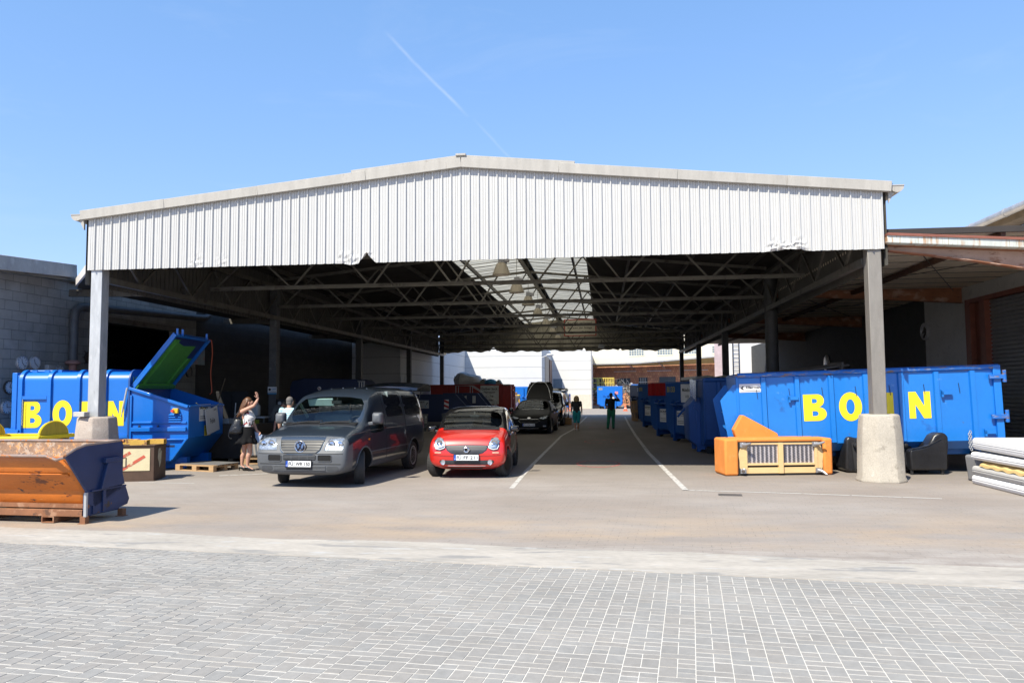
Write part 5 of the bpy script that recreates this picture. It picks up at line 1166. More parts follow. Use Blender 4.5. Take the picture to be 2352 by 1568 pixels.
    def mirror(s, x, y, z, size, m, arm=True, tilt=0.):
        sg = 1 if x > 0 else -1; q = MB(); sx, sy, sz = size
        q.loft([[Vector((x+sg*tilt*k+a*sx*f*.5, y+k*sy, z+b_*sz*f*.5)) for a, b_ in [(max(-1, min(1, 1.3*cos(t_))), max(-1, min(1, 1.25*sin(t_)))) for t_ in [2*pi*i/20 for i in range(20)]]] for k, f in ((-.5, .55), (-.36, .82), (-.1, .97), (.3, 1.), (.5, .96))])
        o = q.build('wing_mirror', m, s.t, smooth=50)
        q = MB(); q.b(x-sx*.4, x+sx*.4, y+sy*.5, y+sy*.5+.006, z-sz*.4, z+sz*.4); q.build('mirror_glass', chrome, o)
        if arm: q = MB(); q.bar((x-sg*sx*.35, y, z-sz*.42), (x-sg*(sx*.5+.16), y+.02, z-sz*.55), .10, .07); q.build('mirror_arm', blkpl if m is not vgrey else m, o, bev=.015)
        return o
    def seats(s, rows, m=seat_m):
        for (x, y, z, w_) in rows:
            q = MB(); q.box((x, y, z+.10), (w_, .50, .18)); q.build('seat', m, s.t, bev=.05)
            q = MB(); q.box((x, y+.30, z+.48), (w_, .16, .66), (-.2, 0, 0)); q.build('seat_back', m, s.t, bev=.06)
            n = max(1, int(w_/.5+.3))
            for k in range(n):
                xx = x+(k-(n-1)/2)*w_/n; q = MB(); q.box((xx, y+.40, z+.93), (.27, .11, .20), (-.15, 0, 0)); q.cyl((xx-.07, y+.385, z+.75), (xx-.07, y+.40, z+.86), .008, n=6); q.cyl((xx+.07, y+.385, z+.75), (xx+.07, y+.40, z+.86), .008, n=6); q.build('headrest', m, s.t, bev=.04)
    def cockpit(s, yd, z, hw, wheel_x, dash=cabin):
        q = MB(); q.prism([(0, 0), (.55, .02), (.62, -.10), (.5, -.4), (0, -.4)], (-hw, yd, z), (0, 1, 0), (0, 0, 1), (2*hw, 0, 0)); q.box((wheel_x, yd+.42, z+.045), (.42, .24, .10)); q.build('dashboard', dash, s.t, bev=.03)
        q = MB(); c = Vector((wheel_x, yd+.72, z+.02)); q.tube([c+Vector((.19*cos(a), .07*sin(a), .18*sin(a))) for a in [2*pi*k/28 for k in range(28)]], .017, 8, closed=True); q.bar(c-Vector((.18, 0, 0)), c+Vector((.18, 0, 0)), .03, .02); q.cyl(c, c+Vector((0, -.3, -.12)), .03, n=8); q.build('steering_wheel', blkpl, s.t)
def rrect(x0, x1, z0, z1, r, n=4, skew=0.):
    P = []
    for cx, cz, a0 in ((x1-r, z1-r, 0), (x0+r, z1-r, 90), (x0+r, z0+r, 180), (x1-r, z0+r, 270)):
        P += [(cx+r*cos(radians(a0+90*k/n))+skew*(cz-z0), cz+r*sin(radians(a0+90*k/n))) for k in range(n+1)]
    return P
def mirrored(P): return [(-x, z) for x, z in P[::-1]]

# ---------------------------------------------------------------- grey van
vpaint = paint('van metallic navy grey', (.042, .060, .086), .55, .30); vgrey = mat('van grey plastic', (.088, .094, .103), .5, var=.04, fine=.03)
def half(zb, w0, w1, z1, w2, z2, w3, z3, w4, z4, w5, z5, w6, z6, zc): return [(0, zb), (w0, zb), (w1, z1), (w2, z2), (w3, z3), (w4, z4), (w5, z5), (w6, z6), (0, zc)]
VS = [
 (.00, half(.33, .66, .80, .36, .85, .46, .85, .57, .81, .61, .74, .62, .4, .63, .635)),
 (.05, half(.27, .70, .89, .34, .925, .50, .92, .67, .89, .715, .82, .725, .45, .735, .74)),
 (.11, half(.25, .74, .925, .34, .945, .52, .94, .78, .915, .855, .84, .875, .5, .89, .895)),
 (.20, half(.24, .76, .935, .34, .948, .54, .945, .84, .90, .955, .80, .975, .5, .99, .995)),
 (.34, half(.24, .78, .945, .34, .952, .55, .95, .88, .90, 1.005, .78, 1.035, .5, 1.05, 1.055)),
 (.62, half(.24, .78, .95, .34, .952, .58, .95, .92, .895, 1.07, .80, 1.105, .5, 1.12, 1.125)),
 (.90, half(.24, .78, .95, .34, .952, .60, .95, .95, .90, 1.13, .815, 1.165, .5, 1.185, 1.19)),
 (.98, half(.24, .78, .95, .34, .952, .60, .95, .96, .902, 1.16, .85, 1.185, .79, 1.20, 1.205)),
 (1.24, half(.24, .78, .95, .34, .952, .62, .95, .98, .905, 1.20, .865, 1.42, .785, 1.455, 1.475)),
 (1.56, half(.24, .78, .95, .34, .952, .64, .95, 1.0, .908, 1.23, .825, 1.70, .75, 1.735, 1.76)),
 (1.68, half(.24, .78, .95, .34, .952, .64, .95, 1.0, .908, 1.245, .81, 1.745, .72, 1.80, 1.825)),
 (2.05, half(.24, .78, .95, .34, .952, .64, .95, 1.0, .91, 1.25, .79, 1.80, .68, 1.885, 1.91)),
 (2.15, half(.24, .78, .95, .34, .952, .64, .95, 1.0, .91, 1.25, .772, 1.81, .66, 1.91, 1.945)),
 (3.40, half(.24, .78, .95, .34, .952, .64, .95, 1.0, .91, 1.25, .77, 1.81, .66, 1.915, 1.955)),
 (4.60, half(.24, .78, .95, .34, .952, .64, .95, 1.0, .905, 1.25, .765, 1.80, .66, 1.90, 1.94)),
 (4.82, half(.26, .74, .92, .36, .93, .64, .93, 1.0, .88, 1.25, .74, 1.77, .62, 1.87, 1.90)),
 (4.89, half(.30, .68, .86, .40, .88, .64, .88, 1.0, .83, 1.25, .70, 1.72, .58, 1.80, 1.83))]
def vk(i, h):
    if i in (7, 8) and h in (7,): return 1
    if i in (7, 8) and h == 6: return 1 if i in (7, 8) and False else 0
    if 8 <= i <= 10 and h == 4: return 2
    if i < 3 and h <= 6 and i >= -1: return 3
    if i == 3 and h <= 3: return 3
    if h <= 1: return 3
    return 0
wh = [(.80, .96, .33), (-.80, .96, .33), (.80, 3.96, .33), (-.80, 3.96, .33)]
van = Car('parked_van', 'dark grey panel van with raised tailgate, front wheels turned, beside the red car', 'van', (-5.80, 14.30, 0), -.09, VS, vk, [vpaint, glass_w, glass_s, vgrey, arch_m], wh, .40)
for (x, y, z) in wh: van.wheel((x+(.03 if x > 0 else -.03), y, z), .33, .21, .40 if y < 2 else 0, rim_m, 7, 1 if x > 0 else -1)
# lamps, grille, emblem
for sg in (1, -1):
    P = [(.50, .735), (.86, .735), (.885, .80), (.875, .955), (.80, .965), (.565, .945), (.52, .84)]
    P = P if sg > 0 else mirrored(P)
    hl = van.patch('headlight', P, mat('lamp reflector', (.42, .44, .47), .22, .6, var=.45, scale=16), 0, .006, 5)
    van.patch('lens', P, lampg, 0, .020, 5, hl, .015)
    q = MB(); p = van.F(sg*.63, .845, .014); q.lathe([(.075, 0), (.07, .012), (.05, .002), (.02, .010)], p, (0, -1, 0), 20); p = van.F(sg*.80, .845, .014); q.lathe([(.06, 0), (.055, .012), (.02, .022)], p, (0, -1, 0), 20); q.build('reflector_bowl', chrome, hl, smooth=40)
P = [(-.46, .915), (.46, .915), (.40, .74), (.33, .685), (-.33, .685), (-.40, .74)]
gr = van.patch('grille', P, blkpl, 0, .008, 5)
q = MB()
for k, (z, xw) in enumerate(((.885, .44), (.835, .425), (.785, .405), (.735, .375))): van.strip(q, [(-xw, z), (xw, z)], .010, 0, .016)
q.build('grille_bar', mat('grille silver', (.13, .14, .15), .3, .6), gr)
q = MB(); van.strip(q, P+[P[0]], .02, 0, .014); q.build('grille_frame', vgrey, gr)
c = van.F(0, .80, .03); q = MB(); R_ = .105
q.tube([c+Vector((R_*cos(a), -.012, R_*sin(a))) for a in [2*pi*k/32 for k in range(32)]], .013, 8, closed=True); q.cyl(c+Vector((0, .02, 0)), c+Vector((0, -.006, 0)), R_, n=32, m=1)
def vline(pts, w_=.017): 
    for a, b_ in zip(pts, pts[1:]): q.bar(c+Vector((a[0]*R_, -.012, a[1]*R_)), c+Vector((b_[0]*R_, -.012, b_[1]*R_)), w_, .012, (0, 1, 0))
vline([(-.36, .86), (0, .12), (.36, .86)]); vline([(-.86, .42), (-.42, -.72), (0, .0), (.42, -.72), (.86, .42)])
q.build('emblem', [chrome, mat('emblem blue', (.10, .16, .30), .3)], gr)
# bumper openings, lower ribs, fog lamp hollows, plate
van.patch('intake', rrect(-.34, .34, .545, .645, .02), blkpl, 0, .004, 3)
q = MB()
for z in (.57, .595, .62): van.strip(q, [(-.33, z), (.33, z)], .013, 0, .012)
for x in (-.17, 0, .17): van.strip(q, [(x, .55), (x, .64)], .012, 0, .010)
q.build('intake_bar', vgrey, van.t)
for sg in (1, -1):
    P = rrect(.38, .66, .52, .645, .03); van.patch('intake', P if sg > 0 else mirrored(P), arch_m, 0, .004, 3)
    q = MB(); van.strip(q, [(sg*x, z) for x, z in P+[P[0]]], .016, 0, .010); q.build('intake_frame', vgrey, van.t)
    P = rrect(.56, .80, .345, .43, .04); van.patch('fog_recess_shade', P if sg > 0 else mirrored(P), mat('shadow grey', (.05, .053, .058), .6), 0, .004, 3)  # shade of the fog lamp hollow painted as a flat dark patch
q = MB()
for z in (.355, .38, .405, .43): van.strip(q, [(-.54, z), (.54, z)], .017, 0, .012)
q.split('lower_rib', vgrey, van.t)
q = MB(); van.strip(q, [(-.84, .475), (.84, .475)], .020, 0, .004); van.strip(q, [(-.88, .665), (.88, .665)], .018, 0, .003); q.split('bumper_shade_line', mat('crease shade', (.035, .037, .04), .6), van.t)  # dark lines paint the shade along the bumper creases
van.plate(.475, 'FÜ|WR 150', .05)
# bonnet edge, wipers, door seams, mouldings, handles
q = MB(); van.strip(q, [(.88, .98), (.90, 1.02)], .01, 0, .003); q.build('bonnet_seam', blkpl, van.t)
q = MB()
for x0, x1 in ((-.60, -.05), (.0, .60)): q.tube([(x0, .86, 1.205), (x0+.25, .93, 1.235), (x1, .96, 1.23)], .012, 6); q.bar((x0+.06, .93, 1.23), (x1+.05, 1.0, 1.26), .02, .02)
q.split('wiper', blkpl, van.t)
q = MB(); q.prism([(0, 0), (.16, .04), (.16, .06), (0, .02)], (-.78, .86, 1.172), (0, 1, 0), (0, 0, 1), (1.56, 0, 0)); q.build('cowl', blkpl, van.t)
seam = mat('seam black', (.006, .006, .007), .6)
for sg in (1, -1):
    q = MB(); van.strip(q, [(2.16, .42), (2.16, 1.83)], .012, sg, .003); van.strip(q, [(1.26, .40), (1.27, 1.16)], .012, sg, .003); van.strip(q, [(3.42, .42), (3.42, 1.83)], .012, sg, .003); q.split('door_seam', seam, van.t)
    q = MB(); van.strip(q, [(1.30, .62), (4.7, .62)], .022, sg, .006); q.build('side_moulding', vgrey, van.t)
    q = MB(); van.strip(q, [(.25, .99), (1.2, 1.055), (4.8, 1.06)], .010, sg, .004); q.build('crease_highlight', paint('crease glint', (.06, .075, .10), .5, .3), van.t)  # lighter strip paints the glint along the body crease
    van.patch('door_handle', rrect(1.98, 2.12, 1.06, 1.11, .02), blkpl, sg, .02, 3)
    van.patch('indicator', rrect(1.13, 1.20, .86, .90, .012), amber, sg, .012, 2)
    if sg > 0:
        van.patch('blind_panel', rrect(2.30, 3.34, 1.30, 1.78, .06), paint('van blind panel', (.012, .015, .022), .2, .15), sg, .004, 4); van.patch('blind_panel', rrect(3.50, 4.62, 1.30, 1.76, .06), paint('van blind panel', (0,)*3), sg, .004, 4)
    q = MB(); a = [(.96+.415*cos(t_), .33+.415*sin(t_)) for t_ in [radians(180-15*k) for k in range(13)]]; b2 = [(x+3.0, z) for x, z in a]
    van.strip(q, a, .03, sg, .004); van.strip(q, b2, .03, sg, .004); q.split('wheel_arch_lip', vgrey, van.t)
    van.mirror(sg*1.085, 1.26, 1.30, (.21, .15, .235), vgrey, True)
van.cockpit(1.04, 1.12, .80, .40, cabin); van.seats([(-.38, 2.02, .55, .92), (.46, 2.02, .55, .48)])
q = MB(); q.b(-.78, .78, 2.62, 2.66, .3, 1.85); q.build('bulkhead', cabin, van.t)
q = MB(); q.box((-.34, 1.62, 1.63), (.58, .03, .18), (.5, 0, 0)); q.build('sun_visor', mat('visor mint', (.48, .60, .58), .7), van.t, bev=.02)
q = MB(); q.box((.06, 1.55, 1.63), (.22, .04, .07)); q.cyl((.06, 1.56, 1.65), (.06, 1.58, 1.75), .012, n=6); q.build('rear_view_mirror', blkpl, van.t)
q = MB(); q.bar((-.80, 1.55, 1.62), (-.84, 2.0, 1.30), .05, .04); q.bar((.80, 2.10, 1.25), (.74, 2.12, 1.62), .05, .04); q.split('door_trim', mat('trim mint', (.36, .46, .45), .7), van.t)
q = MB(); q.quad((-.3, 1.10, 1.15), (.1, 1.10, 1.15), (.1, 1.30, 1.156), (-.3, 1.30, 1.156)); q.build('paper_sheet', white, van.t)
# roof beads and the raised tailgate
q = MB()
for x in (-.42, -.14, .14, .42): q.tube([(x, 2.3+.8*k/10*2.6, van.hit((x, 2.3+.8*k/10*2.6, 4), (0, 0, -1)).z+.004) for k in range(11)], .016, 6)
q.split('roof_bead', vpaint, van.t)
q = MB(); n = 10; rings = []
for k in range(n+1):
    f = k/n; y = 4.78+1.22*f; z = 1.93+.30*f-.34*f**3
    w_ = .76+.05*f-.10*f**6
    rings.append([Vector((x*w_, y, z+.05*(1-x*x))) for x in (-1, -.6, 0, .6, 1)]+[Vector((x*w_*.96, y, z-.06+.03*(1-x*x))) for x in (1, .6, 0, -.6, -1)])
q.loft(rings); o = q.build('tailgate', vpaint, van.t, smooth=40)
q = MB(); q.b(-.60, .60, 5.15, 5.85, 2.0, 2.01); q.build('tailgate_window', glass_s, o); q = MB(); q.box((0, 5.95, 2.02), (.34, .05, .05)); q.build('brake_light', tail_m, o)
for x in (-.70, .70): q = MB(); q.cyl((x, 4.82, 1.45), (x, 5.35, 1.98), .012, n=6); q.build('gas_strut', steel, o)
for sg in (1, -1): van.patch('tail_light', rrect(4.70, 4.84, .95, 1.45, .03), tail_m, sg, .006, 3)

# ---------------------------------------------------------------- small red car
rpaint = paint('red paint', (.56, .018, .012), .15, .28); kpaint = paint('gloss black paint', (.010, .010, .011), .1, .15)
RS = [
 (.00, half(.29, .54, .70, .32, .745, .40, .745, .49, .70, .53, .60, .54, .35, .545, .55)),
 (.06, half(.22, .56, .76, .30, .80, .44, .80, .60, .76, .68, .66, .71, .4, .73, .735)),
 (.14, half(.18, .60, .80, .30, .825, .46, .82, .68, .79, .79, .69, .83, .42, .855, .86)),
 (.26, half(.17, .62, .80, .30, .815, .48, .812, .74, .78, .845, .68, .885, .42, .91, .915)),
 (.48, half(.17, .64, .81, .30, .822, .50, .82, .78, .78, .895, .67, .935, .42, .955, .96)),
 (.74, half(.17, .64, .818, .30, .83, .52, .826, .81, .785, .94, .69, .98, .44, .995, 1.0)),
 (.82, half(.17, .64, .828, .30, .84, .52, .835, .82, .785, .955, .745, .995, .69, 1.008, 1.015)),
 (1.05, half(.17, .64, .828, .30, .84, .52, .835, .85, .79, .99, .735, 1.15, .67, 1.18, 1.195)),
 (1.34, half(.17, .64, .828, .30, .84, .53, .835, .86, .79, 1.01, .695, 1.355, .63, 1.385, 1.40)),
 (1.46, half(.17, .64, .828, .30, .84, .53, .835, .86, .79, 1.02, .68, 1.40, .59, 1.44, 1.455)),
 (1.95, half(.17, .64, .828, .30, .84, .53, .835, .86, .79, 1.02, .67, 1.43, .57, 1.475, 1.495)),
 (2.05, half(.17, .64, .828, .30, .84, .53, .835, .86, .79, 1.02, .67, 1.43, .57, 1.475, 1.495)),
 (2.80, half(.17, .64, .828, .30, .84, .53, .835, .86, .78, 1.02, .635, 1.41, .53, 1.455, 1.475)),
 (3.30, half(.20, .62, .81, .32, .82, .53, .815, .86, .75, 1.03, .60, 1.38, .50, 1.45, 1.48)),
 (3.49, half(.30, .55, .74, .40, .76, .53, .75, .80, .70, .98, .58, 1.15, .46, 1.20, 1.22))]
def rk(i, h):
    if i in (6, 7) and h == 7: return 1
    if 7 <= i <= 11 and h == 4 and i not in (10,): return 2
    if i >= 6 and h >= 4: return 3
    return 0
rw_ = [(.715, .56, .30), (-.715, .56, .30), (.715, 3.05, .30), (-.715, 3.05, .30)]
red = Car('parked_car', 'small bright red car with black roof and round headlights at the edge of the shade', 'car', (-2.86, 16.10, 0), .03, RS, rk, [rpaint, glass_w, glass_s, kpaint, arch_m], rw_, .355)
for (x, y, z) in rw_: red.wheel((x+(.02 if x > 0 else -.02), y, z), .30, .19, -.33 if y < 2 else 0, rimk, 5, 1 if x > 0 else -1)
for sg in (1, -1):
    P = [(.47+.165*cos(a)*(1.0 if cos(a)*1 > 0 else 1.0), .735+.135*sin(a)+.16*(.165*cos(a))) for a in [2*pi*k/22 for k in range(22)]]
    P = [(.475, .645), (.57, .615), (.655, .63), (.685, .70), (.69, .79), (.655, .85), (.59, .862), (.52, .83), (.475, .75), (.465, .69)]
    P = P if sg > 0 else mirrored(P); P2 = [(sg*.575+(x-sg*.575)*1.14, .735+(z-.735)*1.14) for x, z in P]
    fr_ = red.patch('headlight', P2, kpaint, 0, .006, 4); red.patch('reflector', P, mat('lamp reflector', 0), 0, .014, 4, fr_); red.patch('lens', P, lampg, 0, .022, 4, fr_, .03)
    q = MB(); red.strip(q, [P[k] for k in ((0, 1, 2, 3) if sg > 0 else (9, 8, 7, 6))], .020, 0, .03); red.strip(q, [P[0 if sg > 0 else 9], P[9 if sg > 0 else 0]], .016, 0, .03); q.build('light_strip', white, fr_)
    q = MB(); p = red.F(sg*.585, .74, .03); q.lathe([(.07, 0), (.065, .012), (.03, .002), (.012, .010)], p, (0, -1, 0), 20); q.build('reflector_bowl', chrome, fr_, smooth=40)
    P = rrect(.545, .685, .535, .565, .013, 4); red.patch('indicator', P if sg > 0 else mirrored(P), mat('side lamp clear', (.62, .35, .25), .2), 0, .008, 3)
P = [(-.37, .685), (-.30, .69), (0, .695), (.30, .69), (.37, .685), (.385, .655), (.355, .60), (.29, .555), (.18, .525), (0, .517), (-.18, .525), (-.29, .555), (-.355, .60), (-.385, .655)]
P = [(x*1.12, .61+(z-.61)*1.08) for x, z in P]
P2 = [(x*1.06, .61+(z-.61)*1.14) for x, z in P]
gr = red.patch('grille', P2, paint('grille surround', (.02, .022, .03), .2, .25), 0, .006, 4)
def honey():
    m, N, L, b = node_mat('honeycomb mesh'); tcn = N.new('ShaderNodeTexCoord'); v = N.new('ShaderNodeTexVoronoi'); v.feature = 'DISTANCE_TO_EDGE'; v.inputs['Scale'].default_value = 42; v.inputs['Randomness'].default_value = .08; L.new(tcn.outputs['Object'], v.inputs['Vector'])
    r = N.new('ShaderNodeValToRGB'); r.color_ramp.elements[0].position = .10; r.color_ramp.elements[0].color = (.05, .05, .055, 1); r.color_ramp.elements[1].position = .16; r.color_ramp.elements[1].color = (.004, .004, .005, 1); L.new(v.outputs['Distance'], r.inputs[0]); L.new(r.outputs[0], b.inputs['Base Color']); b.inputs['Roughness'].default_value = .4; return m
hm = honey(); red.patch('grille_mesh', P, hm, 0, .012, 4, gr)
c = red.F(0, .612, .028); q = MB(); q.tube([c+Vector((.048*cos(a), -.01, .048*sin(a))) for a in [2*pi*k/28 for k in range(28)]], .020, 8, closed=True); q.prism([(.02, .05), (.085, 0), (.02, -.05)], c+Vector((.0, -.012, 0)), (1, 0, 0), (0, 0, 1), (0, .02, 0)); q.build('emblem', chrome, gr, smooth=40)
low = red.patch('lower_intake', [(-.56, .395), (.56, .395), (.585, .36), (.54, .315), (.40, .30), (-.40, .30), (-.54, .315), (-.585, .36)], blkpl, 0, .006, 4); red.patch('intake_mesh', [(-.44, .375), (.44, .375), (.42, .312), (-.42, .312)], hm, 0, .012, 4, low)
for sg in (1, -1):
    q = MB(); p = red.F(sg*.50, .35, .016); q.lathe([(.055, 0), (.052, .02), (.035, .012), (.0, .02)], p, (0, -1, 0), 20); q.build('fog_light', mat('lamp reflector', 0), low, smooth=40)
q = MB(); pass; red.patch('bumper_lip', [(-.66, .255), (.66, .255), (.60, .18), (-.60, .18)], blkpl, 0, .012, 4); q = MB(); red.strip(q, [(-.40, .272), (.40, .272)], .012, 0, .014); q.build('lip_trim', zinc, red.t)
q = MB(); red.strip(q, [(-.72, .50), (-.45, .475), (.45, .475), (.72, .50)], .014, 0, .002); q.build('bumper_shade_line', paint('red shade line', (.22, .008, .006), .1, .3), red.t)  # darker red line paints the shade under the bumper fold
red.plate(.45, 'FÜ|FF 211', .12, off=.045)
q = MB()
for x0, x1 in ((-.55, -.10), (-.05, .5)): q.tube([(x0, .72, 1.02), (x0+.2, .80, 1.045), (x1, .82, 1.045)], .010, 6); q.bar((x0+.05, .80, 1.04), (x1+.03, .86, 1.065), .016, .016)
q.split('wiper', blkpl, red.t); q = MB(); q.prism([(0, 0), (.15, .03), (.15, .05), (0, .02)], (-.62, .71, .995), (0, 1, 0), (0, 0, 1), (1.24, 0, 0)); q.build('cowl', blkpl, red.t)
for sg in (1, -1):
    q = MB(); red.strip(q, [(1.02, .30), (1.06, 1.0)], .010, sg, .003); red.strip(q, [(2.0, .30), (2.0, 1.48)], .010, sg, .003); q.split('door_seam', seam, red.t)
    red.patch('cell_panel', [(.98, .28), (2.55, .28), (2.60, .60), (2.5, .98), (1.02, .98), (1.0, .6)], kpaint, sg, .005, 5)
    q = MB(); a = [(.56+.365*cos(t_), .30+.365*sin(t_)) for t_ in [radians(180-15*k) for k in range(13)]]; red.strip(q, a, .022, sg, .004); q.build('wheel_arch_lip', rpaint, red.t)
    red.mirror(sg*.93, 1.02, 1.0, (.20, .13, .13), kpaint, True)
red.cockpit(.86, .93, .62, .30, mat('red car dash', (.06, .065, .07), .8)); red.seats([(-.33, 1.55, .42, .48), (.33, 1.55, .42, .48), (0, 2.35, .45, 1.05)], mat('red car seat', (.09, .095, .10), .9))
q = MB(); q.box((0, 1.30, 1.28), (.20, .03, .06)); q.cyl((0, 1.31, 1.29), (0, 1.34, 1.38), .010, n=6); q.build('rear_view_mirror', blkpl, red.t)

# ---------------------------------------------------------------- black hatchback with open tailgate
FS = [
 (.00, half(.26, .55, .72, .28, .76, .38, .76, .46, .72, .52, .60, .535, .4, .54, .545)),
 (.07, half(.19, .62, .82, .28, .86, .44, .86, .58, .82, .66, .70, .68, .45, .695, .70)),
 (.18, half(.17, .66, .88, .28, .90, .46, .89, .64, .85, .75, .73, .775, .45, .79, .795)),
 (.45, half(.16, .70, .90, .28, .912, .50, .905, .72, .86, .84, .73, .865, .45, .885, .89)),
 (.95, half(.16, .70, .905, .28, .915, .52, .91, .78, .86, .915, .74, .945, .45, .965, .97)),
 (1.25, half(.16, .70, .905, .28, .915, .52, .91, .80, .86, .95, .75, .985, .50, 1.0, 1.005)),
 (1.33, half(.16, .70, .905, .28, .915, .52, .91, .80, .86, .955, .80, .985, .745, 1.0, 1.01)),
 (1.70, half(.16, .70, .905, .28, .915, .52, .91, .82, .86, .965, .745, 1.17, .68, 1.205, 1.225)),
 (2.08, half(.16, .70, .905, .28, .915, .52, .91, .83, .86, .975, .68, 1.36, .61, 1.39, 1.415)),
 (2.25, half(.16, .70, .905, .28, .915, .52, .91, .83, .86, .98, .63, 1.38, .54, 1.43, 1.455)),
 (2.60, half(.16, .70, .905, .28, .915, .52, .91, .84, .86, .985, .62, 1.395, .53, 1.45, 1.48)),
 (3.40, half(.16, .70, .905, .28, .915, .52, .91, .85, .85, 1.0, .60, 1.37, .51, 1.42, 1.45)),
 (4.00, half(.18, .68, .89, .30, .90, .52, .89, .85, .82, 1.02, .58, 1.26, .48, 1.32, 1.35)),
 (4.34, half(.28, .62, .82, .38, .84, .52, .83, .80, .76, .95, .60, 1.02, .45, 1.05, 1.06))]
def fk(i, h):
    if i in (6, 7) and h == 7: return 1
    if 7 <= i <= 11 and h == 4 and i != 9: return 2
    return 0
fw_ = [(.775, .88, .315), (-.775, .88, .315), (.775, 3.53, .315), (-.775, 3.53, .315)]
bpaint = mat('deep black paint', (.004, .004, .0045), .42, 0, var=.02, fine=0, spec=.15)
seat_k = mat('dark seat cloth', (.035, .035, .037), .9); cabin_k = mat('dark cabin', (.025, .026, .028), .8)
foc = Car('parked_car', 'black hatchback with its tailgate raised, parked between the white lines', 'car', (-3.12, 32.75, 0), -.035, FS, fk, [bpaint, glass_w, glass_s, bpaint, arch_m], fw_, .37)
for (x, y, z) in fw_: foc.wheel((x+(.02 if x > 0 else -.02), y, z), .315, .20, 0, rim_m, 5, 1 if x > 0 else -1)
for sg in (1, -1):
    P = [(.44, .665), (.60, .64), (.80, .69), (.845, .765), (.83, .785), (.66, .755), (.52, .71)]; P = P if sg > 0 else mirrored(P)
    hl = foc.patch('headlight', P, mat('lamp reflector', 0), 0, .008, 4); foc.patch('lens', P, lampg, 0, .018, 4, hl)
    P = rrect(.60, .74, .32, .37, .02); foc.patch('fog_light', P if sg > 0 else mirrored(P), mat('lamp reflector', 0), 0, .01, 3)
    foc.mirror(sg*1.0, 1.55, 1.0, (.20, .13, .15), kpaint, True)
    q = MB(); foc.strip(q, [(1.5, .3), (1.55, .95)], .010, sg, .003); foc.strip(q, [(2.62, .3), (2.62, 1.4)], .010, sg, .003); q.split('door_seam', seam, foc.t)
P = [(-.40, .63), (.40, .63), (.46, .565), (.36, .50), (-.36, .50), (-.46, .565)]
gr = foc.patch('grille', P, arch_m, 0, .008, 4); q = MB(); foc.strip(q, P+[P[0]], .022, 0, .016); q.build('grille_frame', chrome, gr)
q = MB()
for k in range(4): foc.strip(q, [(-.38, .525+.027*k), (.38, .525+.027*k)], .008, 0, .012)
q.build('grille_bar', blkpl, gr)
q = MB(); c = foc.F(0, .685, .02); q.lathe([(.001, .012), (.07, .01), (.08, 0)], c, (0, -1, .4), 20); q.v = [Vector((c.x+(p.x-c.x), p.y, c.z+(p.z-c.z)*.5)) for p in q.v]; q.build('emblem', chrome, foc.t)
q = MB(); foc.strip(q, [(-.42, .245), (.42, .245)], .02, 0, .008); q.build('bumper_trim', zinc, foc.t)
foc.plate(.40, 'FÜ|OX 112', .05, off=.04)
foc.cockpit(1.35, .93, .66, .34, cabin_k); foc.seats([(-.36, 2.2, .36, .48), (.36, 2.2, .36, .48)], seat_k)
def raised_gate(car, y0, z0, w_, length, ang, m, win=True):
    """tailgate: hinged at the rear roof edge, swung up"""
    q = MB(); rings = []; n = 10; ca_, sa_ = cos(ang), sin(ang)
    for k in range(n+1):
        f = k/n; a = length*f; b_ = -.10*sin(pi*f)-.12*f*f; wd = w_*(1+.12*sin(pi*f*.8))*(1 if f < .9 else .93)
        y, z = y0+a*ca_-b_*sa_, z0+a*sa_+b_*ca_
        rings.append([Vector((x*wd, y, z)) for x in (-1, -.75, 0, .75, 1)]+[Vector((x*wd*.97, y+.07*sa_, z-.07*ca_)) for x in (1, .75, 0, -.75, -1)])
    q.loft(rings); o = q.build('tailgate', m, car.t, smooth=40); return o
tg = raised_gate(foc, 3.55, 1.42, .56, 1.28, radians(42), bpaint)
q = MB(); q.tube([(x*.60, 3.5+.9*(1-abs(x)**3)*.9, 1.46+.82*(1-abs(x)**3)) for x in [-1+.1*k for k in range(21)]], .012, 6); q.build('gate_edge', chrome, tg)
q = MB(); q.box((0, 4.6, 2.22), (1.0, .06, .08), (.7, 0, 0)); q.build('gate_spoiler', kpaint, tg)

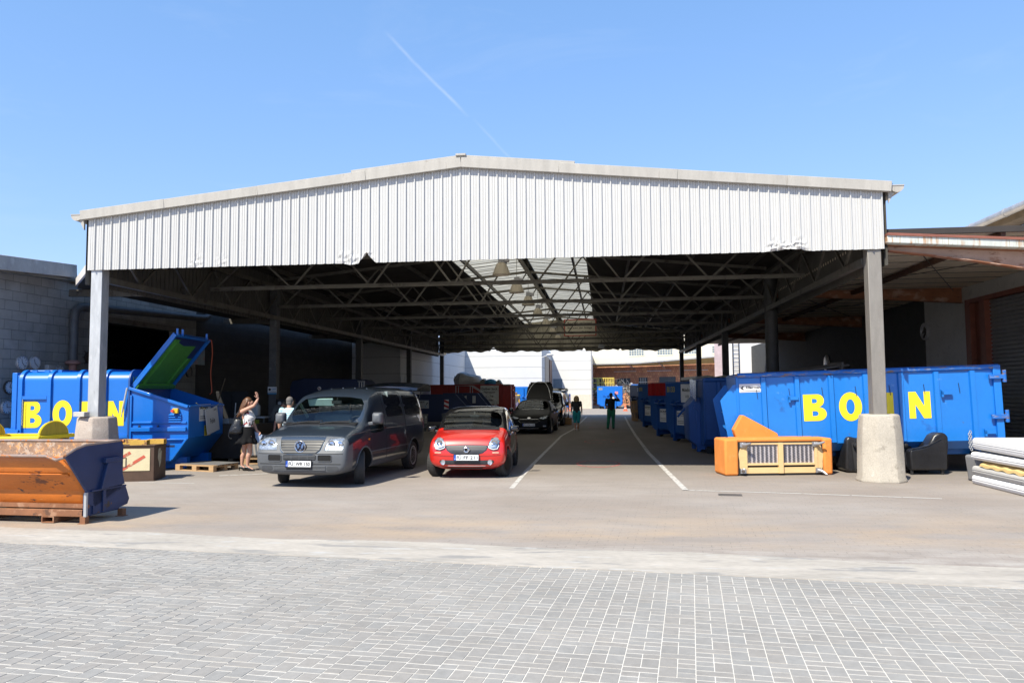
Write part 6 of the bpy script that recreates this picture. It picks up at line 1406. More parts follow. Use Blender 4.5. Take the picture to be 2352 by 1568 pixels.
# ---------------------------------------------------------------- dark van behind it
dpaint = paint('dark teal black paint', (.012, .018, .026), .3, .2)
CS = [
 (.00, half(.28, .55, .72, .30, .76, .42, .76, .52, .72, .58, .60, .60, .4, .605, .61)),
 (.08, half(.21, .62, .82, .30, .86, .48, .86, .68, .82, .78, .70, .80, .45, .815, .82)),
 (.22, half(.19, .66, .87, .30, .89, .50, .885, .76, .85, .90, .73, .93, .45, .945, .95)),
 (.60, half(.19, .68, .89, .30, .90, .54, .895, .84, .86, 1.0, .74, 1.04, .45, 1.06, 1.065)),
 (.95, half(.19, .68, .89, .30, .90, .56, .895, .88, .86, 1.06, .75, 1.11, .5, 1.13, 1.14)),
 (1.02, half(.19, .68, .89, .30, .90, .56, .895, .88, .86, 1.07, .77, 1.13, .69, 1.15, 1.16)),
 (1.35, half(.19, .68, .89, .30, .90, .56, .895, .9, .86, 1.08, .76, 1.42, .66, 1.46, 1.475)),
 (1.66, half(.19, .68, .89, .30, .90, .56, .895, .9, .86, 1.09, .72, 1.66, .62, 1.71, 1.73)),
 (1.80, half(.19, .68, .89, .30, .90, .56, .895, .9, .86, 1.09, .71, 1.70, .60, 1.76, 1.785)),
 (2.30, half(.19, .68, .89, .30, .90, .56, .895, .9, .86, 1.09, .70, 1.71, .60, 1.79, 1.82)),
 (3.40, half(.19, .68, .89, .30, .90, .56, .895, .9, .855, 1.09, .69, 1.70, .59, 1.785, 1.82)),
 (4.20, half(.21, .66, .87, .32, .88, .56, .875, .9, .83, 1.09, .67, 1.67, .57, 1.75, 1.78)),
 (4.40, half(.28, .62, .80, .38, .82, .56, .81, .86, .78, 1.05, .63, 1.55, .53, 1.60, 1.62))]
def ck(i, h):
    if i in (5, 6) and h == 7: return 1
    if 6 <= i <= 10 and h == 4 and i != 8: return 2
    return 0
cw = [(.77, .87, .32), (-.77, .87, .32), (.77, 3.55, .32), (-.77, 3.55, .32)]
cad = Car('parked_van', 'dark small van with roof rails, sliding door open and tailgate up, behind the black hatchback', 'van', (-2.95, 40.1, 0), -.05, CS, ck, [dpaint, glass_w, glass_s, dpaint, arch_m], cw, .375)
for (x, y, z) in cw: cad.wheel((x+(.02 if x > 0 else -.02), y, z), .32, .20, 0, rim_m, 5, 1 if x > 0 else -1)
for sg in (1, -1):
    P = [(.50, .72), (.74, .72), (.84, .80), (.84, .92), (.72, .90), (.55, .84)]; P = P if sg > 0 else mirrored(P)
    hl = cad.patch('headlight', P, mat('lamp reflector', 0), 0, .008, 4); cad.patch('lens', P, lampg, 0, .018, 4, hl)
    P = rrect(.72, .80, .73, .79, .02); cad.patch('indicator', P if sg > 0 else mirrored(P), amber, 0, .02, 3)
    P = rrect(.58, .70, .36, .44, .03); cad.patch('fog_light', P if sg > 0 else mirrored(P), mat('lamp reflector', 0), 0, .01, 3)
    cad.mirror(sg*1.0, 1.35, 1.15, (.20, .14, .22), dpaint, True)
    q = MB(); q.tube([(sg*.66, 1.8, 1.79), (sg*.66, 1.95, 1.86), (sg*.65, 4.0, 1.86), (sg*.64, 4.15, 1.78)], .022, 8); q.build('roof_rail', chrome, cad.t)
cad.patch('grille', [(-.40, .80), (.40, .80), (.34, .70), (-.34, .70)], blkpl, 0, .008, 3); cad.plate(.45, 'FÜ|B 410', .05) if False else None
q = MB(); q.loft([[Vector((.99, 2.35+a, z)) for a, z in ((0, .3), (1.0, .3), (1.0, 1.05), (.95, 1.68), (.1, 1.68), (0, 1.05))], [Vector((1.03, 2.35+a, z)) for a, z in ((0, .3), (1.0, .3), (1.0, 1.05), (.95, 1.66), (.1, 1.66), (0, 1.05))]]); q.build('sliding_door', dpaint, cad.t)
cad.cockpit(1.05, 1.06, .70, .36, cabin_k); cad.seats([(-.36, 1.95, .50, .48), (.36, 1.95, .50, .48)], seat_k)
tg = raised_gate(cad, 4.15, 1.80, .66, 1.25, radians(14), dpaint)
for x in (-.6, .6): q = MB(); q.cyl((x, 4.3, 1.35), (x, 4.95, 1.95), .012, n=6); q.build('gas_strut', steel, tg)
# ================================================================= PEOPLE
skin_m = mat('skin', (.50, .27, .19), .55, var=.05, fine=.03); skin2 = mat('tanned skin', (.36, .18, .12), .55, var=.05, fine=.03)
def remeshed(q, name, m, parent, voxel=.009, smooth=3):
    me = q.mesh('t', [m]); o = bpy.data.objects.new('t', me); COL.objects.link(o)
    r = o.modifiers.new('r', 'REMESH'); r.mode = 'VOXEL'; r.voxel_size = voxel; r.use_smooth_shade = True
    s_ = o.modifiers.new('s', 'SMOOTH'); s_.factor = .5; s_.iterations = smooth
    me2 = baked(o, None); me2.materials.clear(); me2.materials.append(m); me2.polygons.foreach_set('use_smooth', [True]*len(me2.polygons))
    o2 = bpy.data.objects.new(name, me2); COL.objects.link(o2); o2.parent = parent; return o2
def limb(q, pts, infl=0.):
    """chain of (point, radius) as overlapping tapered capsules"""
    for (p, r), (p2, r2) in zip(pts, pts[1:]):
        p, p2 = Vector(p), Vector(p2); q.tube([p, p2], [r+infl, r2+infl], 12)
    for p, r in pts: q.sph(p, r+infl, 12, 8)
def slab(q, levels, infl=0., n=20):
    """torso from (centre x, y, z, half width, half depth) levels"""
    q.loft([[Vector((cx+(a+infl)*cos(t_), cy+(b_+infl)*sin(t_), z)) for t_ in [2*pi*k/n for k in range(n)]] for cx, cy, z, a, b_ in levels])
def hand(q, w_, d, palm_n, s_=1., spread=.0, curl=.35, thumb=1):
    """palm, four fingers of different lengths with bent joints, thumb from the side of the palm"""
    w_, d, pn = Vector(w_), Vector(d).normalized(), Vector(palm_n).normalized(); r = d.cross(pn).normalized()
    for a in (-.028, -.01, .01, .028): q.tube([w_, w_+d*.085*s_+r*a*s_], [.020*s_, .015*s_], 8); q.sph(w_+d*.085*s_+r*a*s_, .015*s_, 8, 6)
    for k, (a, l) in enumerate(((-.031, .060), (-.0105, .074), (.0105, .080), (.031, .070))):
        p = w_+d*.088*s_+r*a*s_; dd = (d+r*a*spread*14).normalized(); ang = curl*.4
        for f in (.42, .32, .26):
            p2 = p+dd*l*f*s_; q.tube([p, p2], [.0088*s_, .0080*s_], 8); q.sph(p2, .0082*s_, 8, 6); p = p2; dd = (dd*cos(ang)+pn*sin(ang)).normalized(); ang = curl
    b0 = w_+d*.025*s_+r*thumb*.025*s_; b1 = b0+(d*.6+r*thumb*.75+pn*.2).normalized()*.045*s_; b2 = b1+(d*.85+r*thumb*.4+pn*.2).normalized()*.035*s_
    q.tube([b0, b1, b2], [.014*s_, .0105*s_, .0085*s_], 8); q.sph(b2, .0088*s_, 8, 6); q.sph(b1, .0105*s_, 8, 6)
def head(q, c, face, s_=1., up=(0, 0, 1)):
    """skull, jaw, nose, ears; face is the looking direction"""
    c, f, u = Vector(c), Vector(face).normalized(), Vector(up); r = f.cross(u).normalized()
    q.sph(c+u*.02*s_-f*.01*s_, (.080*s_, .080*s_, .100*s_), 16, 12)
    for a, b_, rr_ in ((.045, .0, .066), (.045, -.045, .058), (.060, -.082, .036), (.02, -.06, .055)): q.sph(c+f*a*s_+u*b_*s_, rr_*s_, 12, 8)
    q.tube([c+f*.098*s_+u*.022*s_, c+f*.124*s_-u*.016*s_], [.009*s_, .014*s_], 8); q.sph(c+f*.121*s_-u*.018*s_, .0145*s_, 8, 6)
    q.sph(c+f*.088*s_-u*.050*s_, (.024*s_, .024*s_, .012*s_), 10, 6)
    for k in (-1, 1): q.sph(c+r*k*.083*s_-u*.012*s_-f*.008*s_, (.012*s_+abs(r.x)*.0, .018*s_, .030*s_), 8, 6)
def face_bits(parent, c, face, s_=1.):
    c, f = Vector(c), Vector(face).normalized(); u = Z1; r = f.cross(u).normalized()
    for k in (-1, 1):
        q = MB(); q.sph(c+f*.098*s_+r*k*.033*s_+u*.022*s_, .013*s_, 10, 8); q.build('eye', mat('eye dark', (.03, .02, .015), .3), parent, smooth=60)
    q = MB(); q.tube([c+f*.108*s_+r*.022*s_-u*.050*s_, c+f*.113*s_-u*.049*s_, c+f*.108*s_-r*.022*s_-u*.050*s_], .006*s_, 6); q.build('mouth', mat('lips', (.30, .09, .08), .5), parent)
def shoe(q, a, d, L_=.26, h=.07, w_=.045):
    a, d = Vector(a), Vector(d).normalized(); q.tube([a-d*.05+Z1*.035, a+d*.03+Z1*.045, a+d*(L_*.5)+Z1*.032, a+d*(L_-.07)+Z1*.026], [w_*.8, w_, w_*.98, w_*.7], 10); q.sph(a+d*(L_-.07)+Z1*.026, w_*.7, 10, 6); q.sph(a-d*.05+Z1*.035, w_*.8, 10, 6)

# ---- woman waving beside the van
P1 = thing('person', 'woman in floral top and black ruffled skirt waving with raised arm, beside the grey van', 'person', (-8.42, 17.5, 0), YAW)
fl_m, N_, L__, b_ = node_mat('floral print')
tcn = N_.new('ShaderNodeTexCoord'); prev = None
for sc, thr, colr, st_ in ((15, .56, (.012, .012, .016), (1, 1, .55)), (11, .635, (.35, .02, .03), (1, 1, 1))):
    mp = N_.new('ShaderNodeMapping'); mp.inputs['Scale'].default_value = st_; mp.inputs['Rotation'].default_value = (0, .7, 0); mp.inputs['Location'].default_value = (sc, 0, 0); L__.new(tcn.outputs['Object'], mp.inputs[0])
    n = N_.new('ShaderNodeTexNoise'); n.inputs['Scale'].default_value = sc; n.inputs['Detail'].default_value = 1.5; L__.new(mp.outputs[0], n.inputs['Vector'])
    r = N_.new('ShaderNodeMapRange'); r.inputs[1].default_value = thr; r.inputs[2].default_value = thr+.015; L__.new(n.outputs['Fac'], r.inputs[0])
    x = N_.new('ShaderNodeMixRGB'); L__.new(r.outputs[0], x.inputs[0]); x.inputs[2].default_value = (*colr, 1)
    if prev is None: x.inputs[1].default_value = (.66, .64, .63, 1)
    else: L__.new(prev, x.inputs[1])
    prev = x.outputs[0]
L__.new(prev, b_.inputs['Base Color']); b_.inputs['Roughness'].default_value = .7
fdir = Vector((.93, .36, 0)).normalized()
hd = Vector((.055, .0, 1.60))
q = MB(); head(q, hd, fdir, .98); limb(q, [((.03, 0, 1.54), .052), ((.0, .0, 1.44), .056)])
slab(q, [(.03, 0, .95, .13, .11), (.04, 0, 1.05, .105, .10), (.04, 0, 1.2, .125, .105), (.02, 0, 1.34, .135, .115), (.0, 0, 1.43, .11, .10)])
sh = Vector((-.055, -.12, 1.40)); el = Vector((.235, -.17, 1.535)); wr = Vector((.325, -.15, 1.70))
limb(q, [(sh, .056), ((.06, -.15, 1.455), .048), (el, .040), ((.29, -.165, 1.62), .037), (wr, .025)])
hand(q, wr, (-.28, .0, 1), (-.9, .35, -.2), 1.0, .25, .18, 1)
limb(q, [((.04, .15, 1.40), .05), ((.10, .19, 1.15), .04), ((.20, .14, .95), .028)]); hand(q, (.20, .14, .95), (.6, -.2, -.6), (0, -1, 0), .95, .1, .5)
for hx, kx, ax, yy, kz in ((-.01, -.055, -.095, .06, .50), (.10, .115, .075, -.05, .49)):
    limb(q, [((hx, yy, .82), .092), ((hx*.6+kx*.4, yy, .68), .076), ((kx, yy, kz), .054), ((kx+.005, yy, kz-.06), .052), ((kx*.6+ax*.4-.02, yy, .34), .056), ((ax-.01, yy, .16), .035), ((ax-.005, yy, .105), .033), ((ax+.05, yy-.01, .06), .032), ((ax+.12, yy-.02, .03), .03)])
body = remeshed(q, 'body', skin_m, P1, .0075, 3); face_bits(P1, hd, fdir, .98)
q = MB(); slab(q, [(.045, 0, .98, .14, .12), (.045, 0, 1.06, .118, .112), (.055, 0, 1.18, .140, .120), (.075, 0, 1.26, .150, .125), (.03, 0, 1.36, .140, .122), (.0, 0, 1.42, .115, .105), (.0, 0, 1.45, .085, .085)]); remeshed(q, 'floral_top', fl_m, P1, .009, 2)
cloth_k = mat('black cloth', (.007, .007, .008), .9, var=.2, spec=.2)
q = MB(); n = 72; rings = []
for z, a, b2, amp in ((1.04, .128, .125, 0), (1.02, .134, .13, 0), (.93, .165, .15, 0), (.84, .185, .165, 0), (.775, .188, .168, 0), (.76, .195, .172, .006), (.70, .222, .195, .016), (.64, .250, .215, .026)):
    rings.append([Vector((.03-(1.04-z)*.05+(a+amp*sin(9*t_+z*4)+amp*.5*sin(17*t_))*cos(t_), (b2+amp*sin(9*t_+z*4))*sin(t_), z+(amp*.6*sin(5*t_)))) for t_ in [2*pi*k/n for k in range(n)]])
q.loft(rings, caps=False); o = q.build('ruffled_skirt', cloth_k, P1, smooth=60); sd = o.modifiers.new('thick', 'SOLIDIFY'); sd.thickness = .006
hair_m = mat('brown hair', (.105, .048, .022), .45, var=.3, scale=6, stretch=(8, 8, .6), stain=(.24, .13, .065), sthr=.58, sscale=4, ssharp=.2)
q = MB(); q.sph(hd+Vector((-.022, .005, .042)), (.098, .092, .100), 16, 12)
limb(q, [(hd+Vector((-.075, 0, .03)), .072), (hd+Vector((-.115, -.005, -.07)), .075), (hd+Vector((-.155, -.005, -.17)), .066), (hd+Vector((-.205, -.01, -.26)), .050), (hd+Vector((-.262, -.01, -.335)), .022)])
limb(q, [(hd+Vector((-.02, -.075, .02)), .030), (hd+Vector((-.06, -.085, -.06)), .035), (hd+Vector((-.12, -.06, -.14)), .04)])
q2 = remeshed(q, 'hair', hair_m, P1, .009, 2)
shk = mat('black shoe leather', (.010, .010, .010), .22)
for ax, yy, dz in ((-.10, .06, 0), (.07, -.05, 0)):
    q = MB(); q.tube([(ax-.045, yy, .085), (ax+.0, yy, .075), (ax+.07, yy-.01, .035), (ax+.155, yy-.025, .020)], [.036, .041, .043, .026], 12); q.sph((ax+.155, yy-.025, .021), .026, 10, 6); q.tube([(ax-.062, yy, .085), (ax-.066, yy, .0)], [.020, .011], 8); q.b(ax+.03, ax+.16, yy-.05, yy+.015, 0, .012); q.build('high_heel', shk, P1, smooth=50)
bagk = mat('black bag leather', (.012, .012, .013), .28, var=.2, bump=.8, bscale=14)
t = thing('shoulder_bag', 'slouchy black leather shoulder bag hanging from the waving woman', 'bag', P1.location+Matrix.Rotation(YAW, 3, 'Z') @ Vector((-.17, -.17, 0)))
t.rotation_euler = (0, 0, YAW)
q = MB(); slab(q, [(-.02, 0, .885, .13, .05), (-.02, 0, .91, .165, .075), (-.01, 0, .98, .155, .075), (.0, 0, 1.08, .12, .055), (.02, 0, 1.18, .09, .03), (.03, 0, 1.22, .06, .018)]); remeshed(q, 'pouch', bagk, t, .010, 2)
q = MB(); q.tube([(-.06, 0, 1.18), (-.03, .0, 1.30), (.06, .06, 1.43), (.10, .10, 1.46)], .010, 8); q.tube([(.10, -.02, 1.16), (.12, .0, 1.28), (.11, .06, 1.42)], .010, 8); q.build('strap', bagk, t)
q = MB(); q.tube([(-.15, -.03, .93), (-.17, -.03, .82), (-.13, -.03, .77), (-.09, -.03, .775)], .012, 8); q.build('loose_strap', bagk, t)
t = thing('paper_folder', 'pale blue paper folder held by the waving woman', 'folder', P1.location+Matrix.Rotation(YAW, 3, 'Z') @ Vector((.245, .1, .80)), YAW)
q = MB(); q.prism([(-.10, -.11), (.02, -.16), (.11, .03), (-.08, .12)], (0, 0, 0), (1, .1, 0), (0, 0, 1), (0, .012, 0)); q.build('sheets', mat('folder blue', (.36, .45, .62), .6), t)

def stander(label, loc, rz, H, shirt, trous, hair, skin=skin2, away=True, wdt=1., armL=None, armR=None, legs=((-.10, 0, -.11, 0), (.10, 0, .11, 0)), hem=.06, shoes=None, sleeve=.5, hairfn=None, hips=1., bald=False):
    """person seen from behind (facing +y) or from the front; arms as (elbow, wrist, hand dir, palm)"""
    s_ = H/1.75; t = thing('person', label, 'person', loc, rz+(0 if away else pi))
    fdir = Vector((0, 1, 0)); hd = Vector((0, .02, 1.615)); q = MB(); head(q, hd, fdir, .98); limb(q, [((0, 0, 1.56), .058), ((0, -.01, 1.46), .066)])
    sx = .185*wdt; tz = 1.435
    slab(q, [(0, 0, .93, .155*hips, .10), (0, 0, 1.1, .14*wdt, .095), (0, 0, 1.3, .165*wdt, .105), (0, 0, 1.42, .15*wdt, .085), (0, 0, 1.47, .08, .06)])
    arms = {}
    for k, a in ((-1, armL), (1, armR)):
        S_ = Vector((k*sx, -.005, tz-.02)); el, wr, hd_, pn = a or ((k*(sx+.055), -.03, 1.14), (k*(sx+.075), .04, .89), (k*.05, .12, -1), (-k, .2, 0))
        el, wr = Vector(el), Vector(wr); limb(q, [(S_, .060), (S_.lerp(el, .45), .051), (el, .041), (el.lerp(wr, .35), .042), (wr, .027)]); hand(q, wr, hd_, pn, 1., .12, .45, -k); arms[k] = (S_, el, wr)
    lg = []
    for hx, ky, ax, ay in legs:
        kx = hx*.55+ax*.45; L0 = [((hx, 0, .90), .098*hips), ((hx*.7+kx*.3, ky*.4-.005, .70), .086*hips), ((kx, ky, .49), .058), ((kx, ky-.01, .43), .056), ((kx*.5+ax*.5, ky*.5+ay*.5-.025, .31), .057), ((ax, ay-.01, .10), .036)]
        limb(q, L0); lg.append((L0, ax, ay)); q.tube([(ax, ay-.04, .05), (ax, ay+.12, .03)], [.034, .03], 8)
    remeshed(q, 'body', skin, t, .0105, 2)
    if not away: face_bits(t, hd, fdir, .98)
    q = MB(); slab(q, [(0, 0, .88, .168*hips, .118), (0, 0, 1.0, .165*max(hips, wdt)*.98, .118), (0, 0, 1.1, .160*wdt, .115), (0, 0, 1.3, .180*wdt, .122), (0, 0, 1.42, .165*wdt, .098), (0, 0, 1.475, .095, .072)])
    for k in (-1, 1): S_, el, wr = arms[k]; limb(q, [(S_, .074), (S_.lerp(el, .5), .066), (S_.lerp(el, sleeve+.12), .060)])
    remeshed(q, 'shirt', shirt, t, .0125, 2)
    q = MB(); slab(q, [(0, 0, .80, .16*hips, .11), (0, 0, .92, .172*hips, .118), (0, 0, .99, .155*hips, .110)])
    for L0, ax, ay in lg:
        pts = [(p, r+.020) for p, r in L0 if p[2] > hem+.05]; 
        if hem < .2: pts += [((ax, ay-.01, .14), .062), ((ax, ay-.005, .07), .064)]
        else: pts[-1] = (pts[-1][0], pts[-1][1]+.004)
        limb(q, pts)
    remeshed(q, 'trousers', trous, t, .0125, 2)
    for L0, ax, ay in lg: q = MB(); shoe(q, (ax, ay-.02, 0), (ax*.8, 1, 0), .27); remeshed(q, 'shoe', shoes or blkpl, t, .010, 2)
    q = MB()
    if hairfn: hairfn(q, hd)
    else:
        q.sph(hd+Vector((0, -.022, .042)), (.087, .088, .090), 16, 10); q.sph(hd+Vector((0, -.05, -.02)), (.074, .055, .07), 12, 8)
    remeshed(q, 'hair', hair, t, .0105, 2); t.scale = (s_, s_, s_); return t
blond = mat('blond hair', (.40, .27, .12), .5, var=.3, scale=8, stretch=(6, 6, .8), stain=(.20, .12, .05), sthr=.55, sscale=8, ssharp=.15); short_k = mat('cropped dark hair', (.05, .035, .026), .7, var=.2, scale=20); greyh = mat('grey hair', (.12, .11, .105), .7, var=.3, scale=25)
chk = mat('charcoal tee', (.030, .030, .033), .85, var=.15); navy = mat('black tee', (.010, .011, .015), .85, var=.15); teal = mat('teal trousers', (.016, .30, .33), .8, var=.12, scale=6); greent = mat('green work trousers', (.016, .17, .095), .85, var=.2, scale=7)
def bob(q, hd):
    q.sph(hd+Vector((0, -.02, .045)), (.112, .108, .100), 16, 10)
    for k in range(11):
        a = pi*1.02+pi*.96*k/10; d = Vector((cos(a), sin(a), 0)); limb(q, [(hd+d*.075+Vector((0, -.01, .05)), .048), (hd+d*.105+Vector((0, 0, -.05)), .045), (hd+d*(.118+.014*(k % 2))+Vector((0, 0, -.125-.02*(k % 3))), .022)])
pinksh = mat('pale sandal', (.55, .42, .36), .6)
stander('woman with blond bob, charcoal tee and teal cropped trousers walking away', (-1.19, 35.95, 0), YAW, 1.60, chk, teal, blond, skin_m, True, 1.06, legs=((-.10, .02, -.075, -.02), (.10, -.02, .07, .04)), hem=.30, shoes=pinksh, hips=1.14, hairfn=bob)
stander('man in black tee and green work trousers with one hand raised to his head', (.42, 37.1, 0), YAW, 1.73, navy, greent, short_k, skin2, True, 1.08, armR=((.42, .04, 1.36), (.27, .14, 1.58), (-.35, .25, .75), (-.3, .8, .2)), armL=((-.27, .02, 1.14), (-.12, .26, 1.10), (.8, .6, 0), (0, 0, -1)), legs=((-.09, .05, -.17, .0), (.09, .0, .10, .06)))
def stripes():
    m, N, L, b = node_mat('striped polo'); tcn = N.new('ShaderNodeTexCoord'); sp = N.new('ShaderNodeSeparateXYZ'); L.new(tcn.outputs['Object'], sp.inputs[0]); mu = N.new('ShaderNodeMath'); mu.operation = 'MULTIPLY'; mu.inputs[1].default_value = 150; L.new(sp.outputs[2], mu.inputs[0]); si = N.new('ShaderNodeMath'); si.operation = 'SINE'; L.new(mu.outputs[0], si.inputs[0]); r = N.new('ShaderNodeMapRange'); r.inputs[1].default_value = .1; r.inputs[2].default_value = .4; L.new(si.outputs[0], r.inputs[0])
    x = N.new('ShaderNodeMixRGB'); L.new(r.outputs[0], x.inputs[0]); x.inputs[1].default_value = (.55, .66, .74, 1); x.inputs[2].default_value = (.12, .36, .44, 1); L.new(x.outputs[0], b.inputs['Base Color']); b.inputs['Roughness'].default_value = .8; return m
stander('grey-haired man in blue striped polo shirt standing beside the grey van', (-7.45, 17.75, 0), YAW-.3, 1.75, stripes(), mat('khaki trousers', (.12, .10, .07), .85), greyh, skin_m, True, 1.12)
stander('person mostly hidden behind the man in the striped polo shirt', (-8.30, 19.4, 0), YAW, 1.60, navy, mat('dark trousers', (.02, .02, .025), .85), short_k, skin2, False, 1.)
stander('man in grey tee and mauve trousers standing beyond the red container', (-6.62, 59.5, 0), YAW-.4, 1.76, mat('grey tee', (.075, .075, .085), .85), mat('mauve trousers', (.14, .13, .24), .85), mat('sandy hair', (.22, .13, .07), .7), skin_m, True, 1.15)
# ================================================================= LOOSE OBJECTS
# ---- tilting scrap skip by the concrete path
orange = mat('worn orange enamel', (.50, .135, .012), .42, 0, var=.18, scale=2.2, stain=((.13, .035, .012), (.055, .03, .022), (.60, .26, .07)), sthr=.60, sscale=3.2, ssharp=.03, stretch=(.7, 1, 1.7), coat=.1)
navyr = mat('scratched navy enamel', (.016, .035, .105), .42, 0, var=.18, scale=2.5, stain=((.05, .035, .03), (.18, .07, .025), (.05, .09, .20)), sthr=.62, sscale=3.6, ssharp=.05)
rustp = mat('bare rusty plate', (.175, .095, .055), .6, .25, var=.22, scale=4, stain=((.28, .20, .15), (.38, .18, .06), (.08, .05, .04)), sthr=.52, sscale=9, ssharp=.06, fine=.25)
rustb = mat('rusty beam brown', (.24, .105, .05), .6, .1, var=.2, scale=3, stain=((.36, .20, .12), (.12, .06, .035)), sthr=.55, sscale=5, ssharp=.08)
edgem = mat('scraped lip steel', (.30, .22, .18), .4, .4, var=.2, stain=(.45, .16, .04), sthr=.56, sscale=8)
sk = thing('tipping_skip', 'orange and navy tipping skip on a rusty base by the concrete path', 'skip', (-7.30, 10.28, 0), -.06)
WL = -2.6
EP = [(-.44, .98), (-.24, 1.06), (-.05, 1.10), (.70, 1.12), (.74, 1.06), (.74, .44), (.62, .34), (.16, .22), (.0, .27), (-.02, .46)]
def endp(x0, x1, m, nm):
    q = MB(); q.prism(EP, (x0, 0, 0), (0, 1, 0), (0, 0, 1), (x1-x0, 0, 0)); return q.build(nm, m, sk, bev=.004)
endp(-.035, 0, navyr, 'end_plate'); endp(WL, WL+.035, navyr, 'end_plate')
def plate(pts, m, nm, th=.012, kink=None):
    q = MB(); n = 26
    xs = [WL+.035+(-.035-WL-.035)*i/n for i in range(n+1)]; V = []
    for x in xs: V += [(x, y, z) for y, z in pts]
    k = len(pts); q.add(V, [(i*k+j, i*k+j+1, (i+1)*k+j+1, (i+1)*k+j) for i in range(n) for j in range(k-1)])
    o = q.build(nm, m, sk, smooth=25); sd = o.modifiers.new('thick', 'SOLIDIFY'); sd.thickness = th; sd.offset = 0; return o
plate([(-.385, .975), (-.215, .74), (-.205, .715), (-.015, .47), (.0, .40), (.02, .33), (.06, .27), (.14, .23)], orange, 'front_plate')
q = MB(); q.prism([(0, 0), (-.035, -.035), (0, -.07)], (WL+.03, -.205, .75), (0, 1, 0), (0, 0, 1), (2.44, 0, 0)); q.build('seam_angle', orange, sk)
plate([(.14, .235), (.62, .36), (.72, .46), (.72, 1.11)], rustp, 'back_plate')
q = MB(); q.tube([(WL, -.40, .985), (-.34, -.40, .985), (-.16, -.42, .935), (-.02, -.44, .97)], .022, 8); q.build('front_lip', edgem, sk)
q = MB(); q.tube([(-.018, -.44, .985), (-.018, -.24, 1.07), (-.018, -.05, 1.11), (-.018, .70, 1.13)], .020, 8); q.tube([(WL, .73, 1.12), (.02, .73, 1.12)], .026, 8); q.build('top_edge', edgem, sk)
q = MB(); q.b(WL, 0, -.0, .045, .215, .275); q.build('bottom_flange', rustb, sk)
q = MB(); q.prism([(.22, .46), (.34, .83), (.60, .85), (.72, .48)], (0, 0, 0), (0, 1, 0), (0, 0, 1), (.055, 0, 0)); q.b(0, .07, .28, .64, .83, .90); q.build('pivot_bracket', navyr, sk, bev=.006)
q = MB(); q.b(-.06, -.02, -.01, .70, .10, .46); q.b(-.02, .0, .12, .66, .12, .45); q.b(0, .02, .30, .36, .12, .45); q.b(.0, .035, .05, .78, .44, .462); q.prism([(.66, .13), (.86, .16), (.90, .24), (.80, .46), (.66, .46)], (-.03, 0, 0), (0, 1, 0), (0, 0, 1), (.03, 0, 0)); q.build('base_side', navyr, sk)
q = MB(); q.b(-.03, .01, -.035, .0, .10, .44); q.build('corner_post', galv, sk)
q = MB(); q.b(WL, -.06, -.03, .05, .10, .195); q.b(WL, -.06, .62, .70, .10, .195); q.split('base_beam', rustb, sk, bev=.004)
for x in (-.71, -1.9):
    q = MB(); q.b(x, x+.2, -.03, .70, .005, .02); q.b(x, x+.2, -.03, .70, .085, .10); q.b(x, x+.016, -.03, .70, .02, .085); q.b(x+.184, x+.2, -.03, .70, .02, .085); q.build('fork_pocket', rustb, sk)
for x, y in ((-.09, -.03), (-.03, .68), (WL, -.03), (WL, .68)):
    q = MB(); q.b(x, x+.085, y, y+.08, 0.004, .11); q.b(x-.02, x+.105, y-.02, y+.10, 0, .008); q.build('leg', rustb, sk)
q = MB(); q.tube([(.0, .745, .86), (.02, .78, .86), (.02, .78, .72), (.0, .745, .72)], .010, 6); q.build('release_handle', edgem, sk)

# ---- yellow wheeled waste bin with open rounded lid cheeks
ym = mat('yellow bin plastic', (.72, .53, .015), .45, var=.05, stain=((.40, .28, .05), (.20, .15, .05)), sthr=.64, sscale=5, ssharp=.15, stretch=(3, 3, .6)); ymd = mat('scuffed yellow cheek', (.46, .33, .03), .5, var=.12, stain=((.25, .17, .04),), sthr=.55, sscale=6, ssharp=.2, stretch=(4, 4, .5))
yb = thing('waste_bin', 'bright yellow waste bin with rounded lid cheeks behind the orange skip', 'bin', (-10.55, 13.0, 0), .08)
q = MB()
def ringy(hw, hd_, z): return [Vector((x, y, z)) for x, y in ((-hw, -hd_), (hw, -hd_), (hw, hd_), (-hw, hd_))]
q.loft([ringy(.52, .36, .16), ringy(.60, .48, 1.04), ringy(.57, .45, 1.04), ringy(.5, .34, .25)]); q.build('body', ym, yb, bev=.02)
q = MB(); q.b(-.66, .66, -.53, -.45, 1.03, 1.10); q.b(-.66, .66, .45, .53, 1.03, 1.10); q.b(-.66, -.58, -.45, .45, 1.03, 1.10); q.b(.58, .66, -.45, .45, 1.03, 1.10); [q.prism([(0, 0), (.03, 0), (.015, -.13)], (-.55+.11*k, -.5, 1.03), (1, 0, 0), (0, 0, 1), (0, -.02, 0)) for k in range(11)]; q.build('rim', ym, yb, bev=.012)
for x in (-.62, .60):
    q = MB(); P = [(-.42, 0)]+[(-.02+.40*cos(radians(a)), .23*sin(radians(a))) for a in range(180, -1, -12)]+[(.38, 0)]
    q.prism(P, (x-.02, 0, 1.10), (0, 1, 0), (0, 0, 1), (.04, 0, 0), 0); q.tube([(x, -.02+.41*cos(radians(a)), 1.10+.24*sin(radians(a))) for a in range(180, -1, -12)], .022, 6, m=1); q.build('lid_cheek', [ymd, ym], yb)
q = MB(); q.b(.585, .66, .10, .34, .80, 1.02); q.build('side_bracket', bluek, yb)
for x, y in ((-.42, -.3), (.42, -.3), (-.42, .3), (.42, .3)): q = MB(); q.cyl((x-.025, y, .1), (x+.025, y, .1), .1, n=16); q.b(x-.03, x+.03, y-.03, y+.03, .16, .22); q.build('wheel', black, yb)

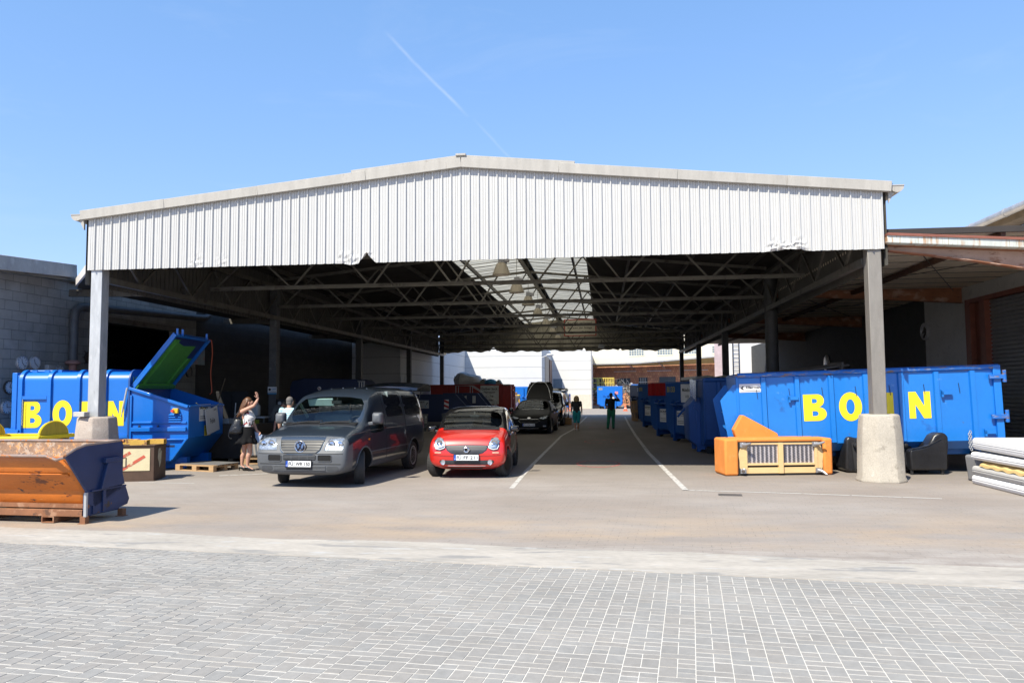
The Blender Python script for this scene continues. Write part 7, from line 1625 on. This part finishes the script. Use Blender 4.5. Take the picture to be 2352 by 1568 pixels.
# ---- cream-painted steel box with red stripes, yellow feet upwards
bx = thing('striped_box', 'cream and brown steel box with worn red stripes beside the orange skip', 'box', (-9.42, 15.36, 0), .24)
cream_b = mat('flaking cream paint', (.60, .52, .33), .6, var=.08, stain=((.20, .12, .08), (.48, .38, .22)), sthr=.66, sscale=3.5, ssharp=.03); brn = mat('dark rusty brown', (.085, .05, .034), .65, .1, var=.2, stain=((.16, .10, .07), (.42, .38, .26)), sthr=.66, sscale=3, ssharp=.05)
q = MB(); q.b(-1.3, 0, 0, .78, .015, .74); q.b(-1.33, .02, -.02, .80, .735, .755); q.b(-1.33, .02, -.02, .80, .0, .015); q.build('body', brn, bx, bev=.004)
q = MB(); q.b(-1.22, -.08, -.012, 0, .22, .68); q.build('front_panel', cream_b, bx)
q = MB()
for x, z in ((-.95, .34), (-.66, .26)):
    q.add([(x, -.016, z), (x+.06, -.016, z-.03), (x+.50, -.016, z+.24), (x+.46, -.016, z+.29)], [(0, 1, 2, 3)])
q.build('red_stripe', paint_mat('flaking red stripe', (.52, .10, .06), .50), bx)
q = MB(); q.prism([(0, .0), (.08, .10), (.12, .32), (.06, .42), (-.08, .40), (-.12, .2), (-.05, .12)], (.005, .34, .26), (0, 1, 0), (0, 0, 1), (.006, 0, 0)); q.build('paint_remnant', mat('old cream remnant', (.40, .36, .26), .7, var=.2, stain=(.10, .07, .05), sthr=.56, sscale=9), bx)
yf = mat('chipped yellow foot', (.55, .33, .06), .6, var=.15, stain=((.22, .10, .05),), sthr=.55, sscale=6)
for x, y in ((-.30, .12), (-.06, .45), (-.85, .12), (-.62, .5)):
    q = MB(); q.b(x-.20, x+.14, y-.1, y+.1, .755, .765); q.b(x-.20, x+.14, y-.1, y-.085, .765, .84); q.b(x-.20, x+.14, y+.085, y+.1, .765, .84); q.b(x-.20, x+.14, y-.1, y+.1, .84, .855); q.build('foot', yf, bx)
o = MB().b(-.06, .08, -.10, .10, 0, .005).build('step_plate', galv, bx, loc=(.02, .6, .0))

# ---- pallets
wood = mat('pallet pine', (.42, .27, .14), .8, var=.16, scale=3, stretch=(2, 9, 9), stain=((.26, .17, .10),), sthr=.6, sscale=3, ssharp=.15); woodd = mat('old pallet wood', (.15, .105, .065), .85, var=.2, scale=3, stretch=(2, 9, 9))
def pallet(label, loc, rz, m=wood, rot=None, group='wooden pallets in the yard'):
    t = thing('pallet', label, 'pallet', loc, rz, group, rot)
    for y in (-.35, 0, .35): q = MB(); [q.b(x-.07, x+.07, y-.05, y+.05, .022, .10) for x in (-.53, 0, .53)]; q.b(-.6, .6, y-.05, y+.05, 0, .022); q.build('runner', m, t)
    q = MB(); [q.b(x-.072, x+.072, -.4, .4, .10, .122) for x in (-.528, 0, .528)]; q.build('cross_board', m, t)
    for y, w_ in ((-.3275, .145), (-.165, .10), (0, .145), (.165, .10), (.3275, .145)): q = MB(); q.b(-.6, .6, y-w_/2, y+w_/2, .122, .144); q.build('deck_board', m, t)
    return t
pallet('pale wooden pallet with a grey mat on it, in front of the blue compactor', (-9.50, 17.72, 0), -.30)
o = MB().b(-.58, .60, -.33, .40, 0, .012).build('rubber_mat', mat('grey mat', (.13, .125, .12), .8, var=.15, scale=4), None, loc=(-9.46, 17.76, .146), rot=(0, 0, -.27)); tag(o, 'thin grey mat lying on the single pallet by the compactor', 'mat')
for k, (lb, dx, rz_) in enumerate((('bottom pallet of the stack beside the waving woman', 0, .12), ('second pallet from the ground in the stack beside the waving woman', .03, .10), ('third pallet from the ground in the stack beside the waving woman', -.02, .15), ('top pallet of the stack beside the waving woman, under striped cushions', .04, .11))):
    pallet(lb, (-8.75+dx, 19.55, .146*k), rz_, wood if k in (0, 2) else woodd)
def stripe_mat(name, c1, c2, f, ax=0):
    m, N, L, b = node_mat(name); tcn = N.new('ShaderNodeTexCoord'); sp = N.new('ShaderNodeSeparateXYZ'); L.new(tcn.outputs['Object'], sp.inputs[0]); mu = N.new('ShaderNodeMath'); mu.operation = 'MULTIPLY'; mu.inputs[1].default_value = f; L.new(sp.outputs[ax], mu.inputs[0]); si = N.new('ShaderNodeMath'); si.operation = 'SINE'; L.new(mu.outputs[0], si.inputs[0]); r = N.new('ShaderNodeMapRange'); r.inputs[1].default_value = -.1; r.inputs[2].default_value = .1; L.new(si.outputs[0], r.inputs[0]); x = N.new('ShaderNodeMixRGB'); L.new(r.outputs[0], x.inputs[0]); x.inputs[1].default_value = (*c1, 1); x.inputs[2].default_value = (*c2, 1); L.new(x.outputs[0], b.inputs['Base Color']); b.inputs['Roughness'].default_value = .85; return m
strm = stripe_mat('striped ticking', (.55, .50, .44), (.20, .22, .25), 60)
def pad(name, label, cat, dims, loc, rot, m, parent=None, bev=.05, group=None):
    q = MB(); q.box((0, 0, 0), dims); o = q.build(name, m, None, bev=bev, loc=loc, rot=rot, seg=4); tag(o, label, cat, group); return o
pad('cushion', 'striped cushion lying on the pallet stack beside the waving woman', 'cushion', (1.0, .6, .12), (-8.72, 19.5, .66), (0, .04, .1), strm)
pad('cushion', 'striped pad hanging low behind the legs of the waving woman', 'cushion', (.62, .12, .42), (-8.75, 18.75, .44), (.35, 0, .1), strm)

# ---- dark workbench box with trays, mesh crate, canister, poles: all in the shade by the left wall
bw = mat('dark brown board', (.045, .034, .026), .7, var=.2)
t = thing('board_crate', 'dark brown board-sided crate in the shade between compactor and waving woman', 'crate', (-9.95, 20.3, 0)); q = MB(); q.b(-.75, .75, -.5, .5, .08, 1.0); q.build('body', bw, t, bev=.01); q = MB(); [q.b(x-.06, x+.06, -.5, .5, 0, .08) for x in (-.6, 0, .6)]; q.build('runner', woodd, t)
t = thing('plastic_tray', 'shallow clear plastic tray on the dark brown crate', 'tray', (-10.35, 20.1, 1.0)); q = MB(); q.b(-.28, .28, -.2, .2, 0, .01); [q.b(*a, 0, .14) for a in ((-.28, -.265, -.2, .2), (.265, .28, -.2, .2), (-.265, .265, -.2, -.185), (-.265, .265, .185, .2))]; q.build('tub', mat('cloudy plastic', (.26, .29, .32), .4), t)
t = thing('green_tray', 'lime green plastic tray on the dark brown crate', 'tray', (-9.55, 20.05, 1.0)); q = MB(); q.b(-.2, .2, -.16, .16, 0, .02); [q.b(*a, .02, .10) for a in ((-.2, -.18, -.16, .16), (.18, .2, -.16, .16), (-.18, .18, -.16, -.14), (-.18, .18, .14, .16))]; q.build('tub', mat('lime plastic', (.22, .30, .03), .5), t)
wire = mat('dark wire', (.06, .075, .09), .5, .5)
mc = thing('mesh_crate', 'blue-grey wire mesh crate full of wrapped plastic behind the van', 'crate', (-8.75, 21.6, 0))
q = MB(); [q.b(x-.03, x+.03, y-.03, y+.03, 0, .98) for x in (-.6, .6) for y in (-.42, .42)]; q.b(-.6, .6, -.45, -.39, .92, .98); q.b(-.6, .6, .39, .45, .92, .98); q.b(-.6, .6, -.42, .42, .1, .14); q.build('frame', mat('crate blue steel', (.05, .085, .12), .5), mc)
q = MB(); [q.cyl((-.6+.06*k, -.42, .14), (-.6+.06*k, -.42, .95), .005, n=4) for k in range(21)]; [q.cyl((-.6, -.42, .2+.06*k), (.6, -.42, .2+.06*k), .005, n=4) for k in range(13)]; q.build('mesh', wire, mc)
blob('wrapped_plastic', 'crumpled wrapped plastic inside the wire mesh crate', 'plastic', (-8.75, 21.6, .5), (.52, .36, .36), mat('wrap plastic', (.14, .17, .2), .3, bump=1., bscale=8), 4, None)
t = thing('plastic_shell', 'large upturned grey plastic shell on top of the mesh crate', 'tub', (-8.95, 21.7, .98)); q = MB(); q.loft([[Vector((x*a, y*b2, z)) for x, y in ((-1, -1), (1, -1), (1, 1), (-1, 1))] for a, b2, z in ((.60, .42, .0), (.58, .40, .2), (.52, .36, .46), (.46, .30, .52))]); q.build('shell', mat('mottled grey plastic', (.09, .09, .085), .7, var=.3, scale=5), t, bev=.04); q = MB(); q.b(-.62, .62, -.44, .44, -.0, .05); q.build('flange', blkpl, t)
t = thing('canister', 'white plastic canister standing on a shelf behind the waving woman', 'canister', (-10.0, 21.3, 1.16)); q = MB(); q.box((0, 0, .17), (.30, .22, .34)); q.build('body', mat('canister white', (.34, .38, .40), .5, var=.08), t, bev=.05); q = MB(); q.cyl((-.07, 0, .33), (-.07, 0, .38), .035, n=12); q.b(-.02, .12, -.015, .015, .36, .385); q.b(-.02, .0, -.015, .015, .33, .37); q.b(.10, .12, -.015, .015, .33, .37); q.build('handle', mat('canister white', (0,)*3), t)
t = thing('shelf_trolley', 'dark steel trolley under the white canister', 'trolley', (-10.0, 21.3, 0)); q = MB(); [q.b(x-.02, x+.02, y-.02, y+.02, 0, 1.12) for x in (-.4, .4) for y in (-.25, .25)]; q.build('frame', steel, t); q = MB(); q.b(-.45, .45, -.3, .3, 1.12, 1.16); q.build('top_shelf', galv, t); q = MB(); q.b(-.42, .42, -.27, .27, .45, .48); q.build('lower_shelf', steel, t)
for k, (lb, x, y, dx, h, m) in enumerate((('silver pole leaning right of the compactor, taller of the two', -10.45, 20.9, .10, 1.55, galv), ('short pale stick standing left of the silver poles', -11.2, 20.9, -.03, 1.25, wood), ('thin silver pole close behind the taller silver pole', -10.30, 21.0, -.10, 1.5, galv), ('long brown stick leaning on the dark wall behind the compactor', -12.3, 22.6, -.55, 2.3, woodd))):
    q = MB(); q.cyl((0, 0, 0), (-dx, .35, h), .016, n=8); o = q.build('pole', m, None, loc=(x, y, 0)); tag(o, lb, 'pole', 'poles leaning in the left shade')
t = thing('dark_cabinet', 'black steel cabinet in the deep shade behind the compactor hopper', 'cabinet', (-12.9, 26.0, 0)); q = MB(); q.b(-.6, .6, -.3, .3, 0, 1.9); q.build('body', ink, t, bev=.01); q = MB(); q.b(-.57, -.01, -.32, -.30, .05, 1.85); q.b(.01, .57, -.32, -.30, .05, 1.85); q.build('door', mat('dark cabinet door', (.02, .02, .022), .5), t)
# notices and switch box on the second left column
cx_, cy_ = XL+.20, Y0+.17+BAY
t = thing('column_notice', 'white and blue notice fixed on the second left column', 'sign', (cx_, cy_-.135, 1.78)); q = MB(); q.b(-.16, .16, -.008, 0, 0, .26, 0); q.b(-.16, .16, -.010, -.008, 0, .055, 1); q.text('CWFF', (-.02, -.012, .15), X1, Z1, .15, .06, 1, .02); q.cyl((-.09, -.008, .17), (-.09, -.012, .17), .045, n=16, m=2); q.quad((-.13, -.012, .085), (.13, -.012, .085), (.13, -.012, .10), (-.13, -.012, .10), 2); q.build('plate', [white, cyan, ink], t)
t = thing('switch_cabinet', 'dark switch cabinet with a paper note beside the second left column', 'cabinet', (cx_+.42, cy_, 0)); q = MB(); q.b(-.25, .3, -.15, .15, .6, 1.62); q.build('body', ink, t, bev=.01); q = MB(); q.b(-.02, .12, -.156, -.15, 1.15, 1.38); q.build('note', white, t); q = MB(); q.cyl((-.14, -.15, 1.48), (-.14, -.17, 1.48), .06, n=16); q.build('dial', galv, t); q = MB(); q.b(-.2, .25, -.1, .1, 0, .6); q.build('stand', steel, t)
t = thing('paving_stone', 'pale grey stone block lying on top of the left concrete plinth', 'stone', (XL+.03, Y0-.10, 1.335), -.15); q = MB(); q.box((0, 0, .055), (.30, .16, .11)); q.build('block', mat('pale stone', (.44, .42, .39), .9, var=.1, bump=.5), t, bev=.012)
t = thing('wall_mirror', 'small oval disc leaning against the panel wall left of the dark column', 'sign', (-11.95, 46.2, 2.6)); q = MB(); q.lathe([(.24, 0), (.24, .03), (0, .035)], ax=(1, 0, 0), n=24); q.build('disc', clockface, t)

# ---- overturned orange sofa, cushion, black armchairs, mattresses
orf = mat('orange velour', (.70, .235, .045), .85, var=.07, scale=5, stain=((.78, .32, .10),), sthr=.56, sscale=6, ssharp=.25, bump=.2, bscale=60); ply = mat('raw plywood', (.66, .46, .22), .7, var=.08, stretch=(1, 6, 6)); lining = mat('black lining', (.022, .022, .024), .9); felt = mat('lilac felt', (.46, .42, .43), .95, var=.15, scale=14, fine=.2); spring = mat('sofa spring', (.10, .10, .11), .4, .6)
sf = thing('overturned_sofa', 'bright orange sofa tipped on its back showing its wooden underside and springs', 'sofa', (2.58, 16.92, 0), .17)
L_, H_ = 2.36, .78
q = MB()
for x0, x1 in ((0, .30), (2.16, 2.36)): q.box(((x0+x1)/2, .36, H_/2+.005), (x1-x0, .74, H_))
q.split('armrest', orf, sf, bev=.05, seg=4)
q = MB(); q.box((1.23, .40, H_-.035), (1.88, .64, .09)); q.build('seat_front', orf, sf, bev=.035, seg=4)
q = MB(); q.b(.28, 2.18, .10, .70, .03, H_-.07); q.build('core', lining, sf)
q = MB(); q.b(.29, .46, .05, .10, .02, H_-.08); q.b(2.0, 2.17, .05, .10, .02, H_-.08); q.b(.46, 2.0, .05, .10, .02, .055); q.b(.46, 2.0, .05, .10, H_-.10, H_-.075); q.split('lining', lining, sf)
def ragged(x0, x1, flip=1):
    n = 12; P = [(x0 if flip > 0 else x1, .05), (x0 if flip > 0 else x1, H_-.09)]
    w_ = abs(x1-x0); edge = [(w_*(.35+.65*sin(pi*(k+.5)/n)**.5+.06*sin(k*5.1)), .05+(H_-.14)*(1-k/(n-1))) for k in range(n)]
    return P[:1]+[(x0-flip*0+(0), .05)][:0]+[((x0 if flip > 0 else x1)-flip*e, z) for e, z in edge[::-1]]+P[1:]
q = MB(); q.b(.46, .50, .02, .10, .05, H_-.10); q.b(1.98, 2.04, .02, .10, .05, H_-.10); q.b(1.18, 1.28, .0, .10, .045, H_-.085); q.b(.50, 1.98, .04, .10, .045, .17); q.b(.50, 1.98, .02, .09, .215, .26); q.b(.50, 1.98, .045, .10, H_-.125, H_-.09); q.build('wooden_frame', ply, sf, bev=.004)
q = MB(); q.prism(ragged(.50, .32, 1), (0, .035, 0), (1, 0, 0), (0, 0, 1), (0, .02, 0)); q.prism(ragged(2.16, 2.0, -1), (0, .035, 0), (1, 0, 0), (0, 0, 1), (0, .02, 0)); q.split('side_board', ply, sf)
q = MB(); q.b(.50, 1.18, .075, .085, .26, H_-.125); q.b(1.28, 1.98, .075, .085, .26, H_-.125); q.build('felt_sheet', felt, sf)
for x0, x1 in ((.50, 1.18), (1.28, 1.95)):
    for k in range(7):
        x = x0+.06+.093*k; q = MB(); q.tube([(x+.028*(1 if (j//2) % 2 else -1), .055, .27+.0088*j*1.0) for j in range(43)], .0045, 5); q.build('zigzag_spring', spring, sf)
for x, z, a, b2 in ((.40, .66, .12, .04), (.40, .10, -.04, .06), (1.98, .66, .14, .05), (2.04, .10, .12, -.08)):
    q = MB(); q.tube([(x, .03, z), (x+a*.5, -.06, z+b2*.2), (x+a, -.14, z+b2)], [.045, .034, .018], 12); q.b(x-.06, x+.06, .0, .035, z-.05, z+.05); q.build('foot', mat('brushed foot', (.42, .42, .43), .35, .7), sf, smooth=50)
ocs = thing('orange_cushion', 'orange wedge cushion standing on its corner behind the orange sofa', 'cushion', (2.92, 17.62, 0), .12)
q = MB(); q.prism([(-.02, .95), (.16, 1.26), (.20, 1.27), (.95, .86), (1.0, .70), (.85, .45), (.20, .55), (.02, .80)], (0, 0, 0), (1, 0, 0), (0, 0, 1), (0, .22, 0)); q.b(.35, .75, .02, .2, .0, .55); q.build('pad', orf, ocs, bev=.03, seg=3)
leather = mat('black leather', (.016, .016, .018), .32, var=.2, scale=4, bump=.25, bscale=18, stain=((.04, .035, .03),), sthr=.7)
ta = thing('overturned_armchair', 'black leather two-seater tipped over with its underside forward, behind the pale concrete plinth', 'armchair', (5.28, 17.62, 0), .10)
q = MB(); q.loft([[Vector((x, y, z)) for x, z in ((.0, .08), (.03, .72), (.10, .80), (.25, .76), (1.25, .76), (1.40, .80), (1.47, .72), (1.48, .08), (1.40, .01), (.08, .01))] for y in (.08, .3, .65)]); q.build('upholstery', leather, ta, bev=.05, seg=3)
q = MB(); q.prism([(.20, .03), (1.30, .03), (1.36, .66), (.14, .66)], (0, .05, 0), (1, 0, 0), (0, 0, 1), (0, .04, 0)); q.build('base_cloth', lining, ta)
for x, z in ((.20, .60), (1.28, .60), (.24, .08), (1.26, .08)): q = MB(); q.lathe([(.035, 0), (.05, .05), (.045, .09), (.02, .10)], (x, .05, z), (0, -1, 0), 14); q.build('foot', blkpl, ta, smooth=40)
q = MB(); q.quad((.24, .046, .26), (.34, .046, .26), (.33, .046, .34), (.26, .046, .36)); q.build('paper_tag', mat('tag paper', (.5, .48, .42), .8), ta)
ac = thing('armchair', 'black leather armchair standing between a concrete plinth and the mattresses', 'armchair', (6.50, 17.35, 0), .10)
AP = [(.02, .10), (.0, .40), (.0, .50), (.05, .545), (.20, .56), (.36, .60), (.52, .70), (.66, .76), (.76, .72), (.80, .60), (.78, .12), (.74, .10)]
for y in (.0, .58): q = MB(); q.prism(AP, (0, y, 0), (1, 0, 0), (0, 0, 1), (0, .22, 0)); q.build('armrest', leather, ac, bev=.075, seg=5)
q = MB(); q.loft([[Vector((x+dx, y, z)) for x, z in ((.36, .40), (.42, .66), (.52, .83), (.64, .90), (.76, .88), (.82, .80), (.82, .60), (.78, .3))] for y, dx in ((.02, .02), (.12, 0), (.66, 0), (.76, .02))]); q.build('backrest', leather, ac, bev=.06, seg=4)
q = MB(); q.box((.26, .39, .30), (.55, .42, .30)); q.build('seat', leather, ac, bev=.06, seg=4); q = MB(); q.tube([(-.01, .02, .49), (.05, -.005, .555), (.36, -.005, .61), (.66, -.005, .76)], .012, 6); q.build('piping', leather, ac)
for x, y in ((.06, .08), (.70, .08), (.06, .70), (.70, .70)): q = MB(); q.cyl((x, y, 0), (x, y, .11), .035, n=10); q.build('foot', blkpl, ac)
mw = mat('mattress white', (.74, .735, .73), .9, var=.03, scale=3, bump=.5, bscale=14, stretch=(1, 2.2, .5)); mg = mat('mattress beige', (.47, .455, .43), .9, var=.04, bump=.3, bscale=45); foam = mat('yellow foam', (.62, .44, .18), .9, var=.08)
def mattress(label, loc, rz, dims, m, tilt=(0, 0), quilt=True):
    t = thing('mattress', label, 'mattress', loc, 0, 'mattresses stacked in the yard', rot=(tilt[0], tilt[1], rz)); a, b_, h = dims
    q = MB(); q.box((a/2, b_/2, h/2), dims); o = q.build('cover', m, t, bev=min(.06, h*.42), seg=5)
    q = MB()
    for z in (h*.5-.018, h*.5+.018): q.tube([(-.002, .06, z), (-.002, b_-.06, z)], .006, 6); q.tube([(.06, -.002, z), (a-.06, -.002, z)], .006, 6); q.tube([(.06, b_+.002, z), (a-.06, b_+.002, z)], .006, 6)
    q.split('piping', m, t)
    return t
mattress('bottom white quilted mattress of the mattress stack', (7.05, 13.85, .0), .0, (1.0, 2.05, .175), mw)
mattress('beige mattress second from the ground in the mattress stack', (7.06, 13.8, .178), -.0, (1.0, 2.1, .17), mg, (0, 0), False)
mattress('white mattress above the yellow foam in the mattress stack', (7.09, 13.95, .46), .01, (1.05, 2.0, .15), mw, (.0, .0))
mattress('topmost plump white mattress of the mattress stack', (7.09, 13.9, .635), -.01, (1.05, 2.05, .22), mw, (.012, .0))
t = thing('foam_sheet', 'rumpled yellow foam sheet sagging out between the stacked mattresses', 'foam', (7.12, 13.95, .352)); q = MB(); V = []; n = 24
for i in range(n+1):
    y = 1.62*i/n; dr_ = .05+.10*sin(i*.55)**2*(1-.5*i/n)
    V += [(1.0, y, .09), (.05, y, .09-.01*sin(i)), (-.04, y, .07-dr_*.3), (-.05, y+.02, .03-dr_*.4), (.0, y, .0), (1.0, y, .0)]
q.add(V, [(i*6+j, i*6+(j+1) % 6, (i+1)*6+(j+1) % 6, (i+1)*6+j) for i in range(n) for j in range(6)]); q.add(V[:6], [tuple(range(6))[::-1]]); q.add(V[-6:], [tuple(range(6))]); q.build('sheet', foam, t, smooth=40)
pad('grey_cushion', 'grey seat cushion standing upright against the end of the mattress stack', 'cushion', (.13, .42, .52), (7.30, 16.22, .26), (0, -.12, .25), mat('grey upholstery', (.20, .20, .205), .9, var=.08))

# ---- grey pallet boxes in the left shade
gp = mat('grey box plastic', (.115, .12, .125), .55, var=.12)
def pbox(label, x, y, note=False, rz=0.):
    t = thing('pallet_box', label, 'crate', (x, y, 0), rz, 'grey plastic pallet boxes')
    q = MB(); [q.b(*a, .14, .80) for a in ((-.6, -.56, -.5, .5), (.56, .6, -.5, .5), (-.56, .56, -.5, -.46), (-.56, .56, .46, .5))]; q.b(-.58, .58, -.48, .48, .12, .16); q.build('walls', gp, t, bev=.01)
    q = MB(); [q.b(.6, .63, -.42+.14*k, -.38+.14*k, .16, .72) for k in range(7)]; [q.b(-.52+.17*k, -.48+.17*k, -.53, -.5, .16, .72) for k in range(7)]; q.b(.6, .64, -.5, .5, .72, .80); q.b(-.6, .64, -.54, -.5, .72, .80); q.build('rib', gp, t)
    q = MB(); [q.b(x_-.06, x_+.06, -.5, .5, 0, .12) for x_ in (-.5, 0, .5)]; q.build('skid', gp, t)
    if note: q = MB(); q.b(.64, .65, -.25, .2, .38, .72); q.quad((.652, -.2, .55), (.652, .15, .55), (.652, .15, .58), (.652, -.2, .58), 1); q.quad((.652, -.2, .46), (.652, .1, .46), (.652, .1, .49), (.652, -.2, .49), 1); q.build('note', [whg, ink], t)
pbox('nearest grey pallet box behind the van, filled with dark scrap', -8.85, 32.6); pbox('middle grey pallet box in the row behind the van', -8.80, 33.75); pbox('grey pallet box with a paper note, farthest of the row behind the van', -8.75, 34.95, True); pbox('grey pallet box standing alone behind the red car', -7.0, 36.6)
q = MB(); Rj = random.Random(5)
for k in range(26): a, b_ = Rj.uniform(-.5, .5), Rj.uniform(-.4, .4); q.cyl((a, b_, .6), (a+Rj.uniform(-.3, .3), b_+Rj.uniform(-.3, .3), .75+Rj.uniform(.05, .25)), .012, n=5)
o = q.build('scrap_rods', steel, None, loc=(-8.85, 32.6, 0)); tag(o, 'tangle of dark rods heaped in the nearest grey pallet box', 'scrap', kind='stuff')
t = thing('tool_chest', 'light brown wooden chest on the ground beside the dark van', 'chest', (-1.95, 42.2, 0), .1); q = MB(); q.b(-.28, .28, -.16, .16, 0, .30); q.build('box', mat('chest wood', (.40, .22, .08), .6, var=.15), t, bev=.01); q = MB(); q.b(-.29, .29, -.17, .17, .30, .36); q.tube([(-.1, 0, .36), (-.1, 0, .44), (.1, 0, .44), (.1, 0, .36)], .012, 6); q.build('lid', mat('chest wood', (0,)*3), t)

# ---- far yard beyond the shed
t = thing('traffic_cone', 'small orange-red traffic cone on the sunlit far yard', 'cone', (2.05, 69.5, 0)); q = MB(); q.lathe([(.17, .04), (.10, .30), (.04, .55), (.03, .56)], n=20); q.build('cone', mat('cone orange', (.70, .12, .04), .5), t, smooth=40); q = MB(); q.b(-.22, .22, -.22, .22, 0, .04); q.build('base', mat('cone orange', (0,)*3), t); q = MB(); q.lathe([(.135, .20), (.105, .30)], n=20); q.build('band', mat('cone band', (.75, .45, .38), .5), t)
FB = container('roll_off_container', 'bright blue dented container numbered B35 standing in the far sunlit yard', (.78, 77.6, 0), pi/2, 6.0, 2.44, 2.2, bluel, number='B35', plate=False, corner=.38, mfront=bluel)
q = MB(); q.b(-.03, -.024, -.42, -.15, .9, 1.3); q.build('sign_board', [white], FB); q = MB(); q.b(.045, .055, -.80, -.5, 1.45, 1.72); q.build('pink_sticker', mat('pink sticker', (.65, .22, .22), .5), FB)
container('roll_off_container', 'light blue container top showing behind the scrap heap in the far yard', (4.4, 86.0, .35), pi/2, 5.0, 2.2, 2.1, bluel, plate=False, mfront=bluel)
CB = container('roll_off_container', 'bright blue container between the red container and the raised black tailgate', (-6.3, 63.6, 0), pi/2, 6.0, 2.44, 2.16, bluel, plate=False, mfront=bluel)
q = MB(); q.b(-.05, .05, .15, .18, .3, 2.1); q.b(-.05, .05, -.9, -.2, 1.75, 2.25, 1); q.build('sign_board', [bluel, white], CB)
t = thing('yellow_bin', 'yellow bin standing before the far blue container beside the red one', 'bin', (-7.0, 62.8, 0)); q = MB(); q.loft([ringy(.24, .24, .05), ringy(.30, .30, 1.45)]); q.b(-.32, .32, -.32, .32, 1.45, 1.55); q.build('body', ym, t, bev=.02)
yr = mat('railing yellow', (.62, .46, .08), .5, var=.1)
t = thing('yellow_railing', 'yellow work platform railing above the far blue container', 'railing', (-1.0, 83.5, 0)); q = MB()
for x in (.5, 1.0, 1.4, 1.75, 2.1): q.tube([(x, 0, 2.0), (x, 0, 3.1), (x+.18, 0, 3.15), (x+.18, 0, 2.0)], .05, 6)
q.cyl((-.6, 0, 3.15), (2.3, 0, 3.15), .05, n=6); q.cyl((-.6, 0, 2.65), (2.3, 0, 2.65), .05, n=6); q.b(-.6, 2.3, -.05, .05, 1.9, 2.1); q.build('rail', yr, t); q = MB(); [q.b(x-.06, x+.06, -.06, .06, 0, 1.9) for x in (-.5, .8, 2.2)]; q.b(-.6, -.2, -.1, 1.2, 0, 1.3); q.build('support', mat('loader dull yellow', (.20, .16, .03), .6), t)
hs = Random_ = random.Random(9); q = MB(); mats_ = [mat('scrap rust', (.16, .09, .06), .7, .2, var=.3), steel, mat('scrap pale', (.34, .33, .32), .6), mat('scrap green', (.22, .34, .22), .6), blkpl]
for k in range(260):
    x = hs.uniform(-.9, 5.6); top = 1.6+1.5*max(0, 1-abs(x-1.6)/4.0); z = hs.uniform(.1, 1)**.7*top; y = hs.uniform(-.7, 1.5); m = hs.choice((0, 0, 1, 1, 1, 2, 3 if x < 1.2 and z > 1.8 else 2, 4))
    if k % 3: a = Vector((hs.uniform(-1, 1), hs.uniform(-.5, .5), hs.uniform(-.6, .6)))*hs.uniform(.25, .7); q.cyl(Vector((x, y, z))-a, Vector((x, y, z))+a, hs.uniform(.015, .04), n=5, m=m)
    elif k % 2: q.box((x, y, z), (hs.uniform(.15, .6), hs.uniform(.1, .4), hs.uniform(.05, .35)), (hs.uniform(-1, 1), hs.uniform(-1, 1), hs.uniform(-1, 1)), m)
    else: c_ = Vector((x, y, z)); r_ = hs.uniform(.2, .36); q.tube([c_+Vector((r_*cos(a), .05*sin(3*a), r_*sin(a))) for a in [2*pi*j/14 for j in range(14)]], .02, 5, m=m, closed=True)
o = q.build('scrap_heap', mats_, None, loc=(0, 86.5, 0)); tag(o, 'tall heap of mixed metal scrap, pipes and wheels in the far yard', 'scrap', kind='stuff')
for k in range(4): pallet(('lowest', 'second lowest', 'second highest', 'highest')[k]+' pallet of the small stack beside the far blue container', (3.1, 80.0, .2+.28*k), .05, wood, group='pallets in the far yard')
q = MB(); q.b(-.9, .9, -.5, .5, 0, .2); o = q.build('timber_block', woodd, None, loc=(3.1, 80.0, 0)); tag(o, 'timber base block under the small far pallet stack', 'timber')
for k in range(2): pallet(('inner', 'outer')[k]+' upright pallet leaning on the farthest dark blue container', (1.93-.17*k, 47.0, .60), 0, wood, rot=(0, pi/2-.04, .06), group='pallets leaning on the far container')
